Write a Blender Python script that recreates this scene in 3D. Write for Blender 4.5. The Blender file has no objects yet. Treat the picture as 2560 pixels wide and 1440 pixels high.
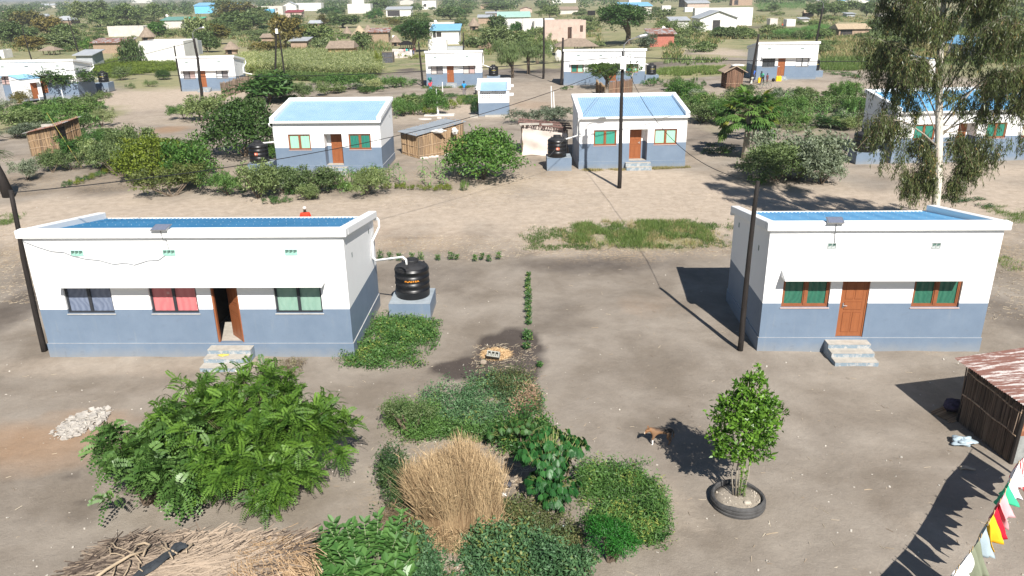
import bpy, math, random
import numpy as np
from mathutils import Vector, Matrix

# ------------------------------------------------------------------ camera, sky, sun, exposure
S = bpy.context.scene
COL = S.collection
F_PX, PITCH, ROLL, CAM_H = 1944.68, 0.3632, -0.0144, 11.024      # measured in a 2560 px wide frame
cam_data = bpy.data.cameras.new("camera")
cam = bpy.data.objects.new("camera", cam_data)
COL.objects.link(cam)
cam_data.sensor_width = 36.0
cam_data.lens = F_PX / 2560 * 36.0
cam_data.clip_start = 0.1
cam_data.clip_end = 20000
cam.matrix_world = (Matrix.Translation((0, 0, CAM_H)) @ Matrix.Rotation(math.pi / 2 - PITCH, 4, 'X')
     @ Matrix.Rotation(ROLL, 4, 'Z'))
S.camera = cam

SUN_EL, SH_AZ = math.radians(43), math.radians(105)              # height of the sun, heading of shadows
w = bpy.data.worlds.new("World")
S.world = w
w.use_nodes = True
nt = w.node_tree
sky = nt.nodes.new('ShaderNodeTexSky')
sky.sky_type = 'NISHITA'
sky.sun_disc = False
sky.sun_elevation = SUN_EL
sky.sun_rotation = math.atan2(-math.cos(SH_AZ), -math.sin(SH_AZ))
sky.air_density = 1.0
sky.ozone_density = 3.0
sky.dust_density = 0.1
bg = nt.nodes['Background']
bg.inputs['Strength'].default_value = 0.05
nt.links.new(sky.outputs[0], bg.inputs['Color'])
sd = bpy.data.lights.new("sun", 'SUN')
sd.energy = 5.0
sd.angle = math.radians(0.5)
sd.color = (1.0, 0.955, 0.89)
sun = bpy.data.objects.new("sun", sd)
COL.objects.link(sun)
sun.location = (0, 0, 60)
ldir = Vector((math.cos(SUN_EL) * math.cos(SH_AZ), math.cos(SUN_EL) * math.sin(SH_AZ), -math.sin(SUN_EL)))
sun.rotation_euler = ldir.to_track_quat('-Z', 'Y').to_euler()
S.view_settings.view_transform = 'Standard'
S.view_settings.look = 'None'
S.view_settings.exposure = 0.66
S.view_settings.gamma = 1.0

# ------------------------------------------------------------------ measuring helpers
cp, sp = math.cos(PITCH), math.sin(PITCH)
cr, sr = math.cos(ROLL), math.sin(ROLL)


def terrain(x, y):
 def ss(a, b, v):
  t = np.clip((v - a) / (b - a), 0, 1)
  return t * t * (3 - 2 * t)
 return 0.9 * ss(62, 95, y) * ss(12, 30, x) - 0.35 * ss(60, 95, y) * ss(-14, -30, x)


def ray(px, py):
 dx, dy = px - 1280, py - 720
 u = cr * dx + sr * dy
 v = -sr * dx + cr * dy
 a, b = u / F_PX, -v / F_PX
 return (a, cp + b * sp, -sp + b * cp)


def G(px, py, z=None):
 """ground point seen at a spot of the photograph"""
 d = ray(px, py)
 h = 0.0 if z is None else z
 for _ in range(6 if z is None else 1):
  t = (h - CAM_H) / d[2]
  x, y = d[0] * t, d[1] * t
  if z is None:
   h = float(terrain(x, y))
 return Vector((x, y, h))


def ppm(y, z=0.0):
 """photograph pixels per metre at distance y"""
 return F_PX / (y * cp + (CAM_H - z) * sp)


# ------------------------------------------------------------------ tagging
def tag(o, label=None, cat=None, group=None, kind=None):
 if label: o['label'] = label
 if cat: o['category'] = cat
 if group: o['group'] = group
 if kind: o['kind'] = kind
 return o


def empty(name, loc=(0, 0, 0), rz=0.0, label=None, cat=None, group=None):
 o = bpy.data.objects.new(name, None)
 COL.objects.link(o)
 o.location = loc
 o.rotation_euler = (0, 0, rz)
 o.empty_display_size = 0.2
 return tag(o, label, cat, group)


# ------------------------------------------------------------------ materials
MATS = {}


def _new(name):
 m = bpy.data.materials.new(name)
 m.use_nodes = True
 n = m.node_tree
 return m, n, n.nodes['Principled BSDF'], n.nodes['Material Output']


def mixc(n, fac, a, b, blend='MIX'):
 x = n.nodes.new('ShaderNodeMix')
 x.data_type = 'RGBA'
 x.blend_type = blend
 for sock, val in ((x.inputs[0], fac), (x.inputs[6], a), (x.inputs[7], b)):
  if hasattr(val, 'links'):
   n.links.new(val, sock)
  elif isinstance(val, (tuple, list)):
   sock.default_value = (*val[:3], 1)
  else:
   sock.default_value = val
 return x.outputs[2]


def noise(n, scale, detail=4, rough=0.6, vec=None, dist=0.0):
 t = n.nodes.new('ShaderNodeTexNoise')
 t.inputs['Scale'].default_value = scale
 t.inputs['Detail'].default_value = detail
 t.inputs['Roughness'].default_value = rough
 t.inputs['Distortion'].default_value = dist
 if vec is not None: n.links.new(vec, t.inputs['Vector'])
 return t.outputs['Fac']


def ramp(n, fac, stops):
 r = n.nodes.new('ShaderNodeValToRGB')
 n.links.new(fac, r.inputs[0])
 e = r.color_ramp.elements
 while len(e) < len(stops): e.new(0.5)
 for el, (p, c) in zip(e, stops):
  el.position = p
  el.color = (c, c, c, 1) if isinstance(c, (int, float)) else (*c[:3], 1)
 return r.outputs[0]


def math_(n, op, a, b=0.0, clamp=False):
 m = n.nodes.new('ShaderNodeMath')
 m.operation = op
 m.use_clamp = clamp
 for s, v in ((m.inputs[0], a), (m.inputs[1], b)):
  if hasattr(v, 'links'): n.links.new(v, s)
  else: s.default_value = v
 return m.outputs[0]


def objco(n, scale=(1, 1, 1)):
 t = n.nodes.new('ShaderNodeTexCoord')
 m = n.nodes.new('ShaderNodeMapping')
 m.inputs['Scale'].default_value = scale
 n.links.new(t.outputs['Object'], m.inputs['Vector'])
 return m.outputs['Vector']


def bump(n, b, h, dist=0.02, strength=0.5):
 x = n.nodes.new('ShaderNodeBump')
 x.inputs['Distance'].default_value = dist
 x.inputs['Strength'].default_value = strength
 n.links.new(h, x.inputs['Height'])
 n.links.new(x.outputs[0], b.inputs['Normal'])


def sc(c, k): return tuple(min(1.0, v * k) for v in c)


def plain(name, col, rough=0.7, var=0.15, scale=3.0, metal=0.0, bmp=0.0, spec=0.3, stretch=(1, 1, 1), bscale=None):
 if name in MATS: return MATS[name]
 m, n, b, o = _new(name)
 v = objco(n, stretch)
 f = noise(n, scale, 5, 0.65, v)
 f = ramp(n, f, [(0.3, 0.0), (0.7, 1.0)])
 n.links.new(mixc(n, f, sc(col, 1 - var), sc(col, 1 + var)), b.inputs['Base Color'])
 b.inputs['Roughness'].default_value = rough
 b.inputs['Metallic'].default_value = metal
 b.inputs['Specular IOR Level'].default_value = spec
 if bmp:
  bump(n, b, noise(n, bscale or scale * 6, 4, 0.6, v), bmp, 0.6)
 MATS[name] = m
 return m


def leaf(name, ca, cb, trans=0.28, rough=0.5, cc=None):
 """leaf: each leaf picks its own tone through the 'tint' attribute"""
 if name in MATS: return MATS[name]
 m, n, b, o = _new(name)
 a = n.nodes.new('ShaderNodeAttribute')
 a.attribute_name = 'tint'
 c = mixc(n, a.outputs['Fac'], ca, cb)
 if cc:
  c = mixc(n, ramp(n, a.outputs['Fac'], [(0.86, 0.0), (0.93, 1.0)]), c, cc)
 oi = n.nodes.new('ShaderNodeObjectInfo')
 hs = n.nodes.new('ShaderNodeHueSaturation')
 n.links.new(math_(n, 'MULTIPLY_ADD', oi.outputs['Random'], 0.0), hs.inputs['Value']) if False else None
 vv = math_(n, 'ADD', math_(n, 'MULTIPLY', oi.outputs['Random'], 0.5), 0.78)
 n.links.new(vv, hs.inputs['Value'])
 hh = math_(n, 'ADD', math_(n, 'MULTIPLY', oi.outputs['Random'], -0.03), 0.515)
 n.links.new(hh, hs.inputs['Hue'])
 n.links.new(c, hs.inputs['Color'])
 c = hs.outputs[0]
 n.links.new(c, b.inputs['Base Color'])
 b.inputs['Roughness'].default_value = rough
 b.inputs['Specular IOR Level'].default_value = 0.35
 tr = n.nodes.new('ShaderNodeBsdfTranslucent')
 n.links.new(mixc(n, 1.0, c, (1.0, 1.25, 0.5), 'MULTIPLY'), tr.inputs['Color'])
 mx = n.nodes.new('ShaderNodeMixShader')
 mx.inputs[0].default_value = trans
 n.links.new(b.outputs[0], mx.inputs[1])
 n.links.new(tr.outputs[0], mx.inputs[2])
 n.links.new(mx.outputs[0], o.inputs['Surface'])
 MATS[name] = m
 return m


def stalk(name, ca, cb, rough=0.75, bl=None):
 if name in MATS: return MATS[name]
 m, n, b, o = _new(name)
 a = n.nodes.new('ShaderNodeAttribute')
 a.attribute_name = 'tint'
 c = mixc(n, a.outputs['Fac'], ca, cb)
 if bl:
  f = ramp(n, noise(n, bl[0], 3, 0.6, objco(n)), [(0.48, 0.0), (0.62, 1.0)])
  c = mixc(n, f, c, bl[1])
 n.links.new(c, b.inputs['Base Color'])
 b.inputs['Roughness'].default_value = rough
 b.inputs['Specular IOR Level'].default_value = 0.2
 MATS[name] = m
 return m


# ------------------------------------------------------------------ mesh builder
class MB:
 def __init__(s): s.v, s.f, s.m = [], [], []

 def add(s, vs, fs, mi=0):
  o = len(s.v)
  s.v += [tuple(p) for p in vs]
  s.f += [tuple(i + o for i in f) for f in fs]
  s.m += [mi] * len(fs)
  return s

 def quad(s, a, b, c, d, mi=0): return s.add([a, b, c, d], [(0, 1, 2, 3)], mi)

 def poly(s, pts, mi=0): return s.add(pts, [tuple(range(len(pts)))], mi)

 def hexa(s, p, mi=0):
  """8 corners: bottom ring (ccw) then top ring"""
  return s.add(p, [(3, 2, 1, 0), (4, 5, 6, 7), (0, 1, 5, 4), (1, 2, 6, 5), (2, 3, 7, 6), (3, 0, 4, 7)], mi)

 def box(s, x0, y0, z0, x1, y1, z1, mi=0):
  return s.hexa([(x0, y0, z0), (x1, y0, z0), (x1, y1, z0), (x0, y1, z0), (x0, y0, z1), (x1, y0, z1), (x1, y1, z1), (x0, y1, z1)], mi)

 def bev(s, x0, y0, z0, x1, y1, z1, r=0.02, mi=0):
  """box with chamfered vertical and top edges"""
  def ring(i, z): return [(x0 + i, y0, z), (x1 - i, y0, z), (x1, y0 + i, z), (x1, y1 - i, z), (x1 - i, y1, z), (x0 + i, y1, z), (x0, y1 - i, z), (x0, y0 + i, z)]
  def ring2(z): return [(x0 + 2 * r, y0 + r, z), (x1 - 2 * r, y0 + r, z), (x1 - r, y0 + 2 * r, z), (x1 - r, y1 - 2 * r, z), (x1 - 2 * r, y1 - r, z), (x0 + 2 * r, y1 - r, z), (x0 + r, y1 - 2 * r, z), (x0 + r, y0 + 2 * r, z)]
  vs = ring(r, z0) + ring(r, z1 - r) + ring2(z1)
  fs = [tuple(range(7, -1, -1)), tuple(range(16, 24))]
  for k in (0, 8):
   for i in range(8): fs.append((k + i, k + (i + 1) % 8, k + 8 + (i + 1) % 8, k + 8 + i))
  return s.add(vs, fs, mi)

 def beam(s, a, b, w, h, mi=0, up=(0, 0, 1)):
  a, b, up = Vector(a), Vector(b), Vector(up)
  d = (b - a).normalized()
  sx = d.cross(up).normalized() * (w / 2)
  uz = sx.cross(d).normalized() * (h / 2)
  return s.hexa([a - sx - uz, a + sx - uz, b + sx - uz, b - sx - uz, a - sx + uz, a + sx + uz, b + sx + uz, b - sx + uz], mi)

 def tube(s, pts, r, n=8, mi=0, cap=True):
  pts = [Vector(p) for p in pts]
  rr = r if isinstance(r, (list, tuple)) else [r] * len(pts)
  o = len(s.v)
  ref = None
  for i, p in enumerate(pts):
   d = (pts[min(i + 1, len(pts) - 1)] - pts[max(i - 1, 0)]).normalized()
   if ref is None:
    ref = d.orthogonal().normalized()
   ref = (ref - d * ref.dot(d)).normalized()
   q = d.cross(ref)
   for k in range(n):
    a = 2 * math.pi * k / n
    s.v.append(tuple(p + (ref * math.cos(a) + q * math.sin(a)) * rr[i]))
  for i in range(len(pts) - 1):
   for k in range(n):
    s.f.append((o + i * n + k, o + i * n + (k + 1) % n, o + (i + 1) * n + (k + 1) % n, o + (i + 1) * n + k))
    s.m.append(mi)
  if cap:
   s.f += [tuple(o + k for k in reversed(range(n))), tuple(o + (len(pts) - 1) * n + k for k in range(n))]
   s.m += [mi, mi]
  return s

 def lathe(s, prof, n=24, c=(0, 0, 0), mi=0, sx=1.0, sy=1.0):
  o = len(s.v)
  for r, z in prof:
   for k in range(n):
    a = 2 * math.pi * k / n
    s.v.append((c[0] + r * sx * math.cos(a), c[1] + r * sy * math.sin(a), c[2] + z))
  for i in range(len(prof) - 1):
   for k in range(n):
    s.f.append((o + i * n + k, o + i * n + (k + 1) % n, o + (i + 1) * n + (k + 1) % n, o + (i + 1) * n + k))
    s.m.append(mi)
  s.f += [tuple(o + k for k in reversed(range(n))), tuple(o + (len(prof) - 1) * n + k for k in range(n))]
  s.m += [mi, mi]
  return s

 def build(s, name, mats, parent=None, smooth=False, loc=None, rz=0.0):
  me = bpy.data.meshes.new(name)
  me.from_pydata(s.v, [], s.f)
  for m in (mats if isinstance(mats, (list, tuple)) else [mats]): me.materials.append(m)
  me.polygons.foreach_set('material_index', s.m)
  if smooth: me.polygons.foreach_set('use_smooth', [True] * len(s.f))
  me.update()
  o = bpy.data.objects.new(name, me)
  COL.objects.link(o)
  if parent: o.parent = parent
  if loc is not None: o.location = loc
  o.rotation_euler[2] = rz
  return o


def link(name, me, parent=None, loc=None):
 o = bpy.data.objects.new(name, me)
 COL.objects.link(o)
 if parent: o.parent = parent
 if loc is not None: o.location = loc
 return o


def polymesh(name, V, k, tint, mat, smooth=False, shade=None):
 """V: (N*k,3) vertices of N separate k-gons (k=4) with one tint each"""
 me = bpy.data.meshes.new(name)
 nv = len(V)
 n = nv // k
 me.vertices.add(nv)
 me.vertices.foreach_set('co', np.asarray(V, np.float32).ravel())
 me.loops.add(nv)
 me.loops.foreach_set('vertex_index', np.arange(nv, dtype=np.int32))
 me.polygons.add(n)
 me.polygons.foreach_set('loop_start', np.arange(0, nv, k, dtype=np.int32))
 me.update(calc_edges=True)
 a = me.attributes.new('tint', 'FLOAT', 'POINT')
 a.data.foreach_set('value', np.repeat(np.asarray(tint, np.float32), k))
 me.materials.append(mat)
 return me


def nrm(v): return v / (np.linalg.norm(v, axis=-1, keepdims=True) + 1e-9)


def leafverts(P, D, N, L, W, fold=0.25, droop=0.1, wide=0.45):
 L = np.broadcast_to(np.asarray(L, float), (len(P),))[:, None]
 W = np.broadcast_to(np.asarray(W, float), (len(P),))[:, None]
 D = nrm(D)
 Sd = nrm(np.cross(D, N))
 U = np.cross(Sd, D)
 a = P
 b = P + D * L * wide + Sd * W / 2 + U * W * fold
 c = P + D * L - U * L * droop
 d = P + D * L * wide - Sd * W / 2 + U * W * fold
 return np.stack([a, b, c, d], 1).reshape(-1, 3)


def prism(P0, P1, R0, R1=None):
 """three-sided thin sticks as quads: returns (N*12,3)"""
 R1 = R0 if R1 is None else R1
 n = len(P0)
 R0 = np.broadcast_to(np.asarray(R0, float), (n,))[:, None]
 R1 = np.broadcast_to(np.asarray(R1, float), (n,))[:, None]
 d = nrm(P1 - P0)
 ref = np.where(np.abs(d[:, 2:3]) > 0.9, np.array([[1.0, 0, 0]]), np.array([[0, 0, 1.0]]))
 s = nrm(np.cross(d, ref))
 u = np.cross(s, d)
 rings = []
 for k in range(3):
  a = 2 * math.pi * k / 3
  o = s * math.cos(a) + u * math.sin(a)
  rings.append((P0 + o * R0, P1 + o * R1))
 q = []
 for k in range(3):
  a, b = rings[k], rings[(k + 1) % 3]
  q.append(np.stack([a[0], b[0], b[1], a[1]], 1))
 return np.concatenate(q, 1).reshape(-1, 3)


def sticks(name, P0, P1, R0, mat, parent=None, R1=None, seed=1, tint=None):
 r = np.random.default_rng(seed)
 V = prism(np.asarray(P0, float), np.asarray(P1, float), R0, R1)
 t = r.random(len(P0)) if tint is None else tint
 me = polymesh(name, V, 4, np.repeat(t, 3), mat)
 return link(name, me, parent)


def inpoly(x, y, poly):
 c = np.zeros(len(x), bool)
 n = len(poly)
 for i in range(n):
  x0, y0 = poly[i]
  x1, y1 = poly[(i + 1) % n]
  m = (y0 > y) != (y1 > y)
  c ^= m & (x < (x1 - x0) * (y - y0) / ((y1 - y0) or 1e-9) + x0)
 return c


def gpoly(pts):
 return [tuple(G(*p)[:2]) for p in pts]


def scatter(poly, n, seed=0, edge=None):
 r = np.random.default_rng(seed)
 xs, ys = [p[0] for p in poly], [p[1] for p in poly]
 out = []
 tot = 0
 while tot < n:
  x = r.uniform(min(xs), max(xs), n * 2)
  y = r.uniform(min(ys), max(ys), n * 2)
  k = inpoly(x + r.normal(0, edge or 0.08, len(x)), y + r.normal(0, edge or 0.08, len(x)), poly)
  out.append(np.stack([x[k], y[k]], 1))
  tot += k.sum()
 return np.concatenate(out)[:n]


def crownpts(r, lobes, n, csize=24, sigma=0.16, inner=0.35, low=-0.45):
 """clumped leaf positions near the surface of several lobes"""
 lobes = [(np.array(c, float), np.array(rd if hasattr(rd, '__len__') else (rd,) * 3, float)) for c, rd in lobes]
 wgt = np.array([rd[0] * rd[1] + rd[0] * rd[2] for c, rd in lobes])
 wgt /= wgt.sum()
 nc = max(6, n // csize)
 li = r.choice(len(lobes), nc, p=wgt)
 u = nrm(r.normal(size=(nc, 3)))
 u[:, 2] = np.where(u[:, 2] < low, -u[:, 2], u[:, 2])
 rad = 1 - inner * r.random(nc) ** 1.6 + r.normal(0, 0.07, nc)
 C = np.array([lobes[i][0] for i in li])
 R = np.array([lobes[i][1] for i in li])
 cc = C + u * R * rad[:, None]
 ci = r.integers(0, nc, n)
 sg = sigma * R[ci].mean(1)[:, None]
 P = cc[ci] + r.normal(size=(n, 3)) * sg * np.array([1, 1, 0.7])
 O = nrm(nrm(u / R)[ci] + r.normal(size=(n, 3)) * 0.35)
 tc = r.random(nc)[ci]
 return P, O, tc


def crownmesh(name, seed, lobes, n, L, W, mat, droop=0.0, tang=1.0, up=0.3, **k):
 r = np.random.default_rng(seed)
 P, O, tc = crownpts(r, lobes, n, **k)
 D = nrm(O * 0.5 + nrm(r.normal(size=(n, 3))) * tang + np.array([0, 0, -droop]))
 N = nrm(O + np.array([0, 0, up]) + r.normal(size=(n, 3)) * 0.4)
 V = leafverts(P, D, N, L * r.uniform(0.65, 1.25, n), W * r.uniform(0.7, 1.2, n))
 V[:, 2] = np.maximum(V[:, 2], 0.02)
 return polymesh(name, V, 4, np.clip(0.6 * tc + 0.4 * r.random(n), 0, 1), mat)
# ------------------------------------------------------------------ ground sheet (one mesh to the horizon)
def build_ground():
 ny, nx = 560, 330
 yy = np.concatenate([[0.0], 3.0 * (1700 / 3.0) ** np.linspace(0, 1, ny - 2), [9000.0]])
 ss = np.linspace(-1, 1, nx)
 Yg, Sg = np.meshgrid(yy, ss, indexing='ij')
 X = Sg * (Yg * 0.78 + 7.0)
 Y = Yg - 2.0
 Y[0] = -30
 x, y = X.ravel(), Y.ravel()
 z = terrain(x, y)
 r = np.random.default_rng(3)

 def vn(x, y, s, seed):
  """cheap smooth noise from a few sines"""
  q = np.random.default_rng(seed)
  t = np.zeros_like(x)
  for i in range(7):
   a, k, p = q.uniform(0, 6.28), q.uniform(0.6, 2.2) / s, q.uniform(0, 6.28)
   t += np.sin((x * math.cos(a) + y * math.sin(a)) * k * 6.28 + p)
  return t / 4
 wob = vn(x, y, 9, 1)
 near = np.clip((70 - y) / 30, 0, 1)
 z = z + near * 0.02 * vn(x, y, 3.5, 5)

 def ss_(a, b, v):
  t = np.clip((v - a) / (b - a), 0, 1)
  return t * t * (3 - 2 * t)

 def blob(px, py, rx, ry, soft=0.6):
  c = G(px, py)
  k = ppm(c.y)
  mx = rx / k
  my = abs(G(px, py - ry).y - G(px, py + ry).y) / 2
  d = np.sqrt(((x - c.x) / mx) ** 2 + ((y - c.y) / my) ** 2) + 0.18 * vn(x, y, max(mx, my) * 1.2, int(px + py))
  return 1 - ss_(1 - soft, 1 + soft, d)

 def mx(*a): return np.maximum.reduce(a)
 # light sandy track and trodden places
 road = ss_(31.8, 38.2, y + 1.6 * wob + .8 * vn(x, y, 3, 21)) * (1 - ss_(43.0, 48.5, y + 1.8 * wob)) * 0.82
 road = mx(road, .34 * ss_(44, 50, y) * (1 - ss_(100, 118, y)) * (.8 + .4 * vn(x, y, 7, 22)))
 road = mx(road, ss_(70, 74, y + 2 * wob) * (1 - ss_(88, 98, y + 2 * wob)) * 0.55,
              ss_(99, 104, y + wob) * (1 - ss_(113, 122, y + 2 * wob)) * 0.35 * ss_(-5, 10, x),
              blob(1560, 455, 330, 40) * 0.9, blob(1840, 480, 120, 40), blob(450, 240, 220, 40) * 0.9, blob(1150, 270, 120, 22) * 0.9,
              blob(2400, 430, 260, 26) * 0.7, blob(1780, 125, 60, 16), blob(300, 912, 420, 30) * 0.45, blob(1640, 1280, 130, 90) * 0.35,
              blob(2330, 1330, 160, 60) * 0.25, blob(1340, 230, 160, 30) * 0.5)
 # black ash, damp soil, and a cast shadow painted at the right edge
 dark = mx(blob(1265, 895, 90, 60, .35) * 1.2, blob(1190, 922, 110, 26, .3) * 1.2, blob(1290, 860, 60, 40, .4), blob(1240, 935, 80, 22, .4), blob(60, 760, 60, 90) * 0.55, blob(1500, 660, 190, 22) * 0.55, blob(1380, 800, 90, 60) * 0.25,
              blob(1060, 160, 100, 22) * 0.6, blob(1450, 170, 260, 20) * 0.5, blob(1760, 350, 100, 26) * 0.4, blob(2080, 345, 130, 16) * 0.5, blob(330, 440, 140, 60) * 0.45, blob(900, 500, 400, 26) * 0.45,
              blob(1050, 700, 160, 50) * 0.25, blob(100, 430, 90, 50) * 0.4, blob(2560, 800, 80, 90) * 0.4, blob(1900, 70, 120, 8) * 0.7)  # blob at the right edge paints the shadow of something off frame
 for yc, wd_, st in ((36.6, .20, .5), (38.3, .22, .55), (40.4, .18, .45), (42.0, .2, .5), (84.0, .4, .4), (86.0, .4, .4)):
  dark = np.maximum(dark, st * np.exp(-((y - yc - .55 * np.sin(x / 8.5 + yc) - .2 * wob) / wd_) ** 2) * (.6 + .4 * np.sin(x * .9 + yc * 7)))
 tc = G(330, 1195)
 rr_ = np.hypot(x - tc.x, (y - tc.y) * 1.1)
 dark = np.maximum(dark, .30 * np.exp(-((rr_ - 1.1) / .3) ** 2) * (.5 + .5 * np.sin(rr_ * 42)) * (x > tc.x - .6))
 dark = np.maximum(dark, mx(blob(335, 1225, 40, 14, .3), blob(230, 1255, 45, 12, .3), blob(200, 1300, 60, 30, .5) * .5, blob(180, 1190, 30, 10)) * .45)
 orange = mx(blob(90, 1110, 230, 62) * 0.75, blob(230, 1050, 120, 26) * 0.5, blob(1620, 765, 90, 30) * 0.22, blob(420, 324, 50, 9) * 0.8, blob(860, 600, 500, 40) * 0.18, blob(1330, 262, 60, 10) * 0.4)
 litter = mx(ss_(44.5, 47.5, y + 1.2 * wob) * (1 - ss_(51, 54, y + wob)) * 0.6 * (1 - ss_(3.5, 6, x)), blob(1040, 610, 170, 22) * 0.7, blob(1560, 610, 300, 42) * 0.8, blob(40, 640, 80, 110) * 0.7, blob(2530, 640, 90, 110) * 0.8, blob(1180, 470, 200, 22) * 0.5,
    blob(1180, 1200, 260, 240) * 0.55, blob(1240, 885, 50, 16) * 0.5, blob(2150, 420, 330, 20) * 0.3, blob(2400, 880, 200, 16) * 0.35)
 green = mx(ss_(117, 135, y + 5 * wob), blob(620, 190, 360, 26) * 0.8, blob(100, 300, 190, 40) * 0.6, blob(1930, 290, 260, 50) * 0.4, blob(330, 165, 120, 20), blob(1780, 175, 260, 14), blob(2250, 140, 260, 40) * 0.8,
               blob(1640, 590, 170, 36) * 0.5) * (1 - 0.7 * blob(1800, 130, 110, 14)) * (1 - 0.6 * blob(1920, 68, 110, 8))
 me = bpy.data.meshes.new("ground")
 nv = nx * ny
 me.vertices.add(nv)
 me.vertices.foreach_set('co', np.stack([x, y, z], 1).astype(np.float32).ravel())
 i = np.arange(nv).reshape(ny, nx)
 q = np.stack([i[:-1, :-1], i[:-1, 1:], i[1:, 1:], i[1:, :-1]], -1).reshape(-1, 4)
 me.loops.add(q.size)
 me.loops.foreach_set('vertex_index', q.ravel().astype(np.int32))
 me.polygons.add(len(q))
 me.polygons.foreach_set('loop_start', np.arange(0, q.size, 4, dtype=np.int32))
 me.polygons.foreach_set('use_smooth', np.ones(len(q), bool))
 me.update(calc_edges=True)
 for nm, a in (('road', road), ('dark', dark), ('orange', orange), ('litter', litter), ('green', green)):
  at = me.attributes.new(nm, 'FLOAT', 'POINT')
  at.data.foreach_set('value', np.clip(a, 0, 1).astype(np.float32))
 m, n, b, o = _new('soil')
 co = objco(n)

 def at(nm):
  a = n.nodes.new('ShaderNodeAttribute')
  a.attribute_name = nm
  return a.outputs['Fac']

 def edge(nm, sc_, amt=0.5, lo=0.35, hi=0.65):
  f = noise(n, sc_, 6, 0.65, co)
  s = math_(n, 'ADD', at(nm), math_(n, 'MULTIPLY', math_(n, 'SUBTRACT', f, 0.5), amt))
  return ramp(n, s, [(lo, 0.0), (hi, 1.0)])
 n1 = noise(n, 0.35, 6, 0.6, co, 0.3)
 n2 = noise(n, 2.2, 8, 0.7, co, 0.2)
 n3 = noise(n, 11.0, 6, 0.75, co)
 n4 = noise(n, 60.0, 3, 0.7, co)
 c = mixc(n, ramp(n, n1, [(0.36, 0.0), (0.66, 1.0)]), (0.200, 0.168, 0.134), (0.315, 0.275, 0.230))
 c = mixc(n, math_(n, 'MULTIPLY', edge('dark', 1.3, 0.5, 0.1, 0.75), 0.85), c, (0.055, 0.044, 0.040))
 c = mixc(n, math_(n, 'MULTIPLY', edge('road', 0.8, 0.55, 0.15, 0.85), 0.92), c, mixc(n, ramp(n, n2, [(0.3, 0.0), (0.7, 1.0)]), (0.40, 0.325, 0.25), (0.50, 0.415, 0.33)))
 c = mixc(n, math_(n, 'MULTIPLY', edge('orange', 1.0, 0.4, 0.1, 0.95), 0.7), c, (0.34, 0.20, 0.105))
 # straw, dead leaves, stone chips
 vo = n.nodes.new('ShaderNodeTexVoronoi')
 vo.inputs['Scale'].default_value = 9.0
 n.links.new(co, vo.inputs['Vector'])
 chip = ramp(n, vo.outputs['Distance'], [(0.16, 1.0), (0.30, 0.0)])
 lit = math_(n, 'MULTIPLY', edge('litter', 0.9, 0.8, 0.25, 0.8), ramp(n, noise(n, 6.0, 5, 0.8, co), [(0.45, 0.0), (0.6, 1.0)]))
 c = mixc(n, math_(n, 'MULTIPLY', lit, 0.8), c, mixc(n, n3, (0.20, 0.13, 0.075), (0.55, 0.43, 0.28)))
 c = mixc(n, math_(n, 'MULTIPLY', lit, math_(n, 'MULTIPLY', chip, 0.5)), c, (0.55, 0.50, 0.44))
 # grassy country
 n5 = noise(n, 0.045, 5, 0.6, co, 0.6)
 n6 = noise(n, 0.5, 6, 0.75, co)
 gr = mixc(n, ramp(n, n5, [(0.42, 0.0), (0.58, 1.0)]), (0.32, 0.285, 0.165), (0.135, 0.165, 0.075))
 gr = mixc(n, ramp(n, n6, [(0.42, 0.0), (0.6, 1.0)]), gr, mixc(n, n3, (0.18, 0.19, 0.085), (0.40, 0.35, 0.21)))
 gr = mixc(n, ramp(n, noise(n, 0.09, 4, 0.6, co, 0.4), [(0.60, 0.0), (0.68, 1.0)]), gr, (0.33, 0.26, 0.20))
 c = mixc(n, edge('green', 0.25, 0.7, 0.25, 0.6), c, gr)
 # fine grain
 fine = math_(n, 'ADD', math_(n, 'MULTIPLY', n2, 0.5), math_(n, 'ADD', math_(n, 'MULTIPLY', n3, 0.3), math_(n, 'MULTIPLY', n4, 0.2)))
 spk = noise(n, 26.0, 2, 0.5, co)
 c = mixc(n, ramp(n, spk, [(0.70, 0.0), (0.76, 0.55)]), c, (0.46, 0.40, 0.33))
 c = mixc(n, ramp(n, spk, [(0.24, 0.5), (0.30, 0.0)]), c, (0.07, 0.055, 0.045))
 k = ramp(n, fine, [(0.30, 0.83), (0.5, 1.0), (0.70, 1.14)])
 k2 = n.nodes.new('ShaderNodeMix'); k2.data_type = 'RGBA'; k2.blend_type = 'MULTIPLY'; k2.inputs[0].default_value = 1.0
 n.links.new(c, k2.inputs[6]); n.links.new(k, k2.inputs[7])
 n.links.new(k2.outputs[2], b.inputs['Base Color'])
 b.inputs['Roughness'].default_value = 0.95
 b.inputs['Specular IOR Level'].default_value = 0.12
 h = math_(n, 'ADD', math_(n, 'MULTIPLY', n2, 0.6), math_(n, 'ADD', math_(n, 'MULTIPLY', n3, 0.3), math_(n, 'MULTIPLY', n4, 0.12)))
 bump(n, b, h, 0.09, 0.6)
 me.materials.append(m)
 g = link("ground", me)
 tag(g, kind='structure')


build_ground()

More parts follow.
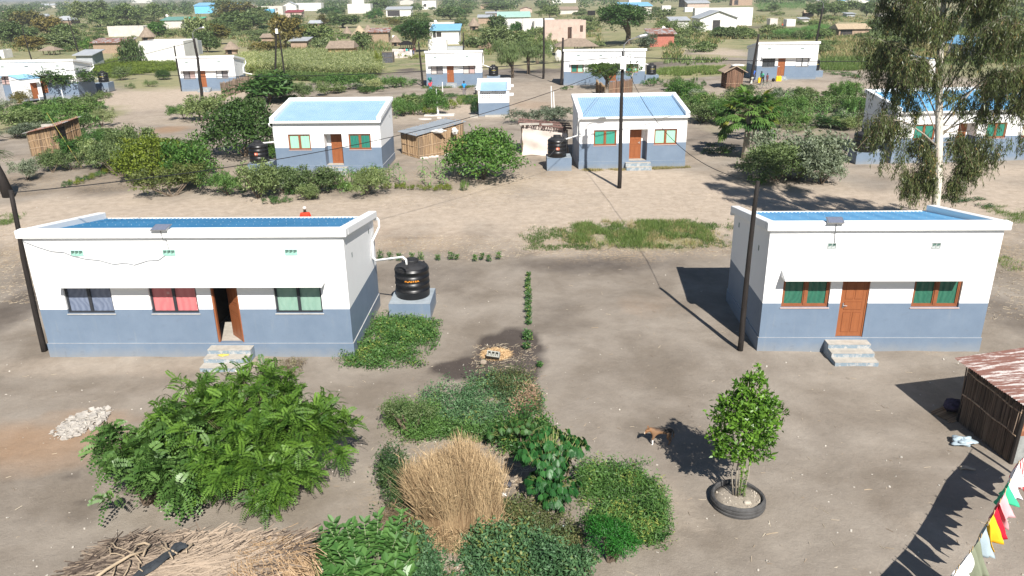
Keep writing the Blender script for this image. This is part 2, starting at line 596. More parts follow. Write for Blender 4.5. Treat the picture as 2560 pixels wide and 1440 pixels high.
# ------------------------------------------------------------------ shared materials
WHITE = plain('white_paint', (0.86, 0.86, 0.85), 0.6, 0.02, 2.0, bmp=0.004, bscale=25)
def _grey():
 m, n, b, o = _new('grey_blue_paint')
 co = objco(n)
 f = ramp(n, noise(n, 1.1, 6, 0.7, co), [(0.35, 0.0), (0.7, 1.0)])
 c = mixc(n, f, (0.140, 0.192, 0.265), (0.172, 0.228, 0.305))
 sx = n.nodes.new('ShaderNodeSeparateXYZ'); n.links.new(co, sx.inputs[0])
 low = math_(n, 'SUBTRACT', math_(n, 'ADD', sx.outputs['Z'], math_(n, 'MULTIPLY', noise(n, 2.5, 6, 0.7, co), 0.5)), 0.0)
 c = mixc(n, ramp(n, low, [(0.25, 0.55), (0.62, 0.0)]), c, (0.27, 0.27, 0.26))
 st = ramp(n, noise(n, 3.0, 5, 0.7, co, 0.6), [(0.60, 0.0), (0.74, 0.40)])
 c = mixc(n, st, c, (0.095, 0.11, 0.135))
 rn = ramp(n, noise(n, 2.2, 5, 0.7, objco(n, (3.5, 3.5, .25))), [(0.58, 0.0), (0.75, 0.35)])
 c = mixc(n, rn, c, (0.27, 0.29, 0.30))
 n.links.new(c, b.inputs['Base Color'])
 b.inputs['Roughness'].default_value = 0.6
 bump(n, b, noise(n, 30, 4, 0.6, co), 0.004, 0.5)
 return m
GREY = _grey()
LEDGE = plain('dusty_ledge', (0.45, 0.44, 0.42), 0.9, 0.2, 3)
CONC = plain('concrete', (0.42, 0.39, 0.34), 0.9, 0.18, 4, bmp=0.006)
PALEC = plain('pale_block', (0.60, 0.57, 0.52), 0.9, 0.15, 1.2, bmp=0.01)
def _worn():
 m, n, b, o = _new('worn_blue_riser')
 f = ramp(n, noise(n, 5, 6, 0.8, objco(n)), [(0.48, 0.0), (0.58, 1.0)])
 n.links.new(mixc(n, f, (0.20, 0.26, 0.31), (0.42, 0.42, 0.41)), b.inputs['Base Color'])
 b.inputs['Roughness'].default_value = 0.8
 return m
WORN = _worn()
BROWN = plain('brown_wood', (0.285, 0.100, 0.040), 0.42, 0.12, 2.5, stretch=(6, 6, 1))
DKBROWN = plain('brown_wood_frame', (0.25, 0.090, 0.040), 0.45, 0.12, 3)
GROOVE = plain('door_groove', (0.20, 0.06, 0.022), 0.6, 0.1, 3)
ALU = plain('dark_aluminium', (0.055, 0.06, 0.07), 0.35, 0.1, 3, metal=0.4)
METAL = plain('bare_metal', (0.55, 0.55, 0.55), 0.35, 0.1, 8, metal=0.8)
BLACKP = plain('black_plastic', (0.007, 0.007, 0.008), 0.38, 0.2, 3, spec=0.5)
BLACKD = plain('dusty_black_plastic', (0.028, 0.028, 0.030), 0.6, 0.3, 3)
PVC = plain('white_pvc', (0.82, 0.82, 0.80), 0.35, 0.03, 3, spec=0.5)
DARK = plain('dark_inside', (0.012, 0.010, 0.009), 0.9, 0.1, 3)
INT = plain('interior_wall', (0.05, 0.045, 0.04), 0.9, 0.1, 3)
POLE = plain('creosoted_wood', (0.022, 0.018, 0.016), 0.75, 0.45, 2.0, stretch=(9, 9, 0.8), bmp=0.01, bscale=14)
WIRE = plain('black_cable', (0.02, 0.02, 0.022), 0.6, 0.1, 3)
BARK = plain('bark', (0.14, 0.105, 0.075), 0.9, 0.3, 6, bmp=0.02)
TWIG = plain('twig_bark', (0.17, 0.13, 0.085), 0.9, 0.25, 6)
PALEBARK = plain('pale_bark', (0.33, 0.29, 0.23), 0.9, 0.2, 5, bmp=0.01)
STRAWM = stalk('reeds', (0.20, 0.125, 0.068), (0.48, 0.34, 0.205))
REEDGREY = stalk('weathered_reeds', (0.115, 0.088, 0.068), (0.33, 0.25, 0.19))
REEDDARK = stalk('dark_reeds', (0.10, 0.060, 0.042), (0.30, 0.17, 0.11))
DRYM = stalk('dry_grass', (0.17, 0.105, 0.055), (0.56, 0.41, 0.235))
TIN = plain('grey_tin', (0.42, 0.46, 0.49), 0.4, 0.12, 2, metal=0.55)


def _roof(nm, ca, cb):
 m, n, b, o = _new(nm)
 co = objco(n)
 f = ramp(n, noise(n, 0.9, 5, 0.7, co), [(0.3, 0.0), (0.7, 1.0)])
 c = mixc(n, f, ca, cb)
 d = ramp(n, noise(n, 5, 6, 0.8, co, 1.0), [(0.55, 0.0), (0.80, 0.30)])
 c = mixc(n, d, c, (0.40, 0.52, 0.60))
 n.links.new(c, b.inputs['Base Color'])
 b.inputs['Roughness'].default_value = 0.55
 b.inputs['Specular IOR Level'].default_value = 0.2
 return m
ROOF = _roof('sheen_blue_sheet', (.25, .40, .57), (.31, .46, .62))  # paler copy of the blue roof sheet, sheen painted into its colour
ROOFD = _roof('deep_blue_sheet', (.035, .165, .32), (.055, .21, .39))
ROOFM = _roof('part_sheen_blue_sheet', (.16, .43, .70), (.21, .49, .75))  # copy between the two, with part of that sheen painted in
BLUESHEET = plain('blue_far_sheet', (0.22, 0.47, 0.70), 0.5, 0.08, 1)


def curtain(name, ca, cb, scale=9, gloss=0.12, pattern=None):
 """cloth hanging just behind a pane, seen through clear gloss"""
 if name in MATS: return MATS[name]
 m, n, b, o = _new(name)
 co = objco(n)
 wv = n.nodes.new('ShaderNodeTexWave')
 wv.bands_direction = 'X'
 wv.inputs['Scale'].default_value = scale * .45
 wv.inputs['Distortion'].default_value = 14
 wv.inputs['Detail'].default_value = 3
 wv.inputs['Detail Scale'].default_value = 0.7
 n.links.new(co, wv.inputs['Vector'])
 c = mixc(n, math_(n, 'ADD', math_(n, 'MULTIPLY', wv.outputs['Fac'], .45), math_(n, 'MULTIPLY', noise(n, 2.5, 3, .6, co), .45)), ca, cb)  # waving bands paint the folds' light and dark into the cloth
 if pattern:
  v = n.nodes.new('ShaderNodeTexVoronoi')
  v.distance = 'CHEBYCHEV'
  v.inputs['Scale'].default_value = 3.4
  n.links.new(objco(n, (1, 0.01, 1)), v.inputs['Vector'])
  f = ramp(n, v.outputs['Distance'], [(0.05, 0.0), (0.08, 0.7), (0.13, 0.7), (0.16, 0.0)])
  c = mixc(n, f, c, pattern)
 n.links.new(c, b.inputs['Base Color'])
 b.inputs['Roughness'].default_value = 0.6
 b.inputs['Coat Weight'].default_value = 0.6
 b.inputs['Coat Roughness'].default_value = gloss
 MATS[name] = m
 return m


CUR = dict(navy=curtain('navy_curtain', (0.10, 0.13, 0.20), (0.22, 0.26, 0.35), 4), red=curtain('red_curtain', (0.52, 0.13, 0.14), (0.62, 0.20, 0.20), 3, pattern=(0.66, 0.40, 0.36)),
           sage=curtain('sage_curtain', (0.20, 0.34, 0.27), (0.27, 0.42, 0.34), 3), green=curtain('dark_green_curtain', (0.012, 0.10, 0.062), (0.03, 0.16, 0.10), 5),
           mint=curtain('mint_curtain', (0.28, 0.58, 0.42), (0.38, 0.66, 0.50), 8), teal=curtain('teal_curtain', (0.015, 0.22, 0.15), (0.05, 0.36, 0.26), 10), teald=curtain('deep_teal_curtain', (0.01, 0.14, 0.10), (0.02, 0.22, 0.16), 6),
           pale=curtain('pale_curtain', (0.5, 0.45, 0.42), (0.62, 0.55, 0.52), 6), greyc=curtain('grey_curtain', (0.16, 0.15, 0.16), (0.30, 0.27, 0.27), 5), black=curtain('dark_pane', (0.02, 0.025, 0.03), (0.05, 0.055, 0.06), 3),
           pink=curtain('pinkish_curtain', (0.40, 0.27, 0.25), (0.52, 0.38, 0.35), 5), white=curtain('white_curtain', (0.62, 0.62, 0.62), (0.74, 0.74, 0.74), 5), sand=curtain('painted_curtain', (0.55, 0.48, 0.33), (0.30, 0.52, 0.52), 2))
# ------------------------------------------------------------------ the estate's small houses
HD, HP, HG, HF, HR = 4.434, 0.48, 1.67, 4.09, 3.42    # depth, plinth, paint line, high and low wall heights


def wallgrid(mb, x0, x1, z0, z1, y, t, ops, zg=HG, mi=(0, 1), inner=2):
 """wall in the plane y (outside) to y+t with rectangular openings ops=(xa,xb,za,zb)"""
 xs = sorted({x0, x1} | {v for o in ops for v in o[:2]})
 zs = sorted({z0, z1, zg} | {v for o in ops for v in o[2:4]})
 zs = [z for z in zs if z0 <= z <= z1]
 for i in range(len(xs) - 1):
  for j in range(len(zs) - 1):
   a, b, c, d = xs[i], xs[i + 1], zs[j], zs[j + 1]
   cx, cz = (a + b) / 2, (c + d) / 2
   if any(o[0] < cx < o[1] and o[2] < cz < o[3] for o in ops): continue
   k = mi[0] if cz > zg else mi[1]
   mb.quad((a, y, c), (b, y, c), (b, y, d), (a, y, d), k)
   mb.quad((b, y + t, c), (a, y + t, c), (a, y + t, d), (b, y + t, d), inner)
 for a, b, c, d in [o[:4] for o in ops]:
  for (lo, hi) in ((c, min(d, zg)), (max(c, zg), d)):
   if hi <= lo: continue
   k = mi[1] if hi <= zg + 1e-6 else mi[0]
   mb.quad((a, y, lo), (a, y, hi), (a, y + t, hi), (a, y + t, lo), k)
   mb.quad((b, y, hi), (b, y, lo), (b, y + t, lo), (b, y + t, hi), k)
  mb.quad((a, y, d), (b, y, d), (b, y + t, d), (a, y + t, d), mi[0])
  mb.quad((a, y, c), (a, y + t, c), (b, y + t, c), (b, y, c), mi[1])


def window(root, x0, x1, z0, z1, y, frame, curL, curR, label=None, bar=0.06, mid=0.09):
 f = MB()
 d = 0.07
 f.box(x0, y, z0, x0 + bar, y + d, z1)
 f.box(x1 - bar, y, z0, x1, y + d, z1)
 f.box(x0 + bar, y, z0, x1 - bar, y + d, z0 + bar)
 f.box(x0 + bar, y, z1 - bar, x1 - bar, y + d, z1)
 xm = (x0 + x1) / 2
 f.box(xm - mid / 2, y - 0.012, z0 + bar, xm + mid / 2, y + d, z1 - bar)
 if frame is DKBROWN:                                   # two leaves, each with its own thinner frame
  for a, b in ((x0 + bar, xm - mid / 2), (xm + mid / 2, x1 - bar)):
   f.box(a, y + .012, z0 + bar, a + .035, y + d, z1 - bar); f.box(b - .035, y + .012, z0 + bar, b, y + d, z1 - bar)
   f.box(a + .035, y + .012, z0 + bar, b - .035, y + d, z0 + bar + .04); f.box(a + .035, y + .012, z1 - bar - .04, b - .035, y + d, z1 - bar)
 w_ = f.build('window', frame, root)
 if label: w_['label'] = label
 for (a, b, c) in ((x0 + bar, xm - mid / 2, curL), (xm + mid / 2, x1 - bar, curR)):
  g = MB()
  nx = 9
  for i in range(nx):                                # slightly wavy cloth behind the pane
   xa, xb = a + (b - a) * i / nx, a + (b - a) * (i + 1) / nx
   ya, yb = y + 0.045 + 0.006 * math.sin(i * 2.1 + x0), y + 0.045 + 0.006 * math.sin((i + 1) * 2.1 + x0)
   g.quad((xa, ya, z0 + bar), (xb, yb, z0 + bar), (xb, yb, z1 - bar), (xa, ya, z1 - bar))
  g.build('pane', CUR[c], w_)
 s = MB()
 s.bev(x0 - 0.03, y - 0.10, z0 - 0.03, x1 + 0.03, y + 0.0, z0 - 0.004, 0.006)
 s.build('sill', LEDGE if frame is not DKBROWN else plain('pinkish_sill', (0.55, 0.40, 0.36), 0.8, 0.1, 5), w_)


def door_leaf(root, x0, x1, z0, z1, y, hand='L', open_=0.0, frame=True):
 if frame:
  f = MB()
  f.box(x0, y - .01, z0, x0 + .05, y + .1, z1); f.box(x1 - .05, y - .01, z0, x1, y + .1, z1); f.box(x0 + .05, y - .01, z1 - .05, x1 - .05, y + .1, z1)
  f.build('door_frame', BROWN, root)
 w_ = x1 - x0 - .1
 h = z1 - z0 - .06
 m = MB()
 m.box(0, -.02, 0, w_, .02, h, 0)

 def panel(a, b, c, d):
  m.quad((a, -.0235, c), (b, -.0235, c), (b, -.0235, d), (a, -.0235, d), 1)
  m.box(a + .018, -.030, c + .018, b - .018, -.0245, d - .018, 0)
  m.quad((a, .0235, c), (a, .0235, d), (b, .0235, d), (b, .0235, c), 1)
  m.box(a + .018, .0245, c + .018, b - .018, .030, d - .018, 0)
 st = .10
 for c, d in ((.14, .42 * h), (.64 * h, h - .12)):
  panel(st, w_ / 2 - .02, c, d)
  panel(w_ / 2 + .02, w_ - st, c, d)
 panel(st, w_ - st, .46 * h, .60 * h)
 dr = m.build('door', [BROWN, GROOVE], root)
 dr.location = (x0 + .05, y + .03, z0 + .01)
 if open_:
  dr.location = (x1 - .05, y + .03, z0 + .01)
  dr.rotation_euler = (0, 0, open_)
 k = MB()
 hx = .07 if hand == 'L' else w_ - .07
 k.box(hx - .02, -.045, h * .50, hx + .02, -.031, h * .58)
 k.tube([(hx, -.04, h * .54), (hx, -.08, h * .54), (hx + (.11 if hand == 'L' else -.11), -.085, h * .54)], .011, 6)
 k.build('handle', METAL, dr)
 return dr


def vent(root, x, z, y, n=3, side=0, col=None):
 """breeze block: n square cells, their shaded depth a flat panel painted dark"""
 w_, h = 0.125, 0.17
 col = col or plain('vent_green', (0.30, 0.52, 0.44), 0.7, 0.1, 5)
 f, tot = MB(), n * w_
 def P(a, b, c): return (x + a, y + b, z + c) if not side else (x - b * side, y + a, z + c)
 def bx(a0, b0, c0, a1, b1, c1, mi):
  f.hexa([P(a0, b0, c0), P(a1, b0, c0), P(a1, b1, c0), P(a0, b1, c0), P(a0, b0, c1), P(a1, b0, c1), P(a1, b1, c1), P(a0, b1, c1)], mi)
 bx(0, -.004, 0, tot, .0, h, 1)
 for i in range(n + 1): bx(i * w_ - .009, -.022, 0, i * w_ + .009, -.005, h, 0)
 for c0 in (-.009, h - .009): bx(-.009, -.026, c0, tot + .009, -.004, c0 + .018, 0)
 for i in range(n):                                     # flat shapes in block colour paint each cell's sunlit part
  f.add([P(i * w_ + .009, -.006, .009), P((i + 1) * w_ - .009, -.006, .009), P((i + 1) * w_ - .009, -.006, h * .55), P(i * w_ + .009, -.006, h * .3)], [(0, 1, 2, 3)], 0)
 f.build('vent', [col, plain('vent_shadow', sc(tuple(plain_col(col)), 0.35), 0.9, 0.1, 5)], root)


def plain_col(m):
 for nn in m.node_tree.nodes:
  if nn.type == 'MIX': return nn.inputs[6].default_value[:3]
 return (0.3, 0.3, 0.3)


def roof_sheet(W, zf, zb, y0, y1, full=True, screws=True):
 """corrugated sheet sloping from y0 to y1"""
 m = MB()
 per, amp = 0.14, 0.022
 n = int(W / per * 4) if full else 2
 x0, x1 = 0.16, W - 0.16
 row = []
 for i in range(n + 1):
  x = x0 + (x1 - x0) * i / n
  a = amp * math.sin((x - x0) / per * 2 * math.pi) if full else 0
  row.append((x, a))
 o = 0
 vs, fs = [], []
 for x, a in row: vs += [(x, y0, zf + a), (x, y1, zb + a)]
 for i in range(n): fs.append((2 * i, 2 * i + 2, 2 * i + 3, 2 * i + 1))
 m.add(vs, fs, 0)
 if screws:
  r = random.Random(int(W * 100))
  ny = 5
  for j in range(ny):
   t = (j + .5) / ny
   for i in range(int(W / .28)):
    x = x0 + .1 + i * .28 + r.uniform(-.01, .01)
    y = y0 + (y1 - y0) * t + r.uniform(-.03, .03)
    z = zf + (zb - zf) * t + amp
    m.box(x - .006, y - .006, z - .005, x + .006, y + .006, z + .008 + r.random() * .010, 1)
 return m


def make_house(X, Y, yaw, W, label, front='high', wins=(), door=None, vents=(), steps=None, detail=True, frame=None, z=0.0, group=None,
               recess=None, canopy=None, door_open=False, side_vents=True, solar=None, roofscrew=True, scale=1.0, sheet=None):
 root = empty('house', (X, Y, z), yaw, label, 'house', group)
 root.scale = (scale,) * 3
 frame = frame or DKBROWN
 D = HD
 zf, zb = (HF, HR) if front == 'high' else (HR, HF)
 ops = [(a, b, 1.53, 2.55) for a, b, *_ in wins]
 if door is not None: ops.append((door, door + .86, .5, 2.56))
 if recess is not None: ops.append((recess[0], recess[1], .5, 2.56))
 T = 0.15
 m = MB()
 wallgrid(m, 0, W, HP, zf, 0, T, ops)
 for (xx, s) in ((0, 1), (W, -1)):                      # sides, split at the paint line
  a = [(xx, 0, HP), (xx, 0, HG), (xx, D, HG), (xx, D, HP)]
  b = [(xx, 0, HG), (xx, 0, zf), (xx, D, zb), (xx, D, HG)]
  xi = xx + s * T
  if s < 0: a.reverse(); b.reverse()
  m.poly(a, 1); m.poly(b, 0)
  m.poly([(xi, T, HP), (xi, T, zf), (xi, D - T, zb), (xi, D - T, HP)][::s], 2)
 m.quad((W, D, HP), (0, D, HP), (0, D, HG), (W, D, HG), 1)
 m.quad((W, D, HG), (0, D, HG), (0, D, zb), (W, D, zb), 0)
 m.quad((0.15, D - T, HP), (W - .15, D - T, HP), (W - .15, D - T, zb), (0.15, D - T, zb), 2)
 if recess:                                             # sheltered doorway: side walls and back wall
  a, b = recess[:2]
  dy = .75
  for q, s in ((a, 1), (b, -1)):
   for lo, hi, k in ((.5, HG, 1), (HG, 2.56, 0)):
    pts = [(q, T, lo), (q, T, hi), (q, dy, hi), (q, dy, lo)]
    m.poly(pts[::-s], k)
  for lo, hi, k in ((.5, HG, 1), (HG, 2.56, 0)): m.quad((a, dy, lo), (b, dy, lo), (b, dy, hi), (a, dy, hi), k)
  m.quad((a, T, 2.56), (b, T, 2.56), (b, dy, 2.56), (a, dy, 2.56), 0)
  m.quad((a, 0.0, .503), (b, 0.0, .503), (b, dy, .503), (a, dy, .503), 3)
 if door_open: m.quad((T, T, .5), (W - T, T, .5), (W - T, D - T, .5), (T, D - T, .5), 3)
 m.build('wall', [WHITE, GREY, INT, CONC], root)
 p = MB()
 e = 0.028
 p.box(-e, -e, -.4, W + e, D + e, HP, 0)
 p.quad((-e, -e, HP + .003), (W + e, -e, HP + .003), (W + e, 0, HP + .003), (-e, 0, HP + .003), 1)
 p.quad((W, 0, HP + .003), (W + e, 0, HP + .003), (W + e, D, HP + .003), (W, D, HP + .003), 1)
 p.quad((-e, 0, HP + .003), (0, 0, HP + .003), (0, D, HP + .003), (-e, D, HP + .003), 1)
 p.build('plinth', [GREY, LEDGE], root)
 # parapet on the high side and both gables
 c = MB()
 ov, th, hh = .13, .17, .26
 def band(ya, yb, za, zb_, xo, xi):
  c.hexa([(xo, ya, za), (xi, ya, za), (xi, yb, zb_), (xo, yb, zb_), (xo, ya, za + hh), (xi, ya, za + hh), (xi, yb, zb_ + hh), (xo, yb, zb_ + hh)])
 if front == 'high':
  c.box(-ov, -ov, zf, W + ov, th, zf + hh)
  ya, yb, za, zc = th + .001, D + .12, zf - (HF - HR) * th / D, zb - .02
 else:
  c.box(-ov, D - th, zb, W + ov, D + ov, zb + hh)
  ya, yb, za, zc = -.12, D - th - .001, zf - .02, zb - (HF - HR) * th / D
 band(ya, yb, za + .001, zc, -ov, th)
 band(ya, yb, za + .001, zc, W - th, W + ov)
 pc = c.build('parapet', WHITE, root)
 bv = pc.modifiers.new('edge', 'BEVEL'); bv.width = .025; bv.segments = 2
 if front == 'high': rs = roof_sheet(W, zf + .06, zb - .02, .16, D + .16, detail, roofscrew and detail)
 else: rs = roof_sheet(W, zf - .02, zb + .06, -.16, D - .16, detail, roofscrew and detail)
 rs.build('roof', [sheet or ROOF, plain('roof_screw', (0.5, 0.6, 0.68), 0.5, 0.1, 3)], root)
 # gutter on the low edge
 gy = D + .16 if front == 'high' else -.16
 s = 1 if front == 'high' else -1
 zl = HR - .10
 g = MB()
 y0, y1 = sorted((gy - s * .05, gy + s * .08))
 g.box(-.1, y0, zl - .02, W + .1, y0 + .015, zl + .1); g.box(-.1, y1 - .015, zl - .02, W + .1, y1, zl + .1); g.box(-.1, y0 + .015, zl - .02, W + .1, y1 - .015, zl)
 g.build('gutter', PVC, root)
 if canopy:
  a, b = canopy
  q = MB()
  P = .43
  sec = [(0.0, 2.58), (-P, 2.57), (-P, 2.63), (-.02, 2.82), (0, 2.82)]
  n_ = len(sec)
  vs = [(a, yy, zz) for yy, zz in sec] + [(b, yy, zz) for yy, zz in sec]
  q.add(vs, [tuple(range(n_)), tuple(range(2 * n_ - 1, n_ - 1, -1))] + [(i, n_ + i, n_ + (i + 1) % n_, (i + 1) % n_) for i in range(n_)], 0)
  q.build('canopy', WHITE, root)
 for wn in wins:
  a, b, cl, crr = wn[:4]
  window(root, a, b, 1.53, 2.55, .07, frame, cl, crr, wn[4] if len(wn) > 4 else None)
 if door is not None:
  if door_open: door_leaf(root, door, door + .86, .5, 2.55, .05, 'L', math.radians(134))
  else: door_leaf(root, door, door + .86, .5, 2.55, .05, 'L')
 if recess:
  door_leaf(root, recess[2], recess[2] + .86, .5, 2.53, .66, recess[3])
 for vx in vents: vent(root, vx[0], 3.50, 0, vx[1], 0, None if vx[2] else plain('vent_grey', (0.42, 0.45, 0.44), 0.7, 0.1, 5))
 if side_vents:
  for (yv, nn) in ((.85, 1), (3.50, 1)): vent(root, W, 3.10 if front == 'high' else 3.05, yv, 1, -1, None if (vents and vents[0][2]) else plain('vent_grey', (0.42, 0.45, 0.44), 0.7))
  for yv in (.85, 3.50): vent(root, 0, 3.10, yv + .12, 1, 1, plain('vent_dark', (0.10, 0.12, 0.14), 0.7, .1, 5))
 if steps:
  xa, xb, ns = steps
  t = MB()
  rise, tread = .42 / ns * 1.0, .36
  for i in range(ns):
   zt = .42 - i * rise
   ya, yb = -e - (i + 1) * tread, -e - i * tread if i else -e
   t.box(xa, ya + .001, -.1, xb, yb, zt - .012, 0)
   t.box(xa - .002, ya - .008, zt - .011, xb + .002, yb, zt, 1)
  t.build('front_steps', [WORN, CONC], root)
 if solar:
  q = MB()
  q.hexa([(solar, -.25, HF + .27), (solar + .50, -.25, HF + .27), (solar + .54, .12, HF + .36), (solar + .04, .12, HF + .36), (solar, -.25, HF + .295), (solar + .50, -.25, HF + .295), (solar + .54, .12, HF + .385), (solar + .04, .12, HF + .385)], 0)
  q.hexa([(solar + .03, -.225, HF + .302), (solar + .47, -.225, HF + .302), (solar + .51, .095, HF + .380), (solar + .07, .095, HF + .380), (solar + .03, -.225, HF + .305), (solar + .47, -.225, HF + .305), (solar + .51, .095, HF + .384), (solar + .07, .095, HF + .384)], 1)
  q.beam((solar + .25, -.14, HF + .26), (solar + .25, -.14, HF + .29), .04, .04, 0, up=(0, 1, 0))
  q.tube([(solar + .28, -.16, HF + .27), (solar + .30, -.15, HF - .02), (solar + .34, -.02, HF - .08), (solar + .38, -.02, 3.62)], .008, 5, 2)
  q.build('solar_panel', [METAL, plain('solar_cells', (0.16, 0.18, 0.24), 0.25, 0.25, 14, stretch=(8, 1, 1)), WIRE], root)
 return root


tank_proto = {}


def make_tank(x, y, z, label, writing=None, sticker=None, rz=0.0, r=.62, group='black water tanks on grey plinths', kids=True, hgt=1.0):
 root = empty('water_tank', (x, y, z), rz, label, 'water tank', group)
 prof = [(r * .98, 0), (r, .03)]
 h = 1.0 * hgt
 for i in range(4):
  z0 = .05 + i * h / 4
  prof += [(r, z0), (r * 1.0, z0 + h / 4 - .05), (r * 1.025, z0 + h / 4 - .035), (r * 1.025, z0 + h / 4 - .012), (r, z0 + h / 4)]
 prof += [(r * .99, h + .09), (r * .93, h + .13), (r * .45, h + .27), (r * .42, h + .28)]
 b = MB().lathe(prof, 40)
 b.build('tank_body', BLACKP, root, True)
 sh = MB().lathe([(r * .935, h + .132), (r * .93, h + .137), (r * .46, h + .276), (r * .40, h + .28)], 40)
 sh.build('shoulder', BLACKD, root, True)
 l = MB().lathe([(r * .41, h + .27), (r * .41, h + .36), (r * .385, h + .385), (r * .1, h + .40)], 28)
 l.box(-r * .38, -.03, h + .395, r * .38, .03, h + .42)
 l.build('lid', BLACKD, root)
 if kids:
  for a in (-100, 20, 140):
   q = MB()
   cx, cy = math.cos(math.radians(a)) * r * .75, math.sin(math.radians(a)) * r * .75
   q.box(cx - .035, cy - .03, h + .15, cx + .035, cy + .03, h + .25)
   q.build('lifting_lug', BLACKD, root)
 if writing:
  curved_text(writing, root, r * 1.006, .70 * h, .135, (0.85, 0.33, 0.04) if writing == 'PLASTEX' and y < 40 else (0.75, 0.62, 0.12), -84)
 if sticker:
  q = MB()
  for (a0, a1, z0, z1, mi, dr) in ((-98, -80, .50, .68, 0, .006), (-95, -91, .53, .65, 1, .008), (-88.5, -86.5, .55, .63, 1, .008), (-91, -86.5, .635, .65, 1, .008)):
   aa = [math.radians(a0 + (a1 - a0) * i / 4) for i in range(5)]
   for u, v in zip(aa[:-1], aa[1:]):
    q.quad(((r + dr) * math.cos(u), (r + dr) * math.sin(u), z0), ((r + dr) * math.cos(v), (r + dr) * math.sin(v), z0), ((r + dr) * math.cos(v), (r + dr) * math.sin(v), z1), ((r + dr) * math.cos(u), (r + dr) * math.sin(u), z1), mi)
  q.build('sticker', [plain('orange_sticker', (0.80, 0.13, 0.05), 0.5, 0.05, 3), plain('sticker_mark', (0.85, 0.6, 0.5), 0.5, 0.05, 3)], root)
 return root


def curved_text(txt, parent, r, z, size, col, deg):
 cu = bpy.data.curves.new('writing', 'FONT')
 cu.body = txt
 cu.size = size
 cu.align_x = 'CENTER'
 cu.offset = 0.004
 t = bpy.data.objects.new('tmp', cu)
 COL.objects.link(t)
 bpy.context.view_layer.update()
 me = bpy.data.meshes.new_from_object(t.evaluated_get(bpy.context.evaluated_depsgraph_get()))
 bpy.data.objects.remove(t)
 for v in me.vertices:
  a = math.radians(deg) + v.co.x / r
  v.co = (r * math.cos(a), r * math.sin(a), z + v.co.y)
 me.materials.clear()
 me.materials.append(plain('lettering_%.2f' % col[1], col, 0.5, 0.05, 3))
 return link('lettering', me, parent)


def make_plinth(x, y, w_, d, h, label, rz=0.0, z=0):
 b = MB()
 b.box(-w_ / 2, -d / 2, -.3, w_ / 2, d / 2, h, 0)
 b.quad((-w_ / 2 + .01, -d / 2 + .01, h + .004), (w_ / 2 - .01, -d / 2 + .01, h + .004), (w_ / 2 - .01, d / 2 - .01, h + .004), (-w_ / 2 + .01, d / 2 - .01, h + .004), 1)
 o = b.build('concrete_plinth', [GREY, plain('dusty_grey_top', (0.30, 0.34, 0.37), 0.9, 0.15, 3)], loc=(x, y, z), rz=rz)
 return tag(o, label, 'plinth', 'grey plinths under the tanks')


def downpipe(pts, root, r=.04):
 """pts in the house's local frame; part of the house"""
 m = MB().tube(pts, r, 10)
 return m.build('downpipe', PVC, root, True)


# near pair
h0 = make_house(-15.223, 23.264, -.033, 10.058, "long white and grey house, nearest left, with three windows and an open brown door", 'high', frame=ALU,
    wins=[(.90, 2.44, 'navy', 'navy', 'window with dark navy curtains'), (3.66, 5.19, 'red', 'red', 'window with red patterned curtains'), (7.68, 9.19, 'sage', 'sage', 'window with sage green curtains')],
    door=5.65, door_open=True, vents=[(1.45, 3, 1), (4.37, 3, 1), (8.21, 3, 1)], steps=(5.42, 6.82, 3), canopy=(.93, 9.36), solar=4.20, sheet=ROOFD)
downpipe([(10.15, 4.62, 3.38), (10.22, 4.62, 3.30), (10.24, 4.55, 3.05), (10.12, 3.75, 2.75), (10.12, 3.70, 2.15), (10.22, 3.65, 2.06), (11.33, 2.95, 2.42 - .0), (11.45, 2.85, 2.36), (11.47, 2.82, 2.18)], h0)
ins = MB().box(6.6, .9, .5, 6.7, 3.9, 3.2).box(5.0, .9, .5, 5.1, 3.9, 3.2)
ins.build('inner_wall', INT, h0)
wm = MB().tube([(.02, -.03, 3.98), (.45, -.04, 3.80), (.85, -.04, 3.66), (1.25, -.04, 3.62), (1.5, -.04, 3.50), (1.9, -.04, 3.40), (2.3, -.04, 3.36), (2.75, -.04, 3.22), (3.1, -.04, 3.27), (3.4, -.04, 3.20), (3.85, -.04, 3.34), (4.2, -.04, 3.36), (4.42, -.03, 3.5)], .012, 5)
wm.build('slack_cable', plain('grey_cable', (0.28, 0.29, 0.30), 0.6, 0.1, 3), h0)
h1 = make_house(7.964, 22.92, -.038, 7.035, "white and grey house, nearest right, with green curtained windows and closed brown door", 'high',
    wins=[(.59, 2.07, 'green', 'green'), (4.65, 6.13, 'green', 'green')], door=2.43, vents=[(1.80, 2, 0), (4.96, 2, 0)], steps=(2.10, 3.43, 3), canopy=(.48, 6.06), solar=1.62, sheet=ROOFM)
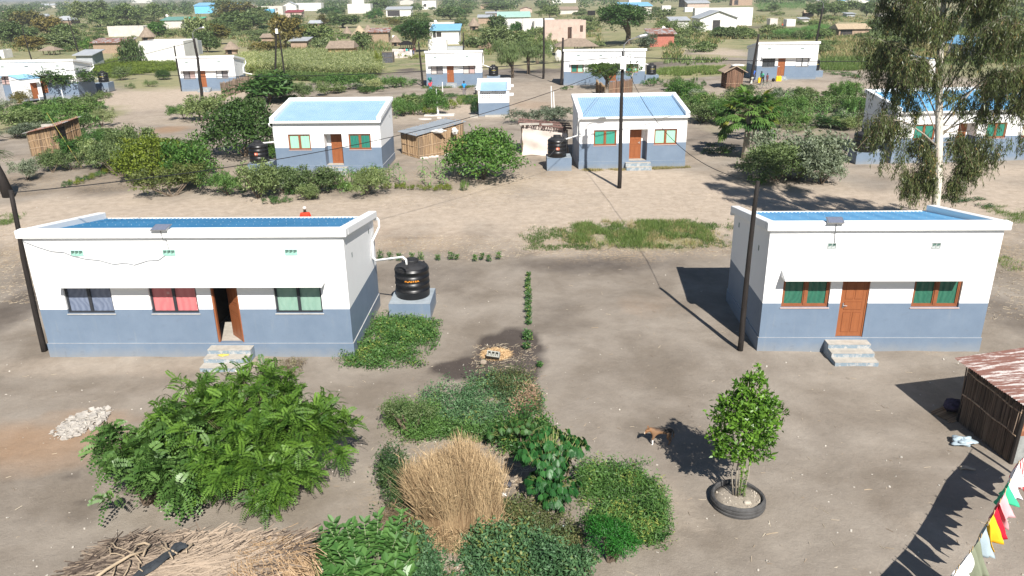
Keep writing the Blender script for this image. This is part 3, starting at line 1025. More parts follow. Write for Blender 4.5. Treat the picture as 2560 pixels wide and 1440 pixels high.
# second row, low side and sheltered door towards us
h2 = make_house(-15.44, 51.155, -.042, 7.035, "pale blue roofed house in the second row, left one, beside the dark leafy bush", 'low', wins=[(.93, 2.40, 'mint', 'mint'), (4.92, 6.38, 'teald', 'teald')],
    recess=(3.30, 4.48, 3.58, 'R'), steps=(3.1, 4.75, 2))
downpipe([(-.15, -.2, 3.30), (-.17, -.15, 3.15), (-.10, .3, 2.95), (-.09, .35, 2.1), (-.12, .30, 2.02), (-1.05, .15, 1.95), (-1.12, .12, 1.72)], h2, .045)
h3 = make_house(4.549, 51.017, .02, 7.035, "pale blue roofed house in the second row, right one, behind the tall pole", 'low', wins=[(.94, 2.43, 'teal', 'teal'), (4.91, 6.41, 'mint', 'mint')],
    recess=(3.30, 4.48, 3.33, 'R'), steps=(3.05, 4.7, 2))
downpipe([(-.08, -.2, 3.30), (-.10, -.15, 3.15), (-.09, .3, 2.95), (-.09, .35, 2.22), (-.12, .34, 2.16), (-.95, .30, 1.93), (-1.02, .3, 1.75)], h3, .045)
a, b = G(2226, 409), G(2447, 403)
yw9 = math.atan2(b.y - a.y, b.x - a.x)
h9 = make_house(a.x, a.y, yw9, 11.2, "long white and grey house with deep blue roof half hidden behind the white-barked tree", 'low', wins=[(1.25, 2.7, 'teald', 'teald'), (6.2, 7.6, 'teald', 'teald'), (8.7, 10.2, 'sand', 'sand')],
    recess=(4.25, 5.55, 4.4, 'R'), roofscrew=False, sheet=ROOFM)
downpipe([(-.08, -.2, 3.30), (-.10, -.15, 3.15), (-.09, .3, 2.95), (-.09, .5, 2.3), (-.12, .5, 2.2), (-1.0, .45, 1.95), (-1.12, .42, 1.83)], h9, .045)
# far row, front towards us
h4 = make_house(-10.375, 100.888, .021, 7.035, "small white and grey far house between the thin pole and the blue roofed latrine", 'high', frame=ALU, detail=False, wins=[(.6, 2.1, 'pale', 'greyc'), (4.65, 6.13, 'pale', 'pink')], door=2.6,
    vents=[(1.0, 3, 0), (5.0, 3, 0)], steps=(2.45, 3.8, 3), canopy=(.3, 6.3))
h5 = make_house(6.865, 100.402, -.06, 10.058, "long white and grey house in the far row behind the small round tree and papaya", 'high', detail=False, wins=[(.9, 2.44, 'teald', 'mint'), (3.66, 5.19, 'mint', 'mint'), (7.68, 9.19, 'teald', 'mint')], door=5.65,
    vents=[(1.6, 3, 0), (4.37, 3, 0), (8.0, 3, 0)], canopy=(.7, 9.3))
p6 = G(1887, 219, 0)
h6 = make_house(p6.x, p6.y, -.02, 7.035, "white and grey far house with yellow cans at its door", 'high', frame=ALU, detail=False, z=.83, wins=[(.6, 2.1, 'black', 'black'), (4.55, 6.05, 'white', 'white')], door=2.45,
    vents=[(1.1, 3, 0), (4.96, 3, 0)], steps=(2.5, 3.5, 2), canopy=(.45, 6.3))
p7 = G(455, 222, 0)
h7 = make_house(p7.x, p7.y, .03, 7.035, "white and grey far house behind the bent lamp pole and beside a reed fence", 'high', frame=ALU, detail=False, z=-.33, wins=[(.45, 1.95, 'greyc', 'pink'), (4.6, 6.1, 'white', 'greyc')], door=2.4,
    vents=[(.9, 3, 0), (4.96, 3, 0)], steps=(2.3, 3.8, 3), canopy=(.2, 6.3))
p8 = G(-10, 246, 0)
h8 = make_house(p8.x - 0.35, p8.y + .3, .03, 10.058, "long white and grey house at the left edge behind the little spreading tree", 'high', frame=ALU, detail=False, wins=[(.9, 2.44, 'pink', 'pink'), (3.66, 5.19, 'white', 'greyc'), (7.68, 9.19, 'sage', 'sage')], door=5.65,
    vents=[(1.6, 3, 0), (4.37, 3, 0), (8.0, 3, 0)], canopy=(.7, 9.3))
downpipe([(10.15, 4.62, 3.38), (10.24, 4.55, 3.05), (10.12, 3.6, 2.6), (10.12, 3.5, 1.9), (11.4, 2.6, 1.75)], h8, .06)
downpipe([(7.13, 4.62, 3.38), (7.22, 4.55, 3.05), (7.1, 3.6, 2.6), (7.1, 3.5, 1.9), (8.4, 2.6, 1.75)], h7, .06)
downpipe([(7.13, 4.62, 3.38), (7.2, 4.0, 2.6), (7.1, 3.5, 2.3), (8.2, 3.0, 1.95)], h4, .05)
downpipe([(10.12, 4.4, 2.3), (10.9, 4.3, 2.05)], h5, .06)

# tanks and plinths
make_plinth(-3.67, 26.72, 1.50, 1.62, .61, "blue grey concrete block under the orange lettered tank", -.033)
make_tank(-3.66, 26.86, .615, "black tank lettered in orange, nearest, beside the open-door house", 'PLASTEX', rz=0)
make_plinth(-16.45, 51.3, 1.5, 1.5, .75, "grey plinth half hidden by shrubs left of the second-row house")
make_tank(-16.62, 51.35, .755, "black tank with orange sticker among shrubs left of the pale blue roofed house", sticker=True)
make_plinth(3.22, 51.3, 1.62, 1.5, .85, "pale grey plinth with a sharp shadow beside the tall pole's house")
make_tank(3.10, 51.15, .855, "black tank with orange sticker in front of the tarpaulin shed", sticker=True)
g9 = G(2174, 412)
make_plinth(23.93, 51.95, 1.85, 1.5, .79, "broad grey plinth in front of the half hidden house's corner", -.03)
make_tank(23.72, 51.9, .795, "black tank with yellow letters in front of the half hidden house's corner", 'PLASTEX', r=.72)
for (px, py, lab, pl, zz) in ((255, 224, "black tank beside the long house at the left edge", "grey plinth left of the bare yard by the long house", 0), (1234, 208, "black tank showing behind the latrine's roof", "grey plinth behind the latrine", 0),
                              (1630, 205, "black tank with yellow letters at the right end of the long far house", "grey plinth at the right end of the long far house", 0), (2037, 213, "black tank close against the right side of the house with yellow cans", "grey plinth joined to the house with yellow cans", .83),
                              (650, 228, "black tank hidden by the reed fence beside the bent pole's house", "grey plinth behind the reed fence", -.33)):
 g = G(px, py, 0 if zz == 0 else 0)
 make_plinth(g.x, g.y + .9, 1.7, 1.6, .85, pl, z=zz)
 make_tank(g.x, g.y + .9, zz + .855, lab, 'PLASTEX', kids=False)
# the near right house's own plinth, its tank carried off
make_plinth(15.75, 25.9, 1.2, 1.4, .80, "empty grey plinth peeping out right of the nearest right house", -.04)
# ------------------------------------------------------------------ poles and cables
def tuft_free(*a): return None


def make_pole(px, py, h, lean, label, r=.11, top=None, group='dark timber poles', bendy=.04, z=None):
 g = G(px, py)
 root = empty('utility_pole', g, 0, label, 'pole', group)
 r_ = random.Random(px)
 n = 9
 pts, rr = [], []
 for i in range(n):
  t = i / (n - 1)
  pts.append((lean[0] * t + bendy * math.sin(3 * t + px) * (i > 0), lean[1] * t + bendy * r_.uniform(-1, 1) * .5, -.3 + (h + .3) * t))
  rr.append(r * (1.18 - .38 * t) * r_.uniform(.96, 1.04))
 MB().tube(pts, rr, 12).build('post', POLE, root, True)
 tp = Vector(pts[-1])
 if top == 'box':
  q = MB().box(tp.x - .17, tp.y - .30, tp.z - .95, tp.x + .15, tp.y - .12, tp.z - .25)
  q.box(tp.x - .10, tp.y - .36, tp.z - .75, tp.x + .08, tp.y - .301, tp.z - .42)
  q.build('meter_box', PVC, root)
  for s in (-1, 1):
   c = MB().tube([(tp.x + s * .1, tp.y - .2, tp.z - .30), (tp.x + s * .38, tp.y - .2, tp.z - .22), (tp.x + s * .44, tp.y - .2, tp.z - .55), (tp.x + s * .22, tp.y - .2, tp.z - .98), (tp.x, tp.y - .2, tp.z - .9)], .022, 6)
   c.build('cable_loop', WIRE, root)
   MB().tube([(tp.x + s * .3, tp.y, tp.z - .28), (tp.x + s * .62, tp.y, tp.z - .26)], [.03, .045], 8).build('insulator', METAL, root)
 if top in ('box', 'lamp', 'lampR'):
  s = -1 if top == 'lampR' else 1
  a = MB().tube([tp + Vector((0, -.12, -.2)), tp + Vector((s * .02, -.12, .35)), tp + Vector((s * .25, -.2, .6)), tp + Vector((s * .75, -.3, .78))], .03, 8)
  a.build('lamp_arm', METAL, root)
  l = MB().tube([tp + Vector((s * .72, -.3, .77)), tp + Vector((s * .85, -.31, .80)), tp + Vector((s * 1.2, -.34, .86)), tp + Vector((s * 1.3, -.35, .86))], [.04, .08, .085, .03], 8)
  l.build('lamp_head', METAL, root)
 if top == 'tin':
  MB().box(tp.x - .2, tp.y - .2, tp.z - 1.0, tp.x + .18, tp.y - .1, tp.z - .3).build('meter_box', PVC, root)
 return root, g + tp


P = {}
P['nearL'] = make_pole(110, 877, 5.5, (.22, 0), "dark pole at the left end of the nearest left house", .085)[1]
P['nearR'] = make_pole(1850, 877, 5.63, (.05, 0), "dark pole in front of the nearest right house's left corner", .08)[1]
P['mid'] = make_pole(1548, 470, 7.85, (-.02, 0), "tall dark pole with a white box and lamp arm in the second row", .105, 'box')[1]
P['bent'] = make_pole(520, 290, 7.6, (-.5, 0), "leaning dark pole with a lamp arm rising from a grey bush", .14, 'lamp', bendy=.25)[1]
P['tin'] = make_pole(686, 190, 7.1, (1.2, 0), "pale-topped pole, left of the leaning pair by the maize field", .14, 'tin')[1]
P['pair'] = make_pole(712, 195, 6.4, (.0, 0), "thin bare pole, right of the leaning pair by the maize field", .12)[1]
P['field'] = make_pole(1358, 197, 7.8, (.1, 0), "tall thin pole between the far row's two middle houses", .14)[1]
P['far5'] = make_pole(1402, 213, 5.7, (.25, 0), "short dark pole at the left end of the long far house", .15)[1]
P['far7'] = make_pole(455, 228, 5.65, (-.05, 0), "thin dark pole at the left corner of the bent pole's house", .11)[1]
P['far4'] = make_pole(1057, 216, 5.4, (-.2, 0), "thin dark pole left of the far house near the woman with a basin", .12)[1]
P['far6'] = make_pole(1877, 208, 5.4, (.35, 0), "dark pole slanting across the side wall of the house with yellow cans", .15)[1]
P['back6'] = make_pole(2033, 150, 7.6, (.5, 0), "pole with a white box and lamp arm behind the house with yellow cans", .15, 'lampR')[1]
P['back4'] = make_pole(1160, 150, 4.6, (.0, 0), "thin pole standing behind the far house near the latrine", .11)[1]
P['west1'] = make_pole(80, 150, 6.4, (-.6, 0), "thin slanting pole in the scrub at the far left", .11)[1]
P['west2'] = make_pole(198, 134, 7.5, (-.9, 0), "slanting pole by the grey tin shack at the far left", .13)[1]


def cable(a, b, sag, label, r=.022, n=26, mat=None):
 r *= .72
 a, b = Vector(a), Vector(b)
 pts = [a.lerp(b, i / n) - Vector((0, 0, 4 * sag * (i / n) * (1 - i / n))) for i in range(n + 1)]
 mid = a.lerp(b, .5)
 o = MB().tube(pts, r, 5).build('overhead_cable', mat or WIRE, None, True)
 return tag(o, label, 'cable', 'overhead cables')


mt = P['mid'] + Vector((0, 0, -.35))
cable(mt + Vector((-.6, 0, 0)), Vector((-46, 76, 5.2)), 1.0, "thick black cable running left from the tall middle pole over the latrine", .030)
cable(mt + Vector((-.4, 0, -.5)), P['nearL'] + Vector((0, 0, -.08)), 1.0, "black cable sloping down to the pole by the nearest left house", .022)
cable(mt + Vector((.6, 0, 0)), Vector((60, 62, 7.3)), .9, "thick black cable running right from the tall middle pole", .030)
cable(mt + Vector((.2, 0, -.5)), P['nearR'] + Vector((0, 0, -.05)), 1.3, "black cable sloping down to the pole by the nearest right house", .018)
cable(mt + Vector((-.2, 0, -.6)), Vector((4.4, 51.0, 3.2)), .05, "thin cable down to the pale blue roofed house's left corner", .012)
cable(mt + Vector((-.2, -.1, -.8)), Vector((2.45, 50.45, .9)), .1, "thin grey cable slanting down past the tank by the tarpaulin shed", .012, mat=plain('grey_cable', (.28, .29, .30), .6))
cable(P['bent'] + Vector((0, 0, -.4)), Vector((-52, 66, 3.6)), .6, "cable running down left from the bent lamp pole", .03)
cable(P['back6'] + Vector((0, 0, -.3)), Vector((60, 118, 6.5)), .8, "faint cable running right from the lamp pole behind the far house", .02)

# ------------------------------------------------------------------ latrines
def make_latrine(X, Y, yaw, label, W=2.92, D=2.1, door=None, z=0):
 root = empty('latrine', (X, Y, z), yaw, label, 'latrine', 'small white and grey latrines')
 m = MB()
 holes = [(x0 + i * .165, x0 + i * .165 + .085, z0, z0 + .085) for x0 in (.36, 1.65) for i in range(5) for z0 in (1.72, 1.89, 2.06)]
 wallgrid(m, 0, W, 0, 2.42, 0, .10, holes, zg=1.25)
 m.quad((0, 0, -.2), (0, 0, 1.25), (0, D, 1.25), (0, D, -.2), 1); m.quad((0, 0, 1.25), (0, 0, 2.42), (0, D, 2.9), (0, D, 1.25), 0)
 m.quad((W, D, -.2), (W, D, 1.25), (W, 0, 1.25), (W, 0, -.2), 1); m.quad((W, D, 1.25), (W, D, 2.9), (W, 0, 2.42), (W, 0, 1.25), 0)
 m.quad((W, D, -.2), (0, D, -.2), (0, D, 2.9), (W, D, 2.9), 0)
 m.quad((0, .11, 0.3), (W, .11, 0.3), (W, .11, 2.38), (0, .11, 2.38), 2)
 m.build('wall', [WHITE, GREY, DARK], root)
 q = MB()
 for a, b in ((-.14, .20), (W - .20, W + .14)): q.hexa([(a, -.10, 2.44), (b, -.10, 2.44), (b, D, 2.92), (a, D, 2.92), (a, -.10, 2.72), (b, -.10, 2.72), (b, D, 3.2), (a, D, 3.2)])
 q.box(-.14, D + .001, 2.9, W + .14, D + .25, 3.3)
 q.build('parapet', WHITE, root)
 r = MB().hexa([(.201, -.35, 2.40), (W - .201, -.35, 2.40), (W - .201, D - .002, 2.96), (.201, D - .002, 2.96), (.201, -.35, 2.43), (W - .201, -.35, 2.43), (W - .201, D - .002, 2.99), (.201, D - .002, 2.99)])
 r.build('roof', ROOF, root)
 for x in (.32, 1.38, 1.62, 2.55): MB().beam((x, -.30, 2.36), (x, 0.0, 2.36), .05, .09).build('rafter_end', ALU, root)
 for zz in (2.75, 1.95): MB().box(W + .001 + (.14 if zz > 2.5 else 0), .5, zz - .1, W + .42, .75, zz + .12).build('side_block', WHITE, root)
 s = MB().box(-.8, -.9, -.1, -.05, .6, .10).box(.6, -.5, -.1, 3.0, -.02, .14)
 s.build('concrete_apron', CONC, root)
 return root


make_latrine(-2.93, 75.2, -.01, "white and grey latrine with pale blue roof and two grids of holes")
gl = G(65, 259)
def latrine_door(X, Y, yaw, label, z=0):
 root = empty('latrine', (X, Y, z), yaw, label, 'latrine', 'small white and grey latrines')
 W, D = 2.3, 2.2
 m = MB()
 holes = [(.32 + i * .16, .41 + i * .16, z0, z0 + .10) for i in range(3) for z0 in (1.15, 1.35, 1.55)]
 wallgrid(m, 0, W, -.1, 2.35, 0, .1, holes + [(1.05, 1.85, 0.05, 1.9)], zg=.2)
 m.quad((0, 0, -.2), (0, 0, 2.35), (0, D, 2.75), (0, D, -.2), 0); m.quad((W, D, -.2), (W, D, 2.75), (W, 0, 2.35), (W, 0, -.2), 0); m.quad((W, D, -.2), (0, D, -.2), (0, D, 2.75), (W, D, 2.75), 0)
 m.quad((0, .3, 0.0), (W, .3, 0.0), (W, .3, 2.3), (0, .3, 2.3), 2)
 m.quad((-.1, -.1, 2.36), (W + .1, -.1, 2.36), (W + .1, D + .1, 2.80), (-.1, D + .1, 2.80), 3)
 m.build('wall', [WHITE, GREY, DARK, BLUESHEET], root)
 MB().box(.98, -.45, 1.92, 2.0, -.01, 2.0).build('door_hood', WHITE, root)
 MB().box(1.08, .04, .06, 1.82, .08, 1.88).build('door', BROWN, root)


latrine_door(gl.x - .1, gl.y, 1.05, "white latrine with a brown door at the left edge below the long far house")
gl = G(2, 268)
latrine_door(gl.x - 2.6, gl.y - .3, .1, "white latrine cut off by the left edge")

# ------------------------------------------------------------------ reed and tin sheds
def reed_wall(name, a, b, h0, h1, mat, parent, n=None, z=0.0, r=.016, seed=1, rails=(.3, .6, .92), jag=.06):
 a, b = Vector((*a[:2], z)), Vector((*b[:2], z))
 rg = np.random.default_rng(seed)
 L = (b - a).length
 n = n or int(L / .014)
 t = np.sort(rg.random(n))
 d = np.array((b - a) / L)
 nn = np.array([-d[1], d[0], 0])
 base = np.array(a)[None] + t[:, None] * L * d + nn * rg.normal(0, .02, (n, 1))
 base[:, 2] += rg.uniform(-.02, .06, n)
 top = base + d * rg.normal(0, .05, (n, 1)) + nn * rg.normal(0, .015, (n, 1))
 top[:, 2] = z + h0 + (h1 - h0) * t + rg.normal(0, jag, n)
 sticks(name, base, top, r * rg.uniform(.6, 1.3, n), mat, parent, seed=seed)
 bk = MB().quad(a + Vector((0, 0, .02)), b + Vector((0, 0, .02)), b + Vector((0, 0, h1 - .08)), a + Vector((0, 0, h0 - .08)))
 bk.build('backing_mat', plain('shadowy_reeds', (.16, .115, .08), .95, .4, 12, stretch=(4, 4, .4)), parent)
 for f in rails:
  o = Vector(nn) * -.03
  pts = [a.lerp(b, k / 5) + o + Vector((0, 0, (h0 + (h1 - h0) * k / 5) * f + .02 * math.sin(k * 2.3 + f * 9))) for k in range(6)]
  MB().tube(pts, .022, 6).build('rail', plain('peeled_pole', (.42, .30, .20), .8, .2, 6), parent)


def corr(m, p00, p10, p01, p11, n=24, amp=.018, mi=0, k=4):
 """corrugated sheet: ribs run from edge 0 to edge 1, waves counted along 00-10"""
 p00, p10, p01, p11 = map(Vector, (p00, p10, p01, p11))
 up = (p10 - p00).cross(p01 - p00).normalized()
 N = n * k
 vs, fs = [], []
 for i in range(N + 1):
  t = i / N
  o = up * (amp * math.sin(t * n * 2 * math.pi))
  vs += [p00.lerp(p10, t) + o, p01.lerp(p11, t) + o]
 for i in range(N): fs.append((2 * i, 2 * i + 2, 2 * i + 3, 2 * i + 1))
 m.add(vs, fs, mi)


def reed_shed(corners, hts, label, name='reed_shed', wallm=None, roofm=None, over=.25, roofkind='tin', rails=(.3, .6, .92), cat='shed', seed=3, skip=(), r=.016, group='reed and tin sheds'):
 """corners: ground points in order front-left, front-right, back-right, back-left"""
 c = sum((Vector(p) for p in corners), Vector()) / 4
 root = empty(name, (c.x, c.y, c.z), 0, label, cat, group)
 L = [Vector((p[0] - c.x, p[1] - c.y, 0)) for p in corners]
 for i in range(4):
  if i in skip: continue
  reed_wall('reed_wall', L[i], L[(i + 1) % 4], hts[i], hts[(i + 1) % 4], wallm or STRAWM, root, seed=seed + i, rails=rails, r=r)
 for i in range(4):
  MB().tube([L[i] + Vector((0, 0, -.2)), L[i] + Vector((0, 0, hts[i]))], .045, 7).build('corner_post', TWIG, root)
 ctr = sum(L, Vector()) / 4
 T = [p + (p - ctr).normalized() * over + Vector((0, 0, h + .04)) for p, h in zip(L, hts)]
 if roofkind == 'tin':
  m = MB()
  corr(m, T[0], T[3], T[1], T[2], 16)
  m.build('roof', roofm or TIN, root)
 return root, L, T


def rusty(name, base, rust, thr=.5, stretch=(1, .12, 1), sc_=3.5):
 if name in MATS: return MATS[name]
 m, n, b, o = _new(name)
 co = objco(n, stretch)
 f = ramp(n, noise(n, sc_, 7, 0.75, co, .4), [(thr - .03, 0.0), (thr + .03, 1.0)])
 c = mixc(n, f, rust, base)
 c = mixc(n, ramp(n, noise(n, 18, 4, .7, objco(n)), [(.4, 0.0), (.7, .5)]), c, sc(rust, .6))
 n.links.new(c, b.inputs['Base Color'])
 b.inputs['Roughness'].default_value = .65
 MATS[name] = m
 return m


RUST = rusty('peeling_rusty_tin', (.48, .44, .42), (.15, .060, .042), .52, (.16, 2.4, 1))
RUSTG = rusty('rusted_grey_tin', (.40, .42, .43), (.26, .11, .07), .52, (1, 1, 1), 1.2)

# the rusty roofed shed at the right edge
sc0, sc1 = G(2395, 1053), G(2528, 1158)
A0 = Vector((sc0.x, sc0.y, 0))
A1 = Vector((sc1.x - .02, sc1.y, 0))
dv = (A1 - A0).normalized()
pv = Vector((-dv.y, dv.x, 0))
if pv.x < 0: pv = -pv
B0, B1 = A0 + pv * 3.0, A1 + pv * 3.0
root = empty('tin_roofed_shed', A0, 0, "low shed of dark reeds under peeling rusty tin at the right edge", 'shed')
loc = lambda v: Vector(v) - A0
reed_wall('reed_wall', loc(A0), loc(A1), 1.62, 1.50, REEDGREY, root, seed=4, rails=(.52, .93), r=.011, n=420)
reed_wall('reed_wall', loc(A0), loc(B0), 1.62, 1.75, REEDGREY, root, seed=5, rails=(.5,), r=.011, n=380)
q = MB()
p0, p1 = loc(A1), loc(B1)
t_ = (p1 - p0).normalized()
nn_ = Vector((t_.y, -t_.x, 0))
for (s0, s1, z0, z1, mi, off) in ((0.02, 3.0, 0, .78, 0, .02), (0.02, .75, .78, 1.48, 1, .03), (.75, 3.0, .78, 1.5, 2, 0)):
 a_, b_ = p0 + t_ * s0 + nn_ * off, p0 + t_ * s1 + nn_ * off
 q.hexa([a_, b_, b_ - nn_ * .12, a_ - nn_ * .12, a_ + Vector((0, 0, z1)), b_ + Vector((0, 0, z1)), b_ - nn_ * .12 + Vector((0, 0, z1)), a_ - nn_ * .12 + Vector((0, 0, z1))] if z0 == 0 else
           [a_ + Vector((0, 0, z0 + .002)), b_ + Vector((0, 0, z0 + .002)), b_ - nn_ * .12 + Vector((0, 0, z0 + .002)), a_ - nn_ * .12 + Vector((0, 0, z0 + .002)), a_ + Vector((0, 0, z1)), b_ + Vector((0, 0, z1)), b_ - nn_ * .12 + Vector((0, 0, z1)), a_ - nn_ * .12 + Vector((0, 0, z1))], mi)
q.build('front_wall', [plain('stained_concrete', (.26, .27, .26), .9, .35, 4, bmp=.02), rusty('rusty_plate', (.45, .22, .12), (.26, .10, .05), .5), DARK], root)
for a_ in (A0, A1): MB().tube([loc(a_) + Vector((0, 0, -.2)), loc(a_) + Vector((.03, 0, 1.6))], .055, 8).build('corner_post', POLE, root)
e0, e1 = loc(A0) - pv * .22 - dv * .35, loc(A1) - pv * .22 + dv * .25
f0, f1 = loc(B0) - dv * .35, loc(B1) + dv * .25
nsh = 4
for i in range(nsh):                                       # overlapping sheets, ribs square to the long eave
 u0, u1 = i / nsh, (i + 1) / nsh
 m = MB()
 ZE = Vector((0, 0, 1.74)); ZF = Vector((0, 0, 2.05))
 a0_, a1_ = e0.lerp(e1, u0), e0.lerp(e1, u1 + .01)
 b0_, b1_ = f0.lerp(f1, u0), f0.lerp(f1, u1 + .01)
 oz = Vector((0, 0, .012 * (i % 2)))
 corr(m, a0_ + ZE + oz, a1_ + ZE + oz, b0_ + ZF + oz, b1_ + ZF + oz, 9, .016)
 m.build('roof_sheet', RUST, root)
r_ = random.Random(5)
for i in range(0): MB().tube([e0 + Vector((r_.uniform(0, .4), r_.uniform(.1, .5), 1.8)), e0 + Vector((r_.uniform(.6, 1.4), r_.uniform(-.2, .4), 1.86))], .03, 6).build('roof_pole', TWIG, root)

# bundle on a mat, sack, old stick in the shade of that shed
def lumpy(name, c, rx, ry, rz, mat, seed=1, n=16, amp=.25, parent=None, rot=0):
 r = np.random.default_rng(seed)
 m = MB()
 ph = r.uniform(0, 6.28, (6,))
 vs, fs = [], []
 nr = n // 2 + 1
 for i in range(nr):
  th = math.pi * i / (nr - 1)
  for k in range(n):
   a = 2 * math.pi * k / n
   f = 1 + amp * (math.sin(3 * a + ph[0] + 2 * th) * .4 + math.sin(5 * a + ph[1] - 3 * th) * .3 + math.sin(7 * th + ph[2] + a) * .3)
   x, y = math.sin(th) * math.cos(a) * rx * f, math.sin(th) * math.sin(a) * ry * f
   vs.append((x * math.cos(rot) - y * math.sin(rot), x * math.sin(rot) + y * math.cos(rot), rz + math.cos(th) * rz * f))
 for i in range(nr - 1):
  for k in range(n): fs.append((i * n + k, (i + 1) * n + k, (i + 1) * n + (k + 1) % n, i * n + (k + 1) % n))
 m.add(vs, fs)
 return m.build(name, mat, parent, True, loc=c)


g = G(2376, 1035)
mt_ = empty('palm_mat', g, .5, "worn palm mat lying in the shade against the reed shed", 'mat')
rg = np.random.default_rng(2)
yy = np.linspace(-.32, .32, 34)
P0 = np.stack([np.full(34, -.42) + rg.normal(0, .04, 34), yy, np.full(34, .02)], 1)
P1 = P0 + np.array([.84, 0, 0]) + rg.normal(0, .01, (34, 3)) * [2, 1, 0]
sticks('mat_reeds', P0, P1, .014, STRAWM, mt_)
tag(lumpy('cloth_bundle', G(2380, 1030) + Vector((0.05, .02, .03)), .30, .26, .17, plain('dark_flowered_cloth', (.045, .035, .065), .9, .9, 7), 4), "dark patterned cloth bundle sitting on the palm mat", 'bundle')
g = G(2405, 1110)
sk = lumpy('plastic_sack', g, .27, .18, .09, plain('pale_blue_sack', (.35, .43, .48), .55, .25, 6), 9, 28, .5)
tag(sk, "crumpled pale sack lying alone in the shed's shadow", 'sack')
g = G(2414, 1173)
tag(MB().tube([g + Vector((-.14, 0, .04)), g + Vector((0, .01, .05)), g + Vector((.13, -.04, .03)), g + Vector((.2, -.07, .03))], [.05, .04, .03, .015], 7).build('stone', plain('pale_stone', (.42, .36, .28), .9, .2, 8)), "elongated pale stone at the tip of the shed's shadow", 'stone')

# second-row sheds
c1, c2 = G(1048, 397), G(1160, 380)
dd = (c2 - c1).normalized(); pp = Vector((-dd.y, dd.x, 0)) * 2.4
sh, L, T = reed_shed([c1, c2, c2 + pp, c1 + pp], [1.62, 2.2, 2.2, 1.62], "reed shed with a tilted grey tin roof between the dense bush and the latrine", rails=(.12, .5, .93), over=.28)
s_ = lumpy('x', (.6, -1.45, 1.7), .5, .12, .13, plain('dirty_white_sheet', (.62, .60, .56), .8, .2, 5), 3, 20, .5, sh); s_.name = 'stuffed_sack'
s_ = lumpy('x', (1.7, -.9, 1.5), .22, .22, .22, plain('dirty_white_sheet', (.62, .60, .56), .8, .2, 5), 7, 20, .5, sh); s_.name = 'stuffed_sack'
rg = random.Random(4)
stn = MB()
for i in range(26):
 p = c1.lerp(c2, rg.uniform(.05, .75)) + Vector((rg.uniform(-.1, .2), rg.uniform(-.35, -.1), 0))
 s = rg.uniform(.05, .12)
 stn.bev(p.x - s, p.y - s * .7, -.02, p.x + s, p.y + s * .7, s * 1.1, s * .25)
tag(stn.build('stone_footing', plain('pale_rubble', (.58, .55, .50), .9, .2, 5)), "line of pale stones along the foot of the reed shed", 'stones', kind='stuff')

# left reed shed
a, b = G(80, 391), G(152, 386)
c = G(209, 368); d_ = a + (c - b)
sh, L, T = reed_shed([a, b, c, d_], [1.70, 2.15, 2.35, 1.85], "reed shed with an open side and rust streaked sheet roof at the left", roofm=RUSTG, rails=(.35, .65), seed=11, over=.4)
MB().box(-.35, -.9, 2.05, .5, -.62, 2.22).build('loose_block', CONC, sh)
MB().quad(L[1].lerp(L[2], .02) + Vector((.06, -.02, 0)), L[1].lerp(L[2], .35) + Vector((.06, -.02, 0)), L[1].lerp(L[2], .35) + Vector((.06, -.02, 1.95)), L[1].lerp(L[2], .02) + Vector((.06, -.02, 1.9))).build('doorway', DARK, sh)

# tarpaulin shed
a, b = G(1306, 388), G(1418, 391)
pp = Vector((.1, 2.3, 0))
root = empty('tarpaulin_shed', a, 0, "stick shed hung with creased pale tarpaulin behind the stickered tank", 'shed')
L = [Vector((0, 0, 0)), Vector((b.x - a.x, b.y - a.y + .3, 0)), Vector((b.x - a.x, b.y - a.y + 2.5, 0)), Vector((.1, 2.3, 0))]
H_ = [2.1, 1.75, 1.85, 2.2]


def drape(p0, p1, h0, h1, seed, name, mat, parent, amp=.09, nx=26, nz=12, drop=0.0):
 r = np.random.default_rng(seed)
 p0, p1 = Vector(p0), Vector(p1)
 d = (p1 - p0).normalized()
 nv = Vector((d.y, -d.x, 0))
 ph = r.uniform(0, 6.28, 8)
 vs, fs = [], []
 for j in range(nz + 1):
  for i in range(nx + 1):
   u, v = i / nx, j / nz
   o = amp * (.6 * math.sin(9 * u + 3 * v + ph[0]) * (1 - .3 * v) + .5 * math.sin(17 * u - 6 * v + ph[1]) * v + .4 * math.sin(4 * u + 11 * v + ph[2]))
   z = (h0 + (h1 - h0) * u) * v + .05 * math.sin(8 * u + ph[3]) * (1 - v) + drop
   p = p0.lerp(p1, u) + nv * (o + amp * .6)
   vs.append((p.x, p.y, z))
 for j in range(nz):
  for i in range(nx):
   k = j * (nx + 1) + i
   fs.append((k, k + 1, k + nx + 2, k + nx + 1))
 return MB().add(vs, fs).build(name, mat, parent, True)


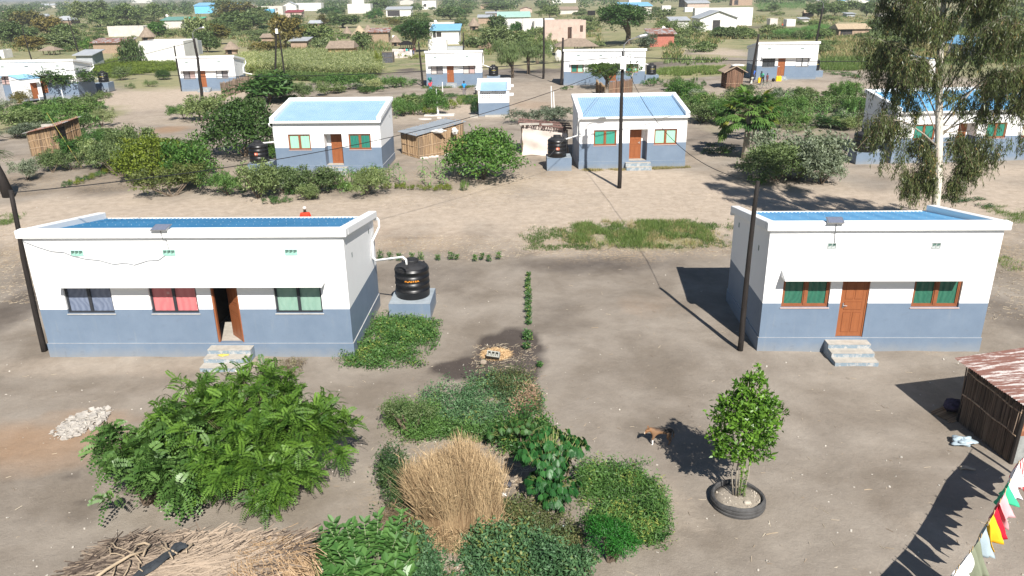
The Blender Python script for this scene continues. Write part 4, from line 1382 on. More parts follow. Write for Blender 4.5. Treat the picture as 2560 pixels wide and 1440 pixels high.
TARP = plain('pinkish_tarpaulin', (.66, .58, .52), .7, .12, 1.5)
for i, (s, nm) in enumerate(((1, 'front'), (2, 'side'), (3, 'back'), (4, 'side'))):
 drape(L[i], L[(i + 1) % 4], H_[i] - .15, H_[(i + 1) % 4] - .15, s, 'tarpaulin', TARP, root)
for p, h in zip(L, H_): MB().tube([p, p + Vector((0, 0, h + .1))], .05, 6).build('corner_post', TWIG, root)
rs = random.Random(8)
m = MB()
for i in range(26):
 u = i / 25
 p = L[0].lerp(L[1], u) + Vector((0, -.25, H_[0] + (H_[1] - H_[0]) * u + rs.uniform(0, .12)))
 q_ = L[3].lerp(L[2], min(1, max(0, u + rs.uniform(-.1, .1)))) + Vector((0, .3, H_[3] + (H_[2] - H_[3]) * u + rs.uniform(0, .15)))
 m.tube([p, q_], rs.uniform(.02, .04), 5)
for i in range(9):
 v = i / 8
 m.tube([L[0].lerp(L[3], v) + Vector((-.3, 0, H_[0] + .12 + rs.uniform(0, .1))), L[1].lerp(L[2], v) + Vector((.35, 0, H_[1] + .12 + rs.uniform(0, .1)))], rs.uniform(.02, .045), 5)
m.build('stick_roof', plain('grey_red_sticks', (.17, .10, .085), .9, .5, 3), root)
m = MB().box(-.2, -.3, 2.2, 1.2, -.1, 2.32).box(1.4, .1, 2.1, 2.2, .6, 2.16)
m.build('roof_plank', CONC, root)

# small things hung by the latrine: tap stand, posts
g = G(1095, 288)
root = empty('tap_stand', g, 0, "tall white stand pipe on a pale slab in front of the latrine", 'stand pipe')
MB().tube([(0, 0, 0), (-.05, 0, 2.5)], .045, 8).build('pipe', PVC, root)
MB().tube([(.02, 0, 0), (.0, 0, .55)], .10, 8).build('sleeve', PVC, root)
MB().bev(-1.3, -.7, -.05, 1.6, .5, .10, .02).build('slab', PALEC, root)
MB().lathe([(.45, 0), (.45, .08)], 20, (-1.0, -2.6, 0), 0, 1.4, .8).box(.1, -2.2, -.05, .5, -1.9, .12).build('drain_slab', PALEC, root)
g = G(1107, 232)
tag(MB().tube([g, g + Vector((0, 0, 1.25))], .05, 7).build('marker_post', PVC), "short white post beside the far house's steps", 'post')
for px, py, h, lab in ((106, 274, 1.6, "white pipe post under the cable at the left edge's crops"), (163, 262, 1.7, "white pipe post in front of the little spreading tree"), (1380, 284, 2.6, "left of two thin white posts behind the tarpaulin shed"), (1386, 288, 2.2, "right of two thin white posts behind the tarpaulin shed")):
 g = G(px, py)
 tag(MB().tube([g, g + Vector((-.1, 0, h))], .05, 7).build('marker_post', PVC), lab, 'post', 'thin white posts')

# reed hut in the far row with the pale load on its roof
a, b = G(1815, 222), G(1864, 224)
root = empty('reed_hut', a, 0, "brown reed hut with a pitched mat roof near the people by the far house", 'hut')
L = [Vector((0, 0, 0)), Vector((b.x - a.x, 0, 0)), Vector((b.x - a.x, 2.2, 0)), Vector((0, 2.2, 0))]
for i in range(4): reed_wall('reed_wall', L[i], L[(i + 1) % 4], 1.9, 1.9, REEDDARK, root, seed=20 + i, rails=(.3,), r=.03, n=70)
W_ = b.x - a.x
MB().poly([(0, -.01, 1.85), (W_, -.01, 1.85), (W_ / 2, -.01, 2.35)]).poly([(0, 2.21, 1.85), (W_, 2.21, 1.85), (W_ / 2, 2.21, 2.35)]).build('gable', plain('brown_matting', (.20, .12, .08), .9, .3, 8), root)
q = MB()
for s in (0, 1):
 x0, x1 = (-.45, W_ / 2) if s == 0 else (W_ / 2, W_ + .45)
 z0, z1 = (1.72, 2.42) if s == 0 else (2.42, 1.72)
 q.hexa([(x0, -.35, z0), (x1, -.35, z1), (x1, 2.5, z1), (x0, 2.5, z0), (x0, -.35, z0 + .08), (x1, -.35, z1 + .08), (x1, 2.5, z1 + .08), (x0, 2.5, z0 + .08)])
q.build('roof', plain('mat_roof', (.38, .29, .21), .9, .25, 3, bmp=.03), root)
s_ = lumpy('x', (W_ * .62, .2, 2.38), .75, .4, .12, plain('dirty_white_sheet', (.62, .60, .56)), 5, 18, .4, root); s_.name = 'sheet_on_roof'
# reed fences
def fence(a, b, h, label, mat=REEDGREY, seed=1):
 root = empty('reed_fence', a, 0, label, 'fence', 'reed fences')
 reed_wall('reed_panel', Vector((0, 0, 0)), b - a, h, h, mat, root, seed=seed, n=int((b - a).length / .05), r=.03, rails=(.5,), jag=.1)
 for t in (0, .5, 1): MB().tube([(b - a) * t, (b - a) * t + Vector((0, 0, h + .1))], .05, 6).build('post', TWIG, root)


fence(G(556, 246), G(626, 224), 1.75, "pale reed fence at the right end of the bent pole's house", seed=31)
fence(G(1490, 232), G(1512, 250), 1.4, "short reed fence left of the small round tree", STRAWM, 33)
fence(G(1522, 243), G(1580, 236), 1.7, "reed fence behind the pale blue roof, right of the small round tree", REEDDARK, 34)

# ------------------------------------------------------------------ foreground odds and ends
# thatch roofed shelter at the bottom left
root = empty('thatched_shelter', (-5.8, 11.0, 0), 0, "thatched shelter roof loaded with crooked sticks at the bottom left", 'shelter')
rg = np.random.default_rng(12)
def roofz(x, y): return 1.75 + .18 * np.exp(-((y + .1) / .55) ** 2) - .10 * np.abs(x) * .3 - .05 * (y > .6)
n = 7500
cx, cy = rg.uniform(-1.75, 1.75, n), rg.uniform(-1.6, .95, n)
ang = rg.normal(.35, .40, n) + (rg.random(n) < .15) * rg.uniform(-1, 1, n)
Ls = rg.uniform(.35, .9, n)
d = np.stack([np.cos(ang), np.sin(ang), rg.normal(0, .04, n)], 1)
C_ = np.stack([cx + .12 * cy, cy, roofz(cx, cy) - rg.random(n) * .12], 1)
keep = ~((cx > 1.35) & (cy < .1) & (rg.random(n) < .5))
P0, P1 = (C_ - d * Ls[:, None] / 2)[keep], (C_ + d * Ls[:, None] / 2)[keep]
P0[:, 2] = np.minimum(P0[:, 2], roofz(P0[:, 0], P0[:, 1]) + .03); P1[:, 2] = np.minimum(P1[:, 2], roofz(P1[:, 0], P1[:, 1]) + .06)
tn = np.clip(.5 + .35 * np.sin(C_[keep][:, 0] * 1.7 + 1) + rg.normal(0, .30, keep.sum()), 0, 1)
sticks('thatch', P0, P1, .0095 * rg.uniform(.5, 1.6, keep.sum()), stalk('old_thatch', (.060, .045, .036), (.37, .29, .215)), root, tint=tn)
nn = 1500                                                  # ragged hanging end
ax = rg.uniform(.9, 1.95, nn); ay = rg.uniform(-1.5, .8, nn)
Q0 = np.stack([ax, ay, roofz(ax, ay) + rg.random(nn) * .05], 1)
Q1 = Q0 + np.stack([rg.uniform(.05, .45, nn), rg.normal(0, .3, nn), -rg.uniform(.05, .9, nn)], 1)
sticks('hanging_thatch', Q0, Q1, .007, STRAWM, root)
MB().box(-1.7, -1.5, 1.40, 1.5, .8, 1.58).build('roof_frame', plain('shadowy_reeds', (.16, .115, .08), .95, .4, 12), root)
for x, y in ((-1.5, .7), (1.3, .7), (-1.5, -1.4), (1.3, -1.4), (0, .7)): MB().tube([(x, y, -.2), (x, y, 1.5)], .05, 7).build('post', TWIG, root)
def rz_(x, y): return float(roofz(np.array(x), np.array(y)))
DRYW = plain('dry_branch', (.40, .31, .21), .8, .25, 5, bmp=.006)
sts = [((-1.35, -.55), (-1.0, -.15), (-.72, .12), .032), ((-1.62, .62), (-1.35, .38), (-.75, .02), .013), ((-.98, .42), (-.72, .38), (-.66, -.02), .026), ((-.56, .48), (-.35, .22), (-.08, .02), .022), ((-.60, .36), (-.2, .02), (-.1, -.12), .018),
       ((-1.5, .38), (-1.3, .12), (-1.0, .02), .014), ((-.95, .3), (-.9, .12), (-.62, -.18), .016), ((-1.05, -.2), (-1.0, -.6), (-.98, -.9), .013), ((-.85, -.1), (-.8, -.35), (-.78, -.62), .014), ((.04, .36), (.03, .2), (.07, .05), .02), ((-.7, -.2), (-.6, -.32), (-.52, -.36), .014)]
for a_, b_, c_, r in sts:
 pts = [(p[0], p[1], rz_(*p) + .05 + r) for p in (a_, b_, c_)]
 MB().tube([pts[0], Vector(pts[0]).lerp(Vector(pts[1]), .5) + Vector((.02, .02, .03)), pts[1], Vector(pts[1]).lerp(Vector(pts[2]), .5) + Vector((-.02, .01, .02)), pts[2]], [r, r * .95, r * .9, r * .8, r * .6], 7).build('loose_branch', DRYW, root, True)
m = MB()
vs = []
for i in range(13):
 t = i / 12
 x, y = -.95 + .9 * t, -.95 + 1.22 * t
 for k, o in enumerate((-.10, -.05, .0, .05, .10)): vs.append((x + o * .8, y - o * .6, rz_(x, y) + .05 + .03 * math.sin(i * 1.3 + k * 2) + (.03 if k in (1, 3) else 0) + (.08 if i > 10 else 0)))
m.add(vs, [(i * 5 + k, i * 5 + k + 1, i * 5 + k + 6, i * 5 + k + 5) for i in range(12) for k in range(4)])
m.build('plastic_sheet', plain('grey_plastic', (.045, .05, .055), .35, .3, 9), root, True)

# lorry tyre planter and the young tree's bed
g = G(1836, 1262)
PL = Vector((5.10, 14.90, 0))
root = empty('tyre_planter', PL, 0, "half buried lorry tyre ringing the slender young tree", 'planter')
RO, RI, TH = .60, .53, .27
m = MB()
prof = []
for z, dr in ((-.1, 0), (.02, .0), (.04, .015), (.07, .015), (.08, .0), (.11, .0), (.12, .015), (.16, .015), (.17, 0), (.20, 0), (.21, .01), (.24, .0), (.27, -.03)): prof.append((RO + dr, z))
ni = 56
vs, fs = [], []
rr = random.Random(3)
full = prof + [(RI + .02, .275), (RI, .25), (RI, .0)]
for k in range(ni):
 a_ = 2 * math.pi * k / ni
 cut = .05 * max(0, math.sin(a_ * 2 + 1.1)) + rr.uniform(0, .012)
 for i, (r, z) in enumerate(full): vs.append((r * math.cos(a_), r * math.sin(a_), z - (cut if z > .2 else 0)))
nf = len(full)
for k in range(ni):
 for i in range(nf - 1): fs.append((k * nf + i, ((k + 1) % ni) * nf + i, ((k + 1) % ni) * nf + i + 1, k * nf + i + 1))
m.add(vs, fs)
m.build('tyre', plain('worn_rubber', (.075, .073, .072), .75, .3, 6), root)
s_ = MB().lathe([(RI - .002, -.05), (RI - .002, .15), (RI * .7, .175), (RI * .3, .185), (.02, .19)], 40)
s_.build('soil_bed', plain('sandy_bed', (.30, .26, .21), .95, .25, 9, bmp=.02), root, True)
m = MB()
for i in range(60):
 a_, r = rr.uniform(0, 6.28), RI * .93 * math.sqrt(rr.random())
 s = rr.uniform(.006, .02)
 m.bev(r * math.cos(a_) - s, r * math.sin(a_) - s, .15, r * math.cos(a_) + s, r * math.sin(a_) + s, .175 + s, s * .3)
m.bev(.06, -.30, .17, .22, -.2, .23, .02)
m.build('pebbles', plain('pale_stone2', (.45, .40, .33), .9, .2, 8), root)

# rubble heap: slabs and chips
rg = random.Random(21)
m = MB()
def shard(m, x, y, z, s, flat, seed):
 r = random.Random(seed)
 k = r.choice((4, 5, 6))
 a0 = r.uniform(0, 6.28)
 h = s * flat
 tx, ty = r.uniform(-.5, .5), r.uniform(-.5, .5)
 lo, hi = [], []
 for i in range(k):
  a = a0 + 2 * math.pi * i / k + r.uniform(-.25, .25)
  rr_ = s * r.uniform(.7, 1.2)
  dx, dy = rr_ * math.cos(a), rr_ * math.sin(a)
  lo.append((x + dx, y + dy, z - h * .5 + dx * tx + dy * ty))
  hi.append((x + dx * .88, y + dy * .88, z + h * .5 + dx * tx + dy * ty))
 m.add(lo + hi, [tuple(range(k - 1, -1, -1)), tuple(range(k, 2 * k))] + [(i, (i + 1) % k, k + (i + 1) % k, k + i) for i in range(k)])
for i in range(1100):
 u, v = rg.gauss(0, .40), rg.gauss(0, .40)
 if u * u + v * v > 1.0: continue
 x, y = u * .62 + v * .12, v * .90 + u * .12
 h = .10 * max(0, 1 - (u * u + v * v))
 s = rg.choice((.015, .02, .03, .04, .06, .09)) * rg.uniform(.7, 1.3)
 shard(m, x, y, h * rg.uniform(.5, 1.1) + s * .2, s, .35, i)
for (x, y, s) in ((-.05, .22, .17), (.24, .15, .14), (.1, -.12, .12), (-.22, .0, .11), (.28, .38, .1), (-.1, .45, .1)): shard(m, x, y, .15, s, .3, int(s * 999))
o = m.build('rubble_heap', plain('broken_plaster', (.40, .37, .33), .9, .28, 9, bmp=.01), loc=G(205, 1060))
tag(o, "heap of broken pale plaster and concrete left of the feathery bush", 'rubble heap')

# hollow block, boulder, straw and ash by the burnt patch
g = G(1233, 903)
m = MB()
bl, bw, bh = .40, .2, .19
th = .03
for x0 in (0, .1233, .2466, .37): m.box(x0, 0, 0, x0 + th, bh, bw)
m.box(th, 0, 0, .1233, th, bw); m.box(.1533, 0, 0, .2466, th, bw); m.box(.2766, 0, 0, .37, th, bw)
m.box(th, bh - th, 0, .1233, bh, bw); m.box(.1533, bh - th, 0, .2466, bh, bw); m.box(.2766, bh - th, 0, .37, bh, bw)
for x0, x1 in ((th, .1233), (.1533, .2466), (.2766, .37)): m.box(x0, th, .02, x1, bh - th, .03)
o = m.build('hollow_block', plain('block_grey', (.36, .36, .32), .9, .15, 8, bmp=.01), loc=g + Vector((-.18, 0.1, .10)))
o.rotation_euler = (math.radians(52), .05, -.25)
tag(o, "grey hollow concrete block tipped on its side by the burnt patch", 'concrete block')
o = lumpy('boulder', G(1208, 912), .11, .09, .09, plain('brown_stone', (.33, .27, .21), .9, .2, 6, bmp=.01), 5, 14, .2)
tag(o, "small brown boulder touching the hollow block", 'stone')
rg = np.random.default_rng(5)
n = 1500
r = rg.random(n) ** .6
a = rg.uniform(0, 6.28, n)
c = np.stack([.46 * r * np.cos(a), .42 * r * np.sin(a), .16 * (1 - r) * rg.random(n) + .01], 1)
d = rg.normal(size=(n, 3)) * [1, 1, .25]
d = nrm(d) * rg.uniform(.05, .16, (n, 1))
o = sticks('straw_heap', c - d, c + d, .0055, stalk('fresh_straw', (.40, .25, .12), (.75, .55, .32)), seed=3)
o.location = G(1240, 886)
tag(o, "loose heap of golden straw behind the hollow block", 'straw', kind='stuff')

# pebbles and chips strewn over the yards
rg = random.Random(77)
m = MB()
for i in range(900):
 px, py = rg.uniform(0, 2560), rg.uniform(560, 1440) if rg.random() < .75 else rg.uniform(440, 560)
 p = G(px, py)
 s = rg.choice((.008, .01, .012, .02, .028)) * rg.uniform(.8, 1.3)
 shard(m, p.x, p.y, s * .25, s, .5, i)
tag(m.build('pebbles', plain('pale_pebbles', (.50, .46, .40), .9, .25, .7)), "scattered pale pebbles on the bare yards", 'pebbles', kind='stuff')
rg = np.random.default_rng(15)
q = []
for (x0, x1, y0, y1, n) in ((0, 2560, 600, 1440, 500), (940, 1300, 590, 650, 700), (1290, 1850, 560, 640, 1800), (0, 90, 560, 760, 700), (2440, 2560, 560, 800, 600), (960, 1350, 1100, 1440, 1600), (1000, 1900, 480, 530, 500), (600, 1300, 455, 520, 900), (1180, 1340, 860, 930, 400)):
 for px, py in zip(rg.uniform(x0, x1, n), rg.uniform(y0, y1, n)): q.append(G(px, py))
c = np.array(q)
n = len(c)
a = rg.uniform(0, 3.14, n)
l = rg.uniform(.02, .10, n)[:, None]
d = np.stack([np.cos(a), np.sin(a), rg.normal(0, .15, n)], 1) * l
c[:, 2] += .012
tag(sticks('straw_litter', c - d, c + d, .0045, stalk('litter_straw', (.26, .18, .11), (.72, .62, .46)), seed=4), "dry straw and stalks littering the ground", 'litter', kind='stuff')
for px, py, an, l, lab in ((1930, 1335, .2, .14, "pale dry stalk alone on the bare yard, lower right"), (1675, 1222, -.3, .0, None), (1487, 820, .1, .12, "curved pale twig on the bare central yard"), (2170, 1225, .1, .1, "short stalk near the clothes' shadow")):
 if not lab: continue
 g = G(px, py)
 v = Vector((math.cos(an), math.sin(an), 0)) * l
 tag(MB().tube([g - v + Vector((0, 0, .012)), g + Vector((0, .01, .014)), g + v + Vector((0, 0, .012))], .008, 5).build('dry_stalk', DRYW), lab, 'stalk')
for (px, py, lab) in ((565, 928, "left of the pair of pale shoes below the open door's steps"), (590, 928, "right of the pair of pale shoes below the open door's steps")):
 o = lumpy('shoe', G(px, py), .05, .12, .035, plain('pale_shoe', (.55, .52, .5), .6, .3, 9), px, 12, .15, rot=.5)
 tag(o, lab, 'shoe', 'pair of shoes')
g = Vector((-15.223 + 5.95, 23.264 - .70, .285))
o = lumpy('yellow_cloth', g, .17, .09, .012, plain('yellow_cloth', (.60, .50, .12), .8, .3, 20), 6, 20, .3)
tag(o, "yellow cloth dropped on the middle step of the open-door house", 'cloth')
o = lumpy('green_rag', Vector((-15.223 + 7.78, 23.05, 1.36)), .05, .03, .06, plain('green_rag', (.03, .35, .2), .8, .2, 9), 8, 12, .3)
tag(o, "little green rag hanging below the green curtained window", 'rag')
o = lumpy('white_bucket', G(1174, 249), .17, .17, .17, PVC, 8, 14, .02)
tag(o, "small white bucket on the ground left of the latrine", 'bucket')

# ------------------------------------------------------------------ washing on its line
LP = [Vector((6.2, 9.3, 1.62)), Vector((7.71, 10.92, 1.50)), Vector((8.58, 11.75, 1.46)), Vector((9.7, 12.95, 1.47)), Vector((10.76, 14.13, 1.52)), Vector((11.49, 14.70, 1.60)), Vector((12.2, 15.3, 1.7))]
def lineat(t):
 k = t * (len(LP) - 1)
 i = min(int(k), len(LP) - 2)
 return LP[i].lerp(LP[i + 1], k - i)
ln = empty('clothes_line', LP[0] - Vector((0, 0, LP[0].z)), 0, "washing line strung across the bottom right corner", 'clothes line')
MB().tube([p - ln.location for p in LP], .006, 5).build('line', WIRE, ln)
for p in (LP[0], LP[-1]): MB().tube([Vector((p.x, p.y, -.2)) - ln.location, p - ln.location + Vector((0, 0, .1))], .04, 7).build('line_post', TWIG, ln)
dirl = (LP[5] - LP[1]).normalized()


def cloth(t0, t1, drop, col, label, seed, ragged=.15, pat=None, push=0.0):
 r = np.random.default_rng(seed)
 nx, nz = 18, 10
 a, b = lineat(t0), lineat(t1)
 base = (a + b) / 2
 nv = Vector((dirl.y, -dirl.x, 0))
 ph = r.uniform(0, 6.28, 6)
 vs, fs = [], []
 for j in range(nz + 1):
  for i in range(nx + 1):
   u, v = i / nx, j / nz
   p = lineat(t0 + (t1 - t0) * u)
   hem = drop * (1 - ragged * .5 * (1 + math.sin(7 * u + ph[0])) - ragged * .5 * abs(math.sin(3 * u + ph[1])))
   z = p.z - v * hem
   o = .17 * math.sin(8 * u + ph[2]) * v ** .7 + .06 * math.sin(22 * u + 4 * v + ph[3]) * v + (.08 + push) * v
   squeeze = 1 - .12 * v * math.sin(ph[4])
   c = base + (p - base) * squeeze
   vs.append(Vector((c.x + nv.x * o, c.y + nv.y * o, z)) - base)
 for j in range(nz):
  for i in range(nx):
   k = j * (nx + 1) + i
   fs.append((k, k + nx + 1, k + nx + 2, k + 1))
 if pat:
  mt = patterned('cloth_%d' % seed, col, pat)
 else: mt = plain('cloth_%d' % seed, col, .85, .06, 5)
 o = MB().add(vs, fs).build('laundry', mt, None, True, loc=base)
 sm = o.modifiers.new('thick', 'SOLIDIFY'); sm.thickness = .008
 tag(o, label, 'laundry', 'washing pegged on the line')
 pg = MB()
 for u in (.06, .94):
  p = lineat(t0 + (t1 - t0) * u) - base
  pg.beam(p + Vector((0, 0, -.03)), p + Vector((0, 0, .06)), .012, .02, up=(0, 1, 0))
 pg.build('peg', plain('wooden_peg', (.55, .40, .22), .7, .1, 9), o)
 return o


def patterned(name, a, b):
 m, n, bs, o = _new(name)
 v = n.nodes.new('ShaderNodeTexWave'); v.inputs['Scale'].default_value = 5; v.inputs['Distortion'].default_value = 5; v.inputs['Detail'].default_value = 2
 n.links.new(objco(n), v.inputs['Vector'])
 n.links.new(mixc(n, ramp(n, v.outputs['Fac'], [(.45, 0.0), (.52, 1.0)]), a, b), bs.inputs['Base Color'])
 bs.inputs['Roughness'].default_value = .85
 return m


WSH = [(.075, .115, .35, (.75, .73, .70), "small white piece nearest the bottom edge, last on the line", 1, .2, None), (.125, .16, .40, (.70, .66, .62), "cream piece beside the big white shirt", 2, .2, None),
       (.17, .262, .62, (.80, .80, .80), "big white shirt between the cream piece and the olive cloth", 3, .25, None), (.272, .33, .80, (.20, .22, .15), "olive green cloth hanging long", 4, .15, None),
       (.34, .395, .62, (.36, .44, .48), "grey blue cloth between the olive and the yellow ones", 5, .15, None), (.40, .44, .66, (.85, .48, .02), "yellow orange cloth beside the dark red one", 6, .15, None), (.435, .49, .66, (.55, .01, .03), "dark red cloth beside the yellow one", 7, .15, None),
       (.48, .535, .62, (.78, .38, .40), "pink cloth between the dark red and the green ones", 8, .2, None), (.53, .575, .40, (.05, .48, .25), "small bright green cloth", 9, .1, None), (.57, .665, .75, (.80, .78, .80), "white cloth right of the green one", 10, .3, None),
       (.655, .75, .95, (.70, .05, .05), "red cloth with pale streaks", 11, .3, (.75, .6, .6)), (.735, .95, 1.12, (.62, .02, .05), "large crimson wrap with white and purple pattern at the line's far end", 12, .25, (.72, .55, .62))]
for t0, t1, dr, c, lab, sd_, rgd, pt in WSH: cloth(t0, t1, dr, c, lab, sd_, rgd, pt)

# ------------------------------------------------------------------ people and the dog
def skin(name, verts, edges, rad, mat, parent=None, loc=None, lev=2, rootv=0):
 me = bpy.data.meshes.new(name)
 me.from_pydata([tuple(v) for v in verts], edges, [])
 o = link(name, me, parent, loc)
 sk_ = o.modifiers.new('Skin', 'SKIN')
 sk_.use_smooth_shade = True
 for i, r in enumerate(rad):
  d = me.skin_vertices[0].data[i]
  d.radius = (r, r) if not isinstance(r, tuple) else r
  d.use_root = (i == rootv)
 ss = o.modifiers.new('Sub', 'SUBSURF')
 ss.levels = ss.render_levels = lev
 me.materials.append(mat)
 return o


SKIN = plain('dark_skin', (.055, .028, .018), .5, .1, 5)
HAIR = plain('black_hair', (.01, .009, .008), .9, .2, 9)


def person(g, rz, label, h=1.65, top=(.6, .05, .05), bottom=None, skirt=None, hat=None, arms=None, bend=0.0, lead=.12, scale=1.0):
 """figure facing -y (towards the viewer) when rz = 0; arms: [(elbow, hand) for left, right]"""
 root = empty('person', g, rz, label, 'person')
 k = h / 1.70
 def V(x, y, z):
  if z > .95:                                        # bend forward at the hips
   dz, dy = z - .95, y
   y, z = dy - dz * math.sin(bend), .95 + dz * math.cos(bend)
  return (x * k, y * k, z * k)
 arms = arms or [((-.26, .02, 1.12), (-.24, -.10, .88)), ((.26, .02, 1.12), (.24, -.10, .88))]
 vs = [V(0, 0, .95), V(0, 0, 1.15), V(0, 0, 1.38), V(0, 0, 1.47), V(0, -.01, 1.56), V(0, -.015, 1.66)]
 ed = [(0, 1), (1, 2), (2, 3), (3, 4), (4, 5)]
 rd = [.13, .115, .135, .05, .085, .075]
 for s, (el, ha) in zip((-1, 1), arms):
  i = len(vs)
  vs += [V(s * .17, 0, 1.39), V(*el), V(*ha)]
  rd += [.06, .042, .028]
  ed += [(2, i), (i, i + 1), (i + 1, i + 2)]
  hd = (Vector(ha) - Vector(el)).normalized()
  vs.append(V(*(Vector(ha) + hd * .07))); rd.append((.035, .018)); ed.append((i + 2, i + 3))
  side = hd.cross(Vector((0, 0, 1)) if abs(hd.z) < .8 else Vector((0, 1, 0))).normalized()
  for f, (o_, l_) in enumerate(((-.03, .07), (-.01, .085), (.01, .08), (.03, .065))):
   vs.append(V(*(Vector(ha) + hd * (.08 + l_) + side * o_ * 1.3))); rd.append(.009); ed.append((i + 3, len(vs) - 1))
  vs.append(V(*(Vector(ha) + hd * .06 + side * -.065))); rd.append(.010); ed.append((i + 2, len(vs) - 1))
 for s in (-1, 1):
  i = len(vs)
  ly = lead * s
  vs += [V(s * .095, 0, .90), V(s * .10, -.02 + ly * .5, .50), V(s * .10, ly, .09), V(s * .105, ly - .15, .035)]
  rd += [.085, .055, .038, .035]
  ed += [(0, i), (i, i + 1), (i + 1, i + 2), (i + 2, i + 3)]
 rd = [tuple(q * k for q in r) if isinstance(r, tuple) else r * k for r in rd]
 skin('body', vs, ed, rd, SKIN, root)
 cl = plain('shirt_%.2f_%.2f_%.2f' % top, top, .85, .1, 6)
 tv = [V(0, 0, .93), V(0, 0, 1.15), V(0, 0, 1.36), V(0, 0, 1.44)]
 te = [(0, 1), (1, 2), (2, 3)]
 tr = [.155, .14, .155, .075]
 for s, (el, ha) in zip((-1, 1), arms):
  i = len(tv)
  m_ = Vector((s * .17, 0, 1.39)).lerp(Vector(el), .75)
  tv += [V(s * .18, 0, 1.39), V(*m_)]; tr += [.078, .062]; te += [(2, i), (i, i + 1)]
 skin('shirt', tv, te, [r * k for r in tr], cl, root)
 if skirt:
  q = MB()
  q.lathe([(.15 * k, .99 * k), (.17 * k, .93 * k), (.20 * k, .6 * k), (.235 * k, skirt[1] * k)], 16, (0, 0, 0), 0, 1, .8)
  for zi in range(3): q.lathe([((.176 + .022 * zi) * k, (.84 - .18 * zi) * k), ((.183 + .022 * zi) * k, (.78 - .18 * zi) * k)], 16, (0, 0, 0), 1, 1.01, .81)
  q.build('skirt', [plain('skirt_%.2f' % skirt[0][0], skirt[0], .85, .15, 6), plain('skirt_band_%.2f' % skirt[0][0], sc(skirt[0], 2.2), .85, .1, 6)], root)
 if bottom:
  bv, be, br = [V(0, 0, .97)], [], [.14]
  for s in (-1, 1):
   i = len(bv)
   ly = lead * s
   bv += [V(s * .095, 0, .88), V(s * .10, -.02 + ly * .5, .50), V(s * .10, ly, .12)]; br += [.105, .075, .06]; be += [(0, i), (i, i + 1), (i + 1, i + 2)]
  skin('trousers', bv, be, [r * k for r in br], plain('trousers_%.2f' % bottom[0], bottom, .85, .1, 6), root)
 hx, hy, hz = V(0, .012, 1.64)
 MB().lathe([(.02, -.06), (.085, -.03), (.098, .03), (.08, .08), (.02, .105)], 14, (hx, hy, hz), 0, k, k).build('hair', HAIR if not hat else plain('hat_%.2f' % hat[0], hat, .8, .1, 6), root, True)
 f = MB()
 for s in (-1, 1): f.lathe([(.001, -.008), (.011, 0), (.001, .008)], 6, (hx + s * .032 * k, hy - .095 * k, hz - .02 * k))
 f.build('eyes', plain('eye_white', (.6, .58, .55), .4, .05, 3), root)
 return root


pr = person(G(770, 600), .2, "person in an orange red top and pale hat walking beyond the nearest left roof", 1.62, (.72, .05, .02), skirt=((.10, .10, .16), .15), hat=(.70, .62, .56))
pr = person(G(1077, 236), .1, "woman in red top and banded teal skirt carrying a basin on her head", 1.55, (.70, .06, .08), skirt=((.06, .19, .22), .10), arms=[((-.25, .02, 1.15), (-.26, -.05, .90)), ((.24, -.03, 1.62), (.12, -.02, 1.86))], lead=.05)
bs = MB().lathe([(.16, 0), (.24, .26), (.25, .27), (.225, .26), (.15, .02)], 20)
o = bs.build('basin', plain('teal_plastic', (.012, .16, .17), .4, .1, 4), None, True, loc=G(1077, 236) + Vector((0, -.02, 1.60)))
o.rotation_euler = (-1.0, -.35, 0)
tag(o, "teal basin tilted on the walking woman's head", 'basin')
person(G(1161, 242), -.1, "person in a bright blue shirt and grey trousers standing before the far house", 1.72, (.03, .28, .62), bottom=(.20, .18, .19), lead=.03)
person(G(1877, 216), .6, "child in pale dress bending beside the reed hut", 1.25, (.50, .50, .42), skirt=((.42, .42, .36), .42), bend=.5, lead=.05)
person(G(1882, 206), .3, "person in a blue shirt behind the reed hut's right corner", 1.55, (.04, .12, .45), bottom=(.06, .07, .15), lead=.04)
person(G(1905, 212), -.9, "person in a green shirt stooping by the yellow can", 1.55, (.08, .42, .27), bottom=(.05, .035, .035), bend=.5, lead=.2)
person(G(1917, 208), .4, "small child in brown next to the stooping person", 1.05, (.16, .05, .04), bottom=(.14, .06, .05), lead=.03)
person(G(1955, 73), .3, "distant person in orange between the two pale far boxes", 1.6, (.62, .12, .05), bottom=(.06, .05, .06), lead=.05)
person(G(1034, 137), 1.2, "person in dark red bending by the pale cloth wall", 1.5, (.35, .02, .06), skirt=((.10, .05, .06), .2), bend=.8)
person(G(1051, 392), 1.3, "person in black crouched against the reed shed's left end", 1.35, (.02, .02, .024), skirt=((.02, .02, .024), .12), bend=.6)


def canister(g, label, col=(.75, .50, .02), s=1.0):
 m = MB().bev(-.13 * s, -.09 * s, 0, .13 * s, .09 * s, .42 * s, .03)
 root = m.build('jerrycan', plain('yellow_plastic', col, .45, .08, 4), None, loc=g)
 tag(root, label, 'jerrycan', 'yellow water cans')
 MB().tube([(-.07 * s, 0, .41 * s), (-.06 * s, 0, .48 * s), (.04 * s, 0, .48 * s), (.05 * s, 0, .41 * s)], .016, 6).build('handle', plain('yellow_plastic', col), root)
 MB().lathe([(.03, .41 * s), (.03, .46 * s)], 8, (.09 * s, 0, 0)).build('cap', DARK, root)


for px, py, lab in ((1943, 203, "left of the two yellow cans by the far door"), (1949, 203, "right of the two yellow cans by the far door"), (1898, 207, "yellow can behind the stooping person"), (1849, 232, "pale yellow can in front of the reed hut")):
 canister(G(px, py), lab, s=1.35)
o = lumpy('cooking_pot', G(1933, 204), .2, .2, .2, DARK, 3, 14, .05); tag(o, "black pot left of the yellow cans at the far door", 'pot')
